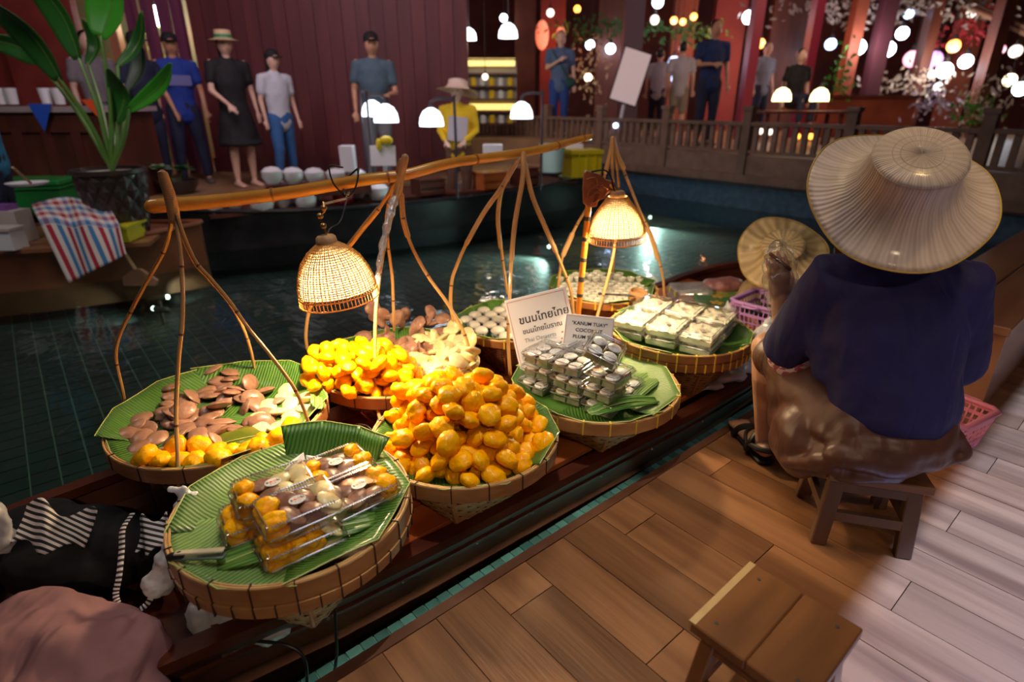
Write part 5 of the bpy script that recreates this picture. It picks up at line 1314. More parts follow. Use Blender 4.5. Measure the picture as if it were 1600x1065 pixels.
# striped strap as alternating bands
t = thing('bag_strap', 'black and white striped bag strap hanging in a loop beside the front left basket', 'strap', tuple(atY(195, 880, 1.12)))
Q = bez([atY(*p) for p in ((207, 802, 1.22), (192, 826, 1.17), (190, 860, 1.13), (186, 900, 1.08), (181, 930, 1.05), (190, 950, 1.03), (210, 955, 1.04), (232, 940, 1.06), (246, 905, 1.10), (252, 870, 1.14))], 9)
wh = mat('strap_white', (.70, .62, .60), .7); bl_ = mat('strap_black', (.015, .012, .014), .7)
for nm, m_, s0 in (('white_band', wh, 0), ('black_band', bl_, 1)):
    mb = WMB()
    for i in range(s0, len(Q)-1, 2): mb.tube([Q[i], Q[i+1]], [(.0075, .0025)]*2, 8, cap=False, ref=(1, .3, .2))
    obj(nm, mb, m_, t)['kind'] = 'stuff'
# cables over the boat edge
def cable(label, pts, r=.0042):
    mb = MB(); mb.tube(bez([atY(*p) for p in pts], 6), r, 8); return tag(obj('power_cable', mb, rub), label, 'cable')
cable('black cable drooping from the front left basket over the gunwale into the water', ((302, 938, 1.06), (312, 962, 1.05), (325, 985, 1.03), (352, 996, 1.02), (400, 1001, 1.0), (442, 1006, .99), (468, 1018, .985), (478, 1038, .975), (480, 1068, .96)))
cable('straight black cable hanging below the right side of the front left basket', ((524, 950, 1.10), (525, 985, 1.075), (526, 1020, 1.05), (522, 1050, 1.03), (512, 1075, 1.02)))
cable('short dark cable between the front left basket and the boat boards', ((612, 845, 1.25), (612, 858, 1.24), (606, 872, 1.23)), .003)
cable('pale wire loop between the basket under the lamp and the gold heap', ((545, 672, 1.72), (556, 663, 1.74), (572, 664, 1.74), (586, 676, 1.72)), .0022)
# tongs in the front left basket
t = thing('tongs', 'green and cream plastic tongs at the left edge of the front left basket', 'tongs', tuple(atZ(310, 868, z1+.01)), .0)
gm = mat('tong_green', (.10, .14, .11), .4); cmn = mat('tong_cream', (.62, .52, .34), .4)
a_ = atZ(275, 872, z1+.004); b_ = atZ(352, 868, z1+.016); c_2 = atZ(350, 858, z1+.030)
mb = WMB(); mb.bar(a_, b_, .020, .006, (0, .2, 1)); bev(obj('tong_arm', mb, gm, t), .002)
mb = WMB(); mb.bar(a_+V(0, 0, .014), c_2, .014, .005, (0, 0, 1)); bev(obj('tong_arm', mb, cmn, t), .002)
mb = WMB(); mb.tube([a_+V(-.010, 0, .004), a_+V(.012, 0, .010)], .009, 10); obj('tong_hinge', mb, rub, t)
# folded white napkin and dried petals in the front left basket
mb = MB(); mb.add([(-.03, -.02, 0), (.03, -.02, .004), (.012, .02, .03), (-.022, .015, .006), (.0, -.005, .022)], [(0, 1, 4), (1, 2, 4), (2, 3, 4), (3, 0, 4)])
o = solid(obj('paper_napkin', mb, mat('napkin', (.80, .76, .74), .7), None, False), .001); o.location = atZ(466, 728, z1+.012); tag(o, 'crumpled white paper napkin behind the stickered boxes', 'napkin')
o = solid(obj('paper_napkin', mb, mat('napkin', (.80, .76, .74), .7), None, False), .001); o.location = atZ(492, 728, z1+.004); o.rotation_euler = (0, 0, 1.8); tag(o, 'second smaller paper napkin against the back right stickered box', 'napkin')
# folded leaf in the thin basket of brown discs
patch('dark wilted leaf lying open in the middle of the far left basket', tuple(atZ(370, 690, .255)), .24, .12, .5, mat('leaf_wilted', (.09, .12, .012), .25, col2=(.20, .18, .02), nscale=12, bump=.5, bscale=14, coat=.6), .012)
mb = MB(); mb.tube(bez([atY(546, 772, 1.29), atY(575, 750, 1.31), atY(606, 747, 1.33), atY(636, 751, 1.34)], 5), .0016, 5); tag(obj('leaf_stem', mb, rib_m), 'thin curved leaf stem poking out below the orange-gold heap', 'stem')
# underwater lamps (visible housings) and their light
hous = mat('lamp_housing', (.35, .28, .2), .35, .6); ug = glow('underwater_glow', (.8, .9, .75), 9)
def pool_lamp(label, px, py, dx, dy, e, aim, ang=60):
    p = atZ(px, py, -.30); d = Vector((dx, dy, 0)).normalized()
    t = thing('pool_lamp', label, 'lamp', tuple(p))
    obj('housing', MB().tube([(0, 0, 0), tuple(-d*.12)], .022, 14), hous, t); obj('lens', MB().ball(tuple(d*.016), .020, 12), ug, t)
    obj('bracket', MB().bar(tuple(-d*.05+V(0, 0, -.02)), tuple(-d*.05+V(0, 0, -.125)), .02, .02), hous, t, False)
    tg_ = atZ(*aim, -.43); light('SPOT', p+d*.05, e, (.78, 1.0, .88), tg_, .02, ang, .8)
pool_lamp('underwater lamp pointing left in the dark pool, nearer of the pair', 243, 482, -.6, .2, 9, (110, 500))
pool_lamp('underwater lamp pointing right in the dark pool, farther of the pair', 258, 464, 1, .25, 8, (330, 430))
pool_lamp('bright underwater lamp near the bridge, right of the second woven lamp', 1015, 339, .2, -.9, 170, (1060, 430), 130)
pool_lamp('underwater lamp behind the hangers of the back baskets', 860, 385, -.9, -.35, 60, (700, 430), 120)
pool_lamp('underwater lamp below the left boat', 40, 470, .6, -.6, 7, (70, 520), 70)

# ================================================================ far boats and their goods
def hull(name, label, P0, P1, wid, z0, z1, m, rise=.15, wl=-.15, cat='boat', inner=None):
    """boat between two end points; ends rise and narrow"""
    P0, P1 = Vector(P0), Vector(P1); d = (P1-P0); L_ = d.length; d.normalize(); s_ = Vector((-d.y, d.x, 0)); mid = (P0+P1)/2
    t = thing(name, label, cat, (mid.x, mid.y, wl)); n = 28
    def sec(u):
        f = abs(2*u-1); w_ = wid/2*(1-f**2.6*.92); z = z1+rise*f**3; c = P0+d*(L_*u); c = Vector((c.x, c.y, 0))
        return [c+s_*w_+V(0, 0, z), c+s_*(w_-.05)+V(0, 0, z), c+s_*max(.005, w_-.06)+V(0, 0, z0+.05), c-s_*max(.005, w_-.06)+V(0, 0, z0+.05), c-s_*(w_-.05)+V(0, 0, z), c-s_*w_+V(0, 0, z), c-s_*w_*.8+V(0, 0, -.34), c+s_*w_*.8+V(0, 0, -.34)]
    vs = []; fs = []
    for i in range(n+1): vs += sec(i/n)
    for i in range(n):
        for k in range(8): fs.append((i*8+k, (i+1)*8+k, (i+1)*8+(k+1) % 8, i*8+(k+1) % 8))
    fs += [tuple(range(8)), tuple(n*8+k for k in range(7, -1, -1))]
    q = WMB(); q.add(vs, fs); obj('hull', q, m, t, True, 30)
    q = WMB()
    for sg in (0, 5):
        q.tube([Vector(sec(i/n)[sg])+V(0, 0, .01) for i in range(n+1)], .022, 8)
    obj('gunwale', q, inner or m, t)
    return t
hull('wooden_boat', 'dark wooden boat of the yellow-dressed vendor moored across the pool', (-3.6, 5.25, 0), (1.35, 8.6, 0), 1.05, .0, .17, darkhull, .16)
D2 = (Vector((1.35, 8.6, 0))-Vector((-3.6, 5.25, 0))).normalized(); S2_ = Vector((-D2.y, D2.x, 0))
def B2(u, s_, z=.0): p = Vector((-3.6, 5.25, 0)).lerp(Vector((1.35, 8.6, 0)), u)+S2_*s_; return Vector((p.x, p.y, z))
q = WMB(); t = thing('boat_counter', 'low wooden counter boards across the dark boat carrying bowls and lamps', 'counter', tuple(B2(.45, 0, .17)))
for i in range(5): q = WMB(); q.bar(B2(.12, -.30+i*.15, .20), B2(.86, -.30+i*.15, .20), .14, .03); obj('counter_board', q, brownred, t, False)
glassy = mat('pale_glassware', (.72, .74, .76), .15, coat=.6); whitep = mat('white_pack', (.80, .82, .86), .4)
def cyl(name, label, cat, p, r, h, m, prof=None, group=None):
    o = obj(name, MB().lathe(prof or [(.0001, 0), (r*.8, 0), (r, h), (r*.93, h), (r*.75, .01), (.0001, .01)], 24), m); o.location = p; return tag(o, label, cat, group)
i = 0
for u, s_, k in [(.13+.035*i, -.25+.15*(i % 3), i) for i in range(9)]:
    o = cyl('glass_bowl', 'stacked clear bowl among the glassware at the left end of the dark boat', 'bowl', B2(u, s_, .215), .085, .10, glassy, [(.0001, 0), (.05, 0), (.085, .06), (.088, .11), (.08, .115), (.07, .07), (.0001, .03)], 'clear bowls on the dark boat')
for k in range(4):
    u = (.20, .27, .335, .40)[k]
    t = thing('serving_pot', ['round lidded pot, leftmost on the dark boat', 'round lidded pot, second from the left on the dark boat', 'red cloth-covered pot under the yellow pole', 'round lidded pot beside the sign on the dark boat'][k], 'pot', tuple(B2(u, -.32, .215)))
    obj('pot_body', MB().lathe([(.0001, 0), (.09, 0), (.11, .05), (.105, .12), (.0001, .12)], 28), mat('pot_red', (.35, .02, .04), .6) if k == 2 else whitep, t)
    obj('lid', MB().lathe([(.11, .12), (.08, .15), (.0001, .165)], 28), whitep if k != 2 else mat('pot_red', (.35, .02, .04), .6), t); obj('knob', MB().ball((0, 0, .175), .016, 10), dark_m, t)
for u, s_, w_, h_, lab, col in ((.50, -.30, .30, .16, 'reddish wooden box at the middle of the dark boat', brownred), (.64, -.28, .32, .18, 'square wooden crate with a dark opening on the dark boat', board_m), (.73, -.25, .26, .20, 'tall wooden crate right of the square one on the dark boat', brownred)):
    t = thing('crate', lab, 'crate', tuple(B2(u, s_, .215)), math.atan2(D2.y, D2.x)); obj('crate_body', MB().box((0, 0, h_/2), (w_, .26, h_)), col, t, False)
    for z in (.25, .75): obj('slat', MB().box((0, -.137, h_*z), (w_, .012, h_*.36)), col, t, False)
    obj('lid', MB().box((0, 0, h_+.01), (w_+.02, .28, .02)), col, t, False)
def boxat(name, label, cat, px, py, Y, w_, d_, h_, m_, rot=0):
    p = atY(px, py, Y); o = bev(obj(name, MB().box((0, 0, h_/2), (w_, d_, h_)), m_), .006); o.location = p; o.rotation_euler = (0, 0, rot); return tag(o, label, cat)
boxat('serving_tray', 'long dark tray box holding clear bowls at the left of the dark boat', 'tray', 500, 303, 6.05, 1.0, .34, .10, brownred, .45)
for px in (430, 462, 495, 528, 560):
    cyl('glass_bowl', 'clear bowl on the long tray box of the dark boat', 'bowl', atY(px, 303, 6.05+(px-500)*.0035)+V(0, 0, .10), .10, .11, glassy, [(.0001, 0), (.06, 0), (.10, .06), (.10, .12), (.06, .155), (.0001, .165)], 'clear bowls on the long tray box')
cyl('bowl', 'green rimmed bowl under the hanging shade on the dark boat', 'bowl', B2(.40, -.05, .24), .12, .06, mat('bowl_green', (.10, .50, .16), .4))
cyl('bowl', 'red tray bowl in front of the yellow-dressed vendor', 'bowl', B2(.70, .05, .24), .17, .06, mat('bowl_red', (.55, .06, .03), .4))
cyl('bowl', 'pale green bowl at the right end of the dark boat', 'bowl', B2(.86, -.2, .22), .15, .05, mat('bowl_lime', (.55, .75, .45), .4))
for k, (px, w_, h_, m_, lab) in enumerate(((275+165, .12, .2, whitep, 0), )): pass
boxat('cup_stack', 'tall stack of white cups left of the blank sign on the dark boat', 'cups', 546, 268, 6.2, .14, .12, .26, whitep)
boxat('cup_stack', 'white cup stack right of the vendor in yellow', 'cups', 770, 248, 6.9, .22, .12, .16, whitep)
yl = mat('crate_yellow', (.62, .50, .01), .4)
t = thing('plastic_crate', 'yellow plastic crate at the right end of the dark boat', 'crate', tuple(atY(908, 275, 8.0)), .3)
obj('crate_body', MB().box((0, 0, .15), (.42, .34, .30)), yl, t, False); obj('crate_lid', MB().box((0, 0, .32), (.46, .38, .05)), yl, t, False)
for x in (-.12, 0, .12): obj('crate_rib', MB().box((x, -.175, .15), (.02, .02, .28)), yl, t, False)
cyl('bucket', 'pale mint bucket beside the yellow crate', 'bucket', atY(862, 268, 7.7), .17, .34, mat('mint', (.50, .75, .68), .4))
boxat('package', 'white package lying on the mint bucket side near the end of the yellow pole', 'package', 893, 246, 8.2, .26, .2, .18, whitep, .2)
# blank sign with a yellow bow
t = thing('notice_board', 'small blank notice with a yellow bow standing on the dark boat', 'sign', tuple(atY(600, 262, 6.2)))
obj('board', MB().box((0, 0, .12), (.26, .015, .20), (-.15, 0, 0)), whitep, t, False); obj('stand', MB().box((0, .03, -.03), (.03, .03, .14)), whitep, t, False)
obj('bow', MB().ball((.05, -.02, .27), (.07, .03, .045), 12).ball((-.03, -.02, .23), (.03, .02, .06), 12), mat('bow_yellow', (.85, .66, .02), .5), t)
# shaded white lamps on arms
lampw = glow('white_globe', (.80, .92, 1.0), 3.2); polem = mat('lamp_pole', (.05, .04, .05), .5)
def shade_lamp(label, px, py, Y, w_, pole=None, m=None, hh=.8):
    p = atY(px, py, Y); t = thing('shade_lamp', label, 'lamp', tuple(p))
    obj('shade', MB().lathe([(w_, -.55*w_), (w_*1.0, -.3*w_), (w_*.92, .15*w_), (w_*.66, .6*w_), (w_*.25, .85*w_), (.0001, .9*w_)], 24), m or lampw, t)
    obj('socket', MB().tube([(0, 0, .85*w_), (0, 0, 1.25*w_)], w_*.14, 8), polem, t)
    if pole:
        dx, zb = pole; obj('pole', MB().tube(bez([(0, 0, 1.3*w_), (dx*.3, 0, 1.55*w_), (dx*.9, 0, 1.5*w_), (dx, 0, 1.1*w_), (dx, 0, zb-p.z)], 5), .014, 8), polem, t)
    return t
shade_lamp('white glowing shade before the grey-shirted man, right of the overlapping pair', 603, 180, 6.3, .125, (-.18, .23))
shade_lamp('white glowing shade before the grey-shirted man, left of the overlapping pair', 582, 172, 6.6, .115, (-.12, .23))
shade_lamp('white glowing shade on a curved arm left of the vendor in yellow', 674, 186, 6.3, .125, (.24, .23))
shade_lamp('white glowing shade on a pole right of the vendor in yellow', 815, 175, 6.9, .125, (.23, .23))
def hung(t, w_): obj('cord', MB().tube([(0, 0, 1.2*w_), (0, 0, 4.86-t.location.z)], .008, 5), polem, t)
hung(shade_lamp('white glowing lamp hanging above the lit display case, left one', 732, 55, 9.6, .115), .115)
hung(shade_lamp('white glowing lamp hanging above the lit display case, right one', 794, 50, 9.6, .14), .14)
shade_lamp('warm table lamp behind the bridge railing, left of the two', 1222, 150, 9.8, .14, (0, .9), glow('warm_globe', (1, .78, .35), 5))
shade_lamp('warm table lamp behind the bridge railing, right of the two', 1281, 150, 9.9, .14, (0, .9), MATS['warm_globe'])

# left boat with cloth, boxes and potted plant
lb = hull('wooden_boat', 'brown wooden boat at the left edge with the potted plant and the checked cloth', (-6.4, 3.90, 0), (-2.72, 5.0, 0), 1.15, .0, .16, mat('boat_brown', (.17, .06, .03), .4, col2=(.24, .09, .04), nscale=5, stretch=(.2, 1, 1)), .05)
t = thing('boat_deck', 'flat wooden deck boards on the left boat', 'deck', (-4.4, 4.45, .15), math.atan2(1.10, 3.68))
for i in range(6): obj('deck_board', MB().box((.05, -.42+i*.165, .02), (2.9, .155, .03)), bench_m, t, False)
obj('orange_strip', MB().box((-.8, -.52, .045), (1.3, .03, .04)), board_m, t, False)
# planter
pp = atZ(196, 366, .19)
potm = mat('planter_black', (.045, .032, .028), .35, coat=.2)
t = thing('potted_plant', 'tall broad-leaved plant in a big black diamond-quilted pot on the left boat', 'plant', tuple(pp))
mb = MB(); rows, ns_ = 6, 15
pr = [(.0001, 0), (.20, 0), (.215, .01)]+[(.215+.10*(i/rows)**.8, .02+.46*i/rows) for i in range(rows+1)]+[(.335, .49), (.335, .52), (.30, .52), (.295, .48), (.0001, .47)]
pr = [(r_*.80, z) for r_, z in pr]; mb.lathe([(r_*.97, z) for r_, z in pr], 48)
def stud(i, k):
    z = .06+.46*(i)/rows; r_ = .80*(.215+.10*((z-.02)/.46)**.8); th = 2*PI*(k+.5*(i % 2))/ns_; dz = .46/rows; dt = PI/ns_
    c_ = Vector((r_*1.035*math.cos(th), r_*1.035*math.sin(th), z)); P_ = lambda a, zz: Vector((r_*.965*math.cos(th+a), r_*.965*math.sin(th+a), zz))
    return [c_, P_(0, z+dz), P_(dt, z), P_(0, z-dz), P_(-dt, z)], [(0, 2, 1), (0, 3, 2), (0, 4, 3), (0, 1, 4)]
for i in range(rows):
    for k in range(ns_): mb.add(*stud(i, k))
obj('pot', mb, potm, t, True, 10)
obj('pebbles', MB().lathe([(.0001, .50), (.12, .498), (.24, .49)], 32), mat('pebbles', (.62, .58, .52), .8, col2=(.40, .36, .30), nscale=40, bump=.8, bscale=50, bdist=.01), t)
bigleaf = mat('broad_leaf', (.025, .13, .022), .35, col2=(.03, .17, .025), nscale=3, trans=(.2, (.06, .30, .03)), coat=.3)
bigleaf2 = mat('broad_leaf_bright', (.05, .34, .02), .35, col2=(.08, .45, .04), nscale=3, trans=(.3, (.10, .50, .04)), coat=.3)
stemm = mat('plant_stem', (.10, .22, .04), .4)
def bleaf(tip, base, w_, m, Y0, Y1, root=(176, 268), bow=.10):
    """leaf blade between two points with its stalk down to the pot"""
    A0 = atY(*base, Y0)-pp; A1 = atY(*tip, Y1)-pp; R0 = atY(*root, pp.y)-pp; d = (A1-A0); side = d.cross(V(.25, 1, .1)).normalized(); nrm = side.cross(d).normalized()
    def fn(u, v): wv = w_*math.sin(PI*min(1, u*.93+.05))**.62*(1-.15*u); return A0+d*u+side*(v-.5)*wv+nrm*(bow*math.sin(u*PI)-abs(v-.5)*wv*.45)
    o = obj('leaf_blade', MB().grid(fn, 18, 8), m, t, True, 180); solid(o, .003)
    obj('leaf_rib', MB().tube([fn(i/12, .5) for i in range(13)], .006, 6), stemm, o)
    obj('stalk', MB().tube(bez([R0+V(0, 0, .02), R0.lerp(A0, .5)+V(.03, 0, .02), A0], 6), [.020-.008*i/12 for i in range(13)], 8), stemm, t)
bleaf((158, -70), (158, 58), .34, bigleaf2, 4.8, 4.7)
bleaf((20, -60), (124, 92), .24, bigleaf, 4.8, 4.6)
bleaf((-40, -10), (94, 124), .24, bigleaf, 4.6, 4.3)
bleaf((-30, 60), (60, 95), .18, bigleaf, 4.9, 4.8)
bleaf((222, 18), (184, 104), .12, bigleaf, 5.1, 5.2)
bleaf((172, 108), (182, 192), .22, bigleaf, 4.75, 4.6)
bleaf((268, 100), (202, 172), .13, bigleaf2, 4.7, 4.5)
bleaf((212, 50), (200, 142), .16, mat('broad_leaf_grey', (.05, .08, .06), .5), 5.2, 5.3)
bleaf((130, 30), (138, 100), .14, bigleaf, 5.2, 5.2)
# small pot with white-edged rosette
t = thing('potted_plant', 'small white-edged leafy plant in a low black bowl right of the quilted pot', 'plant', tuple(atZ(282, 305, .20)))
obj('pot', MB().lathe([(.0001, 0), (.12, 0), (.20, .10), (.22, .17), (.19, .17), (.17, .12), (.0001, .12)], 28), potm, t)
whl = mat('variegated_leaf', (.30, .42, .22), .5, col2=(.05, .20, .06), nscale=9)
for c0 in (V(-.12, -.1, .30), V(.08, 0, .28)):
    obj('stem', MB().tube([(0, 0, .12), c0], .012, 6), stemm, t)
    for k in range(13):
        a = k*2.4; el = .2+.06*k; d = Vector((math.cos(a)*math.cos(el), math.sin(a)*math.cos(el), math.sin(el))); s_ = d.cross(V(0, 0, 1)).normalized(); l = .16-.005*k
        o = obj('leaf', MB().grid(lambda u, v: c0+d*(u*l)+s_*((v-.5)*.085*math.sin(PI*min(1, u*.9+.08))**.6)+V(0, 0, -.03*u*u), 6, 4), whl if c0.x < 0 else bigleaf, t, True, 180); solid(o, .002)
# green insulated box, checked cloth over yellow crate, containers
gx = mat('box_green', (.02, .30, .06), .35, coat=.3); gy = mat('cloth_crate_yellow', (.62, .58, .02), .4)
p = atZ(62, 330, .19); t = thing('cool_box', 'green lidded plastic box on the left boat beside the pot', 'box', tuple(p), .22)
obj('box_body', MB().box((0, .1, .13), (.52, .40, .26), taper=1.06), gx, t, False); bev(obj('lid', MB().box((0, .1, .28), (.60, .48, .05)), gx, t, False), .01); obj('rim', MB().box((0, .1, .235), (.58, .46, .02)), gx, t, False)
cyl('plate', 'white plate with brown food and a spatula on the green box', 'plate', atY(45, 293, 4.55)+V(0, 0, .02), .14, .02, whitep)
mb = MB(); mb.tube([atY(50, 292, 4.45)+V(0, 0, .03), atY(20, 262, 4.25)], .010, 8); tag(obj('spatula', mb, mat('spatula_pale', (.6, .45, .25), .5)), 'pale wooden spatula held over the plate on the green box', 'spatula')
# checked cloth: real stripes both ways
ck = bpy.data.materials.new('checked_cloth'); ck.use_nodes = True; N = ck.node_tree.nodes; L = ck.node_tree.links; b_ = N['Principled BSDF']; b_.inputs['Roughness'].default_value = .8
tcn = N.new('ShaderNodeUVMap'); sx = N.new('ShaderNodeSeparateXYZ'); L.new(tcn.outputs[0], sx.inputs[0]); cols = []
for ax in (0, 1):
    mm = N.new('ShaderNodeMath'); mm.operation = 'MULTIPLY'; mm.inputs[1].default_value = 4.6 if ax == 0 else 3.8; L.new(sx.outputs[ax], mm.inputs[0])
    fr_ = N.new('ShaderNodeMath'); fr_.operation = 'FRACT'; L.new(mm.outputs[0], fr_.inputs[0])
    r = N.new('ShaderNodeValToRGB'); r.color_ramp.interpolation = 'CONSTANT'; e = r.color_ramp.elements; e[0].position = 0; e[0].color = (.72, .66, .64, 1); e[1].position = .25; e[1].color = (.42, .02, .05, 1)
    for po, cl in ((.5, (.72, .66, .64, 1)), (.75, (.05, .22, .50, 1))): x = e.new(po); x.color = cl
    L.new(fr_.outputs[0], r.inputs[0]); cols.append(r)
mx = N.new('ShaderNodeMix'); mx.data_type = 'RGBA'; L.new(cols[0].outputs[0], mx.inputs[6]); L.new(cols[1].outputs[0], mx.inputs[7])
gt = N.new('ShaderNodeMath'); gt.operation = 'GREATER_THAN'; gt.inputs[1].default_value = .45; L.new(sx.outputs[1], gt.inputs[0]); mlt = N.new('ShaderNodeMath'); mlt.operation = 'MULTIPLY'; mlt.inputs[1].default_value = .55; L.new(gt.outputs[0], mlt.inputs[0]); L.new(mlt.outputs[0], mx.inputs[0]); L.new(mx.outputs[2], b_.inputs['Base Color'])
K = [[(58, 375), (95, 345), (150, 330), (192, 345)], [(46, 335), (85, 310), (128, 305), (165, 325)]]   # guide points, back edge
def cloth_pt(u, v):
    # top edge back-left .. back-right, lower edge front-left .. front-right, all on the box
    a = atY(48+115*u, 318-10*math.sin(u*PI), 4.60); b = atY(66+122*u, 350+8*u, 4.26); c2 = atY(108+92*u, 442-46*u, 4.15)
    if v < .5: p = a.lerp(b, v*2)
    else: p = b.lerp(c2, (v-.5)*2)
    return p+V(0, -.02*math.sin(u*11+v*3), .030*math.sin(v*PI)*(1+.5*math.sin(u*13)))
mb = MB().grid(cloth_pt, 40, 36); me = mb.mesh('checked_cloth'); uv = me.uv_layers.new(name='UVMap')
for l in me.loops: vi = l.vertex_index; uv.data[l.index].uv = ((vi//37)/40, 1-(vi % 37)/36)
me.materials.append(ck); o = bpy.data.objects.new('checked_cloth', me); COL.objects.link(o); solid(o, .004); tag(o, 'red, blue and white checked cloth draped over the crate on the left boat', 'cloth')
t = thing('plastic_crate', 'yellow crate hidden under the checked cloth on the left boat', 'crate', tuple(atZ(128, 390, .19)+V(.02, .12, 0)), .12)
obj('crate_body', MB().box((-.02, .24, .055), (.44, .30, .11)), gy, t, False); obj('crate_rim', MB().box((-.02, .24, .115), (.47, .33, .02)), gy, t, False)
mb = MB(); mb.tube([atY(190, 392, 4.45), atY(216, 424, 4.3)], .014, 8); mb2 = MB().prism([(-.09, -.05), (.09, -.05), (.12, .10), (-.07, .10)], -.01, .012)
t = thing('broom', 'small broom with a flat brown head hanging over the left boat\'s bow', 'broom', tuple(atY(214, 420, 4.3)))
mb = WMB(); mb.tube([atY(190, 388, 4.45), atY(214, 424, 4.3)], .013, 8); obj('broom_handle', mb, mat('spatula_pale', (.6, .45, .25), .5), t)
obj('broom_head', MB().prism([(-.02, .0), (.03, .0), (.14, -.09), (.12, -.13), (-.13, -.13), (-.12, -.06)], -.015, .015, Matrix.Rotation(PI/2, 4, 'X')), mat('broom_head', (.36, .20, .12), .7), t, False)
pvc = mat('container_pale', (.55, .50, .48), .5)
t = thing('food_container', 'pale plastic container with a purple lid at the left edge of the left boat', 'container', tuple(atZ(30, 376, .19)))
obj('body', MB().box((0, 0, .12), (.20, .16, .24)), pvc, t, False); obj('lid', MB().box((-.03, 0, .26), (.12, .12, .04)), mat('lid_purple', (.25, .10, .40), .4), t)
t = thing('food_container', 'white flat box in front of the purple-lidded container', 'container', tuple(atZ(12, 388, .19)))
obj('body', MB().box((0, 0, .07), (.22, .14, .14)), whitep, t, False); obj('lid', MB().box((0, 0, .15), (.24, .16, .02)), pvc, t, False)
# counter at the left with ribbed front, glasses and pennants
t = thing('counter', 'reddish wooden counter with a ribbed front and pale top at the left', 'counter', (-5.4, 5.9, .0))
obj('counter_body', MB().box((-.6, .55, .665), (4.0, .8, .88)), brownred, t, False); obj('counter_top', MB().box((-.6, .53, 1.12), (4.1, .9, .05)), mat('counter_top', (.40, .34, .34), .3), t, False); obj('counter_apron', MB().box((-.6, .135, 1.0), (4.02, .03, .18)), brownred, t, False)
for i in range(14): obj('rib', MB().box((-2.4+i*.29, .135, .59), (.09, .04, .70)), mat('rib_red', (.10, .026, .018), .5), t, False)
for i, (px, c_, lab) in enumerate(((5, whitep, 'white cup at the left end of the counter'), (22, glassy, 'clear jar second on the counter'), (75, whitep, 'white jug in the middle of the counter'), (95, glassy, 'small glass right of the white jug on the counter'))):
    cyl('glass', lab, 'glass', atY(px, 163, 6.2), .055, .15, c_)
def penn(lab, pts, Y, col):
    P_ = [atY(x, y, Y) for x, y in pts]; mb = MB(); mb.add(P_+[p+V(0, .004, 0) for p in P_], [(0, 1, 2), (5, 4, 3), (0, 3, 4, 1), (1, 4, 5, 2), (2, 5, 3, 0)]); tag(obj('pennant', mb, mat('pennant_'+lab.split()[0], col, .6), None, False), lab, 'flag')
penn('blue triangular pennant on the front of the counter', [(43, 162), (80, 162), (70, 206)], 5.95, (.02, .10, .60)); penn('orange pennant behind the plant stems on the counter', [(126, 155), (160, 156), (152, 182)], 5.95, (.85, .10, .02))

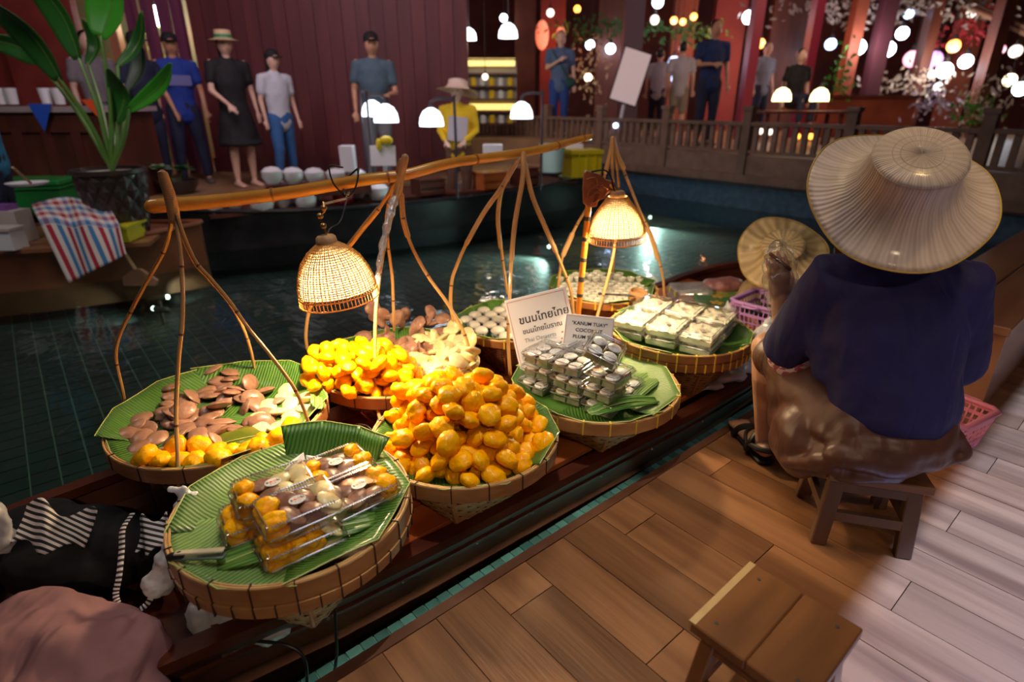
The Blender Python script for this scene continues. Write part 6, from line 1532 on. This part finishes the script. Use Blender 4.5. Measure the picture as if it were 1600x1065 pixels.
# ================================================================ people in the background
def cloth(name, c, r=.8): return mat('cloth_'+name, c, r, bump=.3, bscale=9, bdist=.02)
def person(label, px, pyf, Y, zf, h, rz, top, bottom, hairc=hair_m, style='tee', low='trousers', cap=None, hat=None, armL=None, armR=None, longhair=False, tone=None, lean=0, legs=0., seated=False, stripe=None, bagc=None, vox=.017):
    p = atY(px, 200, Y); t = thing('person', label, 'person', (p.x, Y, zf), rz); k = h/1.65; sk = tone or skin_p
    S = lambda *a: Vector(a)*k
    LG = .085; mb = MB(); hipz = .86 if not seated else .45
    sh_z = hipz+.50; ly = -lean
    shL, shR = S(-.185, ly*.8, sh_z), S(.185, ly*.8, sh_z)
    armL = armL or ((-.235, ly*.6+.02, sh_z-.28), (-.245, ly*.6-.05, sh_z-.52)); armR = armR or ((.235, ly*.6+.02, sh_z-.28), (.245, ly*.6-.05, sh_z-.52))
    eL, wL = S(*armL[0]), S(*armL[1]); eR, wR = S(*armR[0]), S(*armR[1])
    neck = S(0, ly*.9, sh_z+.04); head = S(0, ly-.02, sh_z+.20)
    def legpts(s_): 
        if seated: return [S(s_*.09, 0, hipz), S(s_*.12, -.38, hipz+.02), S(s_*.12, -.40, .07)]
        return [S(s_*.085, 0, hipz), S(s_*.095+legs*.3*s_, -.02+legs*.5*s_, .47), S(s_*.10+legs*.5*s_, .02+legs*.5*s_, .07)]
    def torso(m_, e=0., z0=None): m_.tube([S(0, 0, z0 if z0 is not None else hipz-.03), S(0, ly*.2, hipz+.12), S(0, ly*.5, hipz+.30), S(0, ly*.8, sh_z-.05), S(0, ly*.85, sh_z+.02)], [(k*(.155+e), k*(.105+e)), (k*(.135+e), k*(.095+e)), (k*(.160+e), k*(.110+e)), (k*(.165+e), k*(.085+e)), (k*(.08+e), k*(.055+e))], 16, ref=(1, 0, 0))
    torso(mb)
    mb.tube([S(0, ly*.85, sh_z), neck+S(0, -.01, .05)], [.052*k, .046*k], 10); mb.ball(head, (.078*k, .094*k, .114*k), 18)
    mb.ball(head+S(0, -.088, -.01), (.012*k, .018*k, .020*k), 8)
    for s_ in (-1, 1): mb.ball(head+S(s_*.073, .0, -.01), (.010*k, .018*k, .026*k), 8)
    for s_ in (-1, 1):
        a, b, c_ = legpts(s_); mb.tube([a, a.lerp(b, .5), b], [.088*k, .074*k, .052*k], 12); mb.tube([b, b.lerp(c_, .35), c_], [.053*k, .052*k, .032*k], 12); mb.tube([c_+S(0, .03, -.03), c_+S(0, -.16, -.045)], [(.036*k, .030*k), (.040*k, .018*k)], 10, ref=(1, 0, 0))
    for s_, sh, e, w_ in ((-1, shL, eL, wL), (1, shR, eR, wR)):
        mb.tube([sh, sh.lerp(e, .5), e], [.050*k, .042*k, .036*k], 10); mb.tube([e, w_], [.036*k, .024*k], 10)
        d = (w_-e).normalized(); hand(mb, w_, d, (0, -1, .3) if abs(d.y) < .8 else (0, 0, 1), s_, 1.0*k, .5)
    fuse(obj('body', mb, sk, t), vox, 3)
    q = MB(); torso(q, .016, hipz-.06 if style != 'dress' else hipz-.03)
    for sh, e, w_ in ((shL, eL, wL), (shR, eR, wR)):
        q.tube([sh.lerp(S(0, ly*.8, sh_z-.03), .35), sh, sh.lerp(e, .62)], [.070*k, .066*k, .062*k], 12)
        if style == 'long': q.tube([sh.lerp(e, .6), e, e.lerp(w_, .85)], [.058*k, .050*k, .040*k], 12)
    if style == 'dress': q.tube([S(0, 0, hipz+.10), S(0, 0, hipz-.10), S(0, 0, hipz-.38)], [(k*.15, k*.11), (k*.20, k*.15), (k*.25, k*.20)], 20, False, ref=(1, 0, 0)); q.lathe([(.0001, (hipz-.39)*k), (.24*k, (hipz-.385)*k), (.25*k, (hipz-.34)*k), (.0001, (hipz-.33)*k)], 24)
    fuse(obj('dress' if style == 'dress' else 'shirt', q, top, t), vox, 3, (.02*k, .12, 'CLOUDS'))
    if stripe: obj('chest_stripe', MB().box((0, -.122*k+ly*-.0, (hipz+.32)*k), (.27*k, .02, .11*k)), stripe, t, False)
    if style != 'dress':
        q = MB(); q.tube([S(0, 0, hipz+.06), S(0, 0, hipz-.04)], [(k*.155, k*.115), (k*.16, k*.12)], 14, ref=(1, 0, 0))
        for s_ in (-1, 1):
            a, b, c_ = legpts(s_); q.tube([a, a.lerp(b, .5), b] if low == 'shorts' else [a, a.lerp(b, .5), b, b.lerp(c_, .5), c_.lerp(b, .08)], [.102*k, .090*k, .078*k] if low == 'shorts' else [.102*k, .088*k, .070*k, .062*k, .052*k], 12)
        fuse(obj('trousers' if low != 'shorts' else 'shorts', q, bottom, t), vox, 3, (.015*k, .1, 'CLOUDS'))
    q = MB(); q.ball(head+S(0, .018, .020), (.080*k, .090*k, .104*k), 16)
    if longhair: q.tube([head+S(0, .05, 0), head+S(0, .06, -.22)], [(.075*k, .05*k), (.055*k, .03*k)], 12, ref=(1, 0, 0))
    obj('hair', q, hairc, t)
    if cap: 
        q = MB(); q.lathe([(.088*k, 0), (.088*k, .03*k), (.075*k, .075*k), (.04*k, .10*k), (.0001, .105*k)], 20, head+S(0, .01, .03)); q.ball(head+S(0, -.11, .035), (.07*k, .07*k, .010*k), 14); obj('cap', q, cap, t)
    if hat:
        q = MB(); q.lathe([(.18*k, -.01*k), (.10*k, .015*k), (.092*k, .02*k), (.088*k, .10*k), (.0001, .105*k)], 28, head+S(0, .0, .045)); ho = obj('hat', q, hat[0], t); obj('hat_band', MB().lathe([(.0945*k, .022*k), (.0925*k, .055*k)], 28, head+S(0, .0, .045)), hat[1], ho)
    for s_ in (-1, 1):
        obj('eye', MB().ball(head+S(s_*.028, -.081, .006), (.011*k, .006*k, .007*k), 8), eye_m, t)
        a, b, c_ = legpts(s_); obj('shoe', MB().tube([c_+S(0, .045, -.045), c_+S(0, -.06, -.045), c_+S(0, -.19, -.052)], [(.040*k, .034*k), (.045*k, .034*k), (.042*k, .022*k)], 12, ref=(1, 0, 0)), cloth('shoe', (.10, .09, .09)) if low != 'bare' else sk, t)
    obj('mouth', MB().ball(head+S(0, -.084, -.052), (.020*k, .006*k, .006*k), 8), lip_c, t)
    if bagc: obj('shoulder_bag', MB().ball(S(.17, -.06, hipz+.02), (.11*k, .05*k, .09*k), 14), bagc, t); obj('bag_strap', MB().tube(bez([S(-.13, -.08, sh_z), S(.0, -.14, hipz+.30), S(.15, -.12, hipz+.06)], 4), .012*k, 6), bagc, t)
    return t
ZP = .22
dk = cloth('navy', (.012, .018, .05)); jeans = cloth('jeans', (.03, .12, .32)); blk = cloth('black', (.008, .008, .010)); wt_ = cloth('white', (.55, .60, .66)); teal = cloth('teal_grey', (.075, .13, .17)); gry = cloth('grey_trousers', (.17, .18, .19)); royal = cloth('royal_blue', (.012, .045, .32)); ppl = cloth('stripe_lilac', (.16, .17, .40)); yelc = cloth('yellow', (.75, .50, .01)); denim = cloth('denim_shirt', (.09, .15, .28)); whs = cloth('white_soft', (.50, .47, .52))
person('man in a grey and black shirt half hidden behind the big plant, leftmost visitor', 168, 0, 7.5, ZP, 1.70, 1.0, cloth('grey_black', (.22, .20, .22)), dk)
person('man in a navy shirt and cap beside the bright leaf, second visitor from left', 235, 0, 7.3, ZP, 1.66, 1.2, dk, dk, cap=blk, tone=skin, lean=.06, armR=((.23, -.08, 1.08), (.20, -.22, .86)))
person('man in a royal blue shirt with a pale chest stripe and dark trousers', 292, 0, 7.6, ZP, 1.68, .6, royal, dk, tone=skin, stripe=ppl, legs=.10, cap=blk)
person('woman in a black knee-length dress and straw hat with a green band', 372, 0, 7.35, ZP, 1.66, .75, blk, blk, style='dress', hat=(mat('straw_hat', (.62, .46, .26), .6), mat('green_band', (.04, .25, .10), .6)), armL=((-.24, -.05, 1.08), (-.13, -.22, .93)), low='bare', longhair=True)
person('girl in a white T-shirt, blue jeans and black cap, rightmost of the row', 440, 0, 7.5, ZP, 1.50, .95, wt_, jeans, cap=blk, longhair=True, legs=.12)
person('man in a grey-blue T-shirt and cap looking down, alone before the plank wall', 590, 0, 7.6, ZP, 1.68, .35, teal, gry, cap=blk, lean=.05, armR=((.25, -.02, 1.05), (.10, -.28, 1.02)), tone=skin)
vy = person('vendor in a yellow blouse and wide hat standing at the dark boat', 716, 0, 7.1, -.12, 1.50, -.1, yelc, cloth('brown_skirt', (.12, .05, .03)), style='long', armL=((-.23, -.02, 1.10), (-.12, -.22, .98)), armR=((.23, -.02, 1.10), (.12, -.22, .98)))
hd_ = vy.location; palm_hat(vy, (hd_.x-.0, hd_.y+.02, hd_.z+1.40), (.05, .25, .95), .24, mat('hat_pale', (.72, .58, .46), .6), 0, .8)
obj('apron', MB().box((.02, -.14, 1.02), (.22, .02, .26), (0, .1, 0)), whs, vy, False)
person('woman in a denim shirt and blue jeans standing left of the bridge', 872, 0, 10.9, .60, 1.66, 0, denim, cloth('jeans_deep', (.02, .06, .26)), longhair=True, armL=((-.22, -.05, 1.10), (-.02, -.20, 1.22)), bagc=cloth('bag_green', (.02, .08, .07)))
person('man in a dark navy shirt standing behind the bridge railing by the menu board', 1100, 0, 9.6, .55, 1.72, .1, cloth('navy_polo', (.01, .03, .12)), dk, tone=skin, armL=((-.23, -.05, 1.10), (-.06, -.22, 1.10)))
person('person in a white top seen behind the railing, left of two in white', 1022, 0, 12.4, .55, 1.55, 2.8, whs, dk)
person('person in a white top and khaki shorts behind the railing, right of two in white', 1055, 0, 11.8, .55, 1.62, 2.9, whs, cloth('khaki', (.30, .26, .19)), low='shorts')
person('person in a black T-shirt seated behind the warm table lamps', 1232, 0, 11.0, .78, 1.62, .2, blk, dk, seated=True)
person('person in a grey top behind the red posts of the shop', 1180, 0, 12.6, .55, 1.68, .4, cloth('grey_top', (.20, .22, .28)), dk)
person('person in a blue sleeve at the left frame edge reaching to the green box', -32, 0, 4.65, .0, 1.5, -1.2, cloth('sleeve_blue', (.02, .16, .30)), dk, style='long', armL=((-.20, -.2, 1.06), (-.10, -.42, .98)))
# second vendor in the far end of the front boat
pv = W(3.0, 1.40, -.10)+V(.07, 0, 0)
v2 = thing('person', 'second vendor in a tan palm hat crouched at the far end of the boat', 'person', tuple(pv), -.3)
mb = MB(); mb.tube([(0, 0, .10), (0, .0, .25), (0, -.03, .36)], [(.15, .11), (.14, .10), (.12, .08)], 16, ref=(1, 0, 0)); mb.tube([(0, -.02, .36), (0, -.06, .44)], .045, 10); mb.ball((0, -.08, .49), (.075, .09, .105), 16)
for s_ in (-1, 1):
    mb.tube([(s_*.08, 0, .12), (s_*.16, -.26, .24), (s_*.14, -.18, .02)], [.08, .06, .04], 12); mb.tube([(s_*.15, -.03, .35), (s_*.20, -.10, .20), (s_*.06, -.26, .22)], [.045, .036, .026], 10); hand(mb, (s_*.06, -.26, .22), (0, -1, -.1), (0, 0, 1), s_, .9, .6)
fuse(obj('body', mb, skin, v2), .010, 3)
mb = MB(); mb.tube([(0, 0, .09), (0, .0, .25), (0, -.03, .36)], [(.17, .13), (.155, .115), (.14, .09)], 16, ref=(1, 0, 0))
for s_ in (-1, 1): mb.tube([(s_*.13, -.03, .35), (s_*.20, -.10, .22)], [.065, .055], 12)
fuse(obj('shirt', mb, cloth('tan', (.36, .24, .12)), v2), .010, 4, (.015, .1, 'CLOUDS'))
mb = MB()
for s_ in (-1, 1): mb.tube([(s_*.08, 0, .12), (s_*.16, -.26, .24), (s_*.14, -.19, .06)], [.10, .078, .055], 12)
fuse(obj('trousers', mb, dk, v2), .010, 4); obj('hair', MB().ball((0, -.07, .51), (.083, .095, .10), 16), hair_m, v2)
h_ = palm_hat(v2, (0, 0, 0), (-.10, -.62, .72), .215, straw_y, 1.2, .55); h_.location = (-.03, -.10, .565)

# ================================================================ shops beyond the bridge
orangew = mat('orange_lit_wall', (.30, .075, .03), .6, col2=(.20, .04, .02), nscale=2)
t = thing('display_case', 'tall glazed display case with yellow lit shelves right of the plank wall', 'cabinet', (-.35, 10.9, .60))
dc = glow('case_yellow', (1, .68, .10), 1.3); gl = mat('case_back', (.30, .26, .24), .4)
obj('case_body', MB().box((0, .15, .75), (.86, .3, 1.0)), gl, t, False)
for z in (.22, .42, .62, .82, 1.02, 1.24): obj('shelf', MB().box((0, -.06, z), (.84, .14, .025)), brownred, t, False)
obj('light_strip', MB().box((0, -.10, 1.20), (.80, .03, .12)), dc, t, False); obj('light_strip', MB().box((0, -.10, .50), (.80, .03, .10)), dc, t, False)
for i in range(5):
    for z in (.235, .635, .835): obj('jar', MB().lathe([(.0001, 0), (.05, 0), (.05, .11), (.03, .13), (.0001, .13)], 12), glassy if (i+int(z*10)) % 2 else yelc, t, loc=(-.32+i*.16, -.06, z))
for i, (px, w_, Y, m_) in enumerate(((820, .42, 13.2, orangew), (862, .55, 14.6, mat('red_panel', (.26, .04, .03), .6)), (950, .60, 15.2, brownred), (985, .34, 11.6, mat('grey_pillar', (.16, .10, .13), .6)), (1062, .5, 14.8, orangew), (1130, .7, 15, mat('red_panel', (.50, .07, .03), .6)), (1172, .17, 11.4, mat('crimson_post', (.30, .015, .05), .5)), (1262, .16, 11.8, MATS['crimson_post']), (1325, .22, 12.6, orangew), (1368, .26, 12.4, mat('dark_red_post', (.08, .02, .03), .6)), (1440, .2, 12.8, brownred), (1500, .5, 14.5, orangew), (1545, .2, 12.0, brownred), (1220, .8, 14.9, brownred))):
    p = atY(px, 100, Y); mb = MB().box((p.x, Y, 2.6), (w_, .25, 4.4)); struct(f'trim_{i+5}', mb, m_)
t = thing('shop_counter', 'orange-brown wooden shop counter beyond the railing on the right', 'counter', tuple(atY(1350, 165, 12.2).xy)+(.53,))
obj('counter_body', MB().box((0, 0, .36), (1.7, .5, .72)), orangew, t, False); obj('counter_top', MB().box((0, 0, .74), (1.8, .6, .05)), brownred, t, False)
t = thing('table', 'dark dining table holding the two warm lamps beyond the railing', 'table', tuple(atY(1250, 165, 9.9).xy)+(.53,))
obj('tabletop', MB().box((0, 0, .50), (1.3, .55, .04)), brownred, t, False)
for sx in (-.58, .58):
    for sy in (-.22, .22): obj('leg', MB().box((sx, sy, .25), (.05, .05, .5)), brownred, t, False)
# menu board
t = thing('menu_board', 'slanted pale menu board on a stand behind the railing', 'sign', tuple(atY(985, 120, 10.4)), .0)
obj('panel', MB().box((0, 0, 0), (.44, .03, .80), (-.1, .28, 0)), mat('menu_panel', (.75, .58, .58), .5, emit=(1, .8, .78), es=.25), t, False); obj('panel_frame', MB().box((0, .03, 0), (.48, .03, .84), (-.1, .28, 0)), dark_m, t, False); obj('stand', MB().tube([(-.05, .04, -.3), (-.12, .05, -.75)], .03, 8), whitep, t)
# hanging bulbs and lanterns
def bulb(label, px, py, Y, r, m_, drop=True, group=None, name='hanging_bulb'):
    r *= 1.45; p = atY(px, py, Y); t = thing(name, label, 'light bulb' if name == 'hanging_bulb' else 'lantern', tuple(p), 0, group)
    obj('globe', MB().ball((0, 0, 0), r, 14), m_, t); obj('cap', MB().tube([(0, 0, r*.8), (0, 0, r*1.5)], r*.35, 8), dark_m, t)
    if drop: obj('cord', MB().tube([(0, 0, r*1.4), (0, 0, 4.86-p.z)], .006, 5), dark_m, t)
cool = glow('bulb_cool', (.72, .86, 1.0), 14); coolb = glow('bulb_blue', (.45, .62, 1.0), 6); warmb = glow('bulb_warm', (1, .80, .52), 8); orb = glow('bulb_orange', (1, .38, .04), 4.5); pinkb = glow('bulb_pink', (1, .35, .50), 2.2); dimw = glow('bulb_dim', (1, .88, .74), 2.4); violb = glow('bulb_violet', (.75, .30, .85), 1.8)
rest = [(787, 28, .05, cool, 13, 'white'), (860, 20, .055, dimw, 14, 'dim white'), (922, 70, .07, cool, 15, 'white'), (940, 65, .07, cool, 15.2, 'white'), (954, 76, .075, cool, 14.8, 'white'), (975, 82, .05, coolb, 15, 'blue'), (919, 121, .055, warmb, 14, 'yellow'), (902, 14, .05, orb, 14, 'amber'), (1028, 3, .075, cool, 13, 'white'), (1023, 31, .06, dimw, 13, 'dim white'), (1053, 32, .05, orb, 13.4, 'amber'), (1067, 34, .045, orb, 13.5, 'amber'), (1084, 26, .05, orb, 13.6, 'amber'), (1170, 27, .085, cool, 13, 'white'), (1053, 98, .09, coolb, 14, 'blue'), (1050, 118, .08, coolb, 14, 'blue'),
        (1298, 69, .08, coolb, 14, 'blue'), (1342, 46, .06, dimw, 14, 'dim white'), (1341, 74, .10, cool, 13, 'white'), (1387, 77, .10, cool, 13, 'white'), (1410, 52, .085, cool, 13.6, 'white'), (1490, 72, .085, orb, 13, 'orange'), (1509, 96, .09, cool, 13, 'white'), (1476, 110, .10, cool, 12.6, 'white'), (1587, 80, .08, dimw, 12.8, 'dim white'), (1564, 77, .06, pinkb, 13, 'pink'), (1578, 125, .08, warmb, 12.4, 'warm'), (1594, 139, .09, cool, 12.6, 'white'), (1457, 116, .06, dimw, 13.4, 'dim white'), (1466, 136, .06, dimw, 13.2, 'dim white'), (1425, 92, .12, pinkb, 14.2, 'pink'), (1458, 94, .13, violb, 14, 'violet'), (1518, 20, .06, dimw, 13, 'dim white'), (1420, 22, .06, coolb, 13, 'blue'), (1188, 68, .07, orb, 14, 'orange'), (758, 120, .035, dimw, 10.4, 'small warm'), (962, 196, .028, coolb, 9.5, 'blue'), (1547, 195, .05, dimw, 11, 'dim white'), (1188, 205, .035, dimw, 10.6, 'warm'), (1203, 206, .035, dimw, 10.7, 'white'), (1246, 213, .035, orb, 10.6, 'amber'), (1267, 213, .035, orb, 10.6, 'amber')]
for i, (px, py, r, m_, Y, cn) in enumerate(rest):
    side = 'over the display case' if px < 870 else 'around the denim-shirted woman and menu board' if px < 1000 else 'over the navy-shirted man' if px < 1120 else 'between the red shop posts' if px < 1320 else 'over the shop counter' if px < 1440 else 'over the right-hand shops'
    if py > 190: side = 'seen low through the bridge railing'
    bulb(f'{cn} glowing bulb {side}', px, py, Y, r, m_, py < 160, f'{cn} bulbs {side}')
# lit red niches, their light painted as glowing shapes, behind the woman in denim
for px, py, w_ in ((847, 55, .30), (876, 58, .22)):
    p = atY(px, py, 14.3); o = tag(obj('niche_glow', MB().ball((0, 0, 0), (w_*.5, .06, w_*1.0), 14), glow('red_niche', (1, .16, .05), .9)), f'tall red wall niche with painted glow, {"left" if px < 860 else "right"} of the pair above the woman in denim', 'lantern'); o.location = p
# garlands, greenery and hanging ornaments: each bunch a thing
gar = mat('garland_leaf', (.03, .12, .03), .6); wfl = mat('white_flowers', (.60, .56, .50), .6); redfl = mat('red_flowers', (.45, .02, .03), .6); orn = mat('shell_ornament', (.42, .38, .36), .5)
def bunch(label, px, py, Y, sz, m_, n=60, cat='plant', name='leaf_bunch'):
    p = atY(px, py, Y); mb = MB()
    for i in range(n):
        d = Vector((rnd.gauss(0, sz[0]), rnd.gauss(0, .12), rnd.gauss(0, sz[1]))); a = rnd.uniform(0, 6.3); s_ = rnd.uniform(.04, .085)
        u = Vector((math.cos(a), rnd.uniform(-.5, .5), math.sin(a))).normalized(); v = u.cross(V(.1, 1, .2)).normalized()
        mb.add([d, d+u*s_+v*s_*.4, d+u*s_*2, d+u*s_-v*s_*.4, d+u*s_+V(0, .02, 0)], [(0, 1, 4), (1, 2, 4), (2, 3, 4), (3, 0, 4)])
    o = obj(name, mb, m_, None, False); o.location = p; tag(o, label, cat, None, 'stuff'); return o
bunch('hanging green garland over the menu board', 935, 42, 13.8, (.55, .10), gar, 150); bunch('dark green garland above the navy-shirted man', 1060, 48, 13.8, (.65, .10), gar, 170)
bunch('bushy green plant beside the left end of the shop counter', 1312, 125, 12.0, (.12, .28), mat('bright_leaf', (.06, .26, .03), .5), 70); bunch('white flower arrangement over the shop counter', 1425, 130, 12.6, (.45, .14), wfl, 130); bunch('pale lilac flowers at the right end of the shop counter', 1455, 160, 12.0, (.35, .14), mat('lilac_flowers', (.45, .42, .60), .6), 100)
bunch('large white flower stand at the far right', 1540, 165, 11.8, (.28, .28), wfl, 140); bunch('green foliage at the foot of the white flower stand', 1518, 178, 11.6, (.22, .14), mat('bright_leaf', (.06, .26, .03), .5), 60); bunch('red flower cluster hanging at the upper right', 1515, 48, 13.4, (.30, .16), redfl, 110)
bunch('grey shell ornaments hanging along the top right ceiling', 1440, 16, 12.8, (1.1, .13), orn, 260, 'ornament', 'hanging_ornaments'); bunch('pale hanging ornaments above the warm table lamps', 1285, 12, 12.8, (.5, .12), orn, 110, 'ornament', 'hanging_ornaments')
bunch('cream goods on the shelf behind the denim-shirted woman', 915, 110, 14.0, (.22, .35), mat('cream_goods', (.50, .42, .26), .6), 90, 'goods', 'shelf_goods')
bunch('yellow green leafy goods in the lit doorway behind the visitors', 252, 120, 10.0, (.22, .35), mat('lime_goods', (.45, .60, .08), .6), 80, 'goods', 'shelf_goods')
t = thing('ceiling_beam', 'slanting light wooden roof beam at the upper right corner', 'beam', tuple(atY(1570, 30, 12)))
mb = WMB(); mb.bar(atY(1510, 5, 13), atY(1640, 65, 11.4), .14, .14); obj('beam', mb, mat('beam_tan', (.34, .20, .12), .6), t, False); mb = WMB(); mb.bar(atY(1500, 0, 13.1), atY(1640, 62, 11.5), .3, .04); obj('beam_cap', mb, brownred, t, False)
bulb('white glowing bulb in the doorway above the visitors on the left', 248, 25, 9.8, .10, cool)
# lamps' own light for the shops (warm and red pools)
for px, py, Y, e, c_ in ((870, 60, 13.6, 16, (1, .22, .08)), (1130, 60, 13.4, 34, (1, .30, .10)), (1210, 90, 13.2, 28, (1, .35, .18)), (1360, 70, 12.0, 40, (.9, .75, .8)), (1490, 90, 12.0, 40, (1, .75, .6)), (760, 60, 9.6, 16, (1, .8, .6)), (250, 40, 9.4, 30, (1, .75, .45)), (1040, 80, 13, 30, (.9, .6, .7))):
    light('POINT', atY(px, py, Y), e, c_, None, .12)
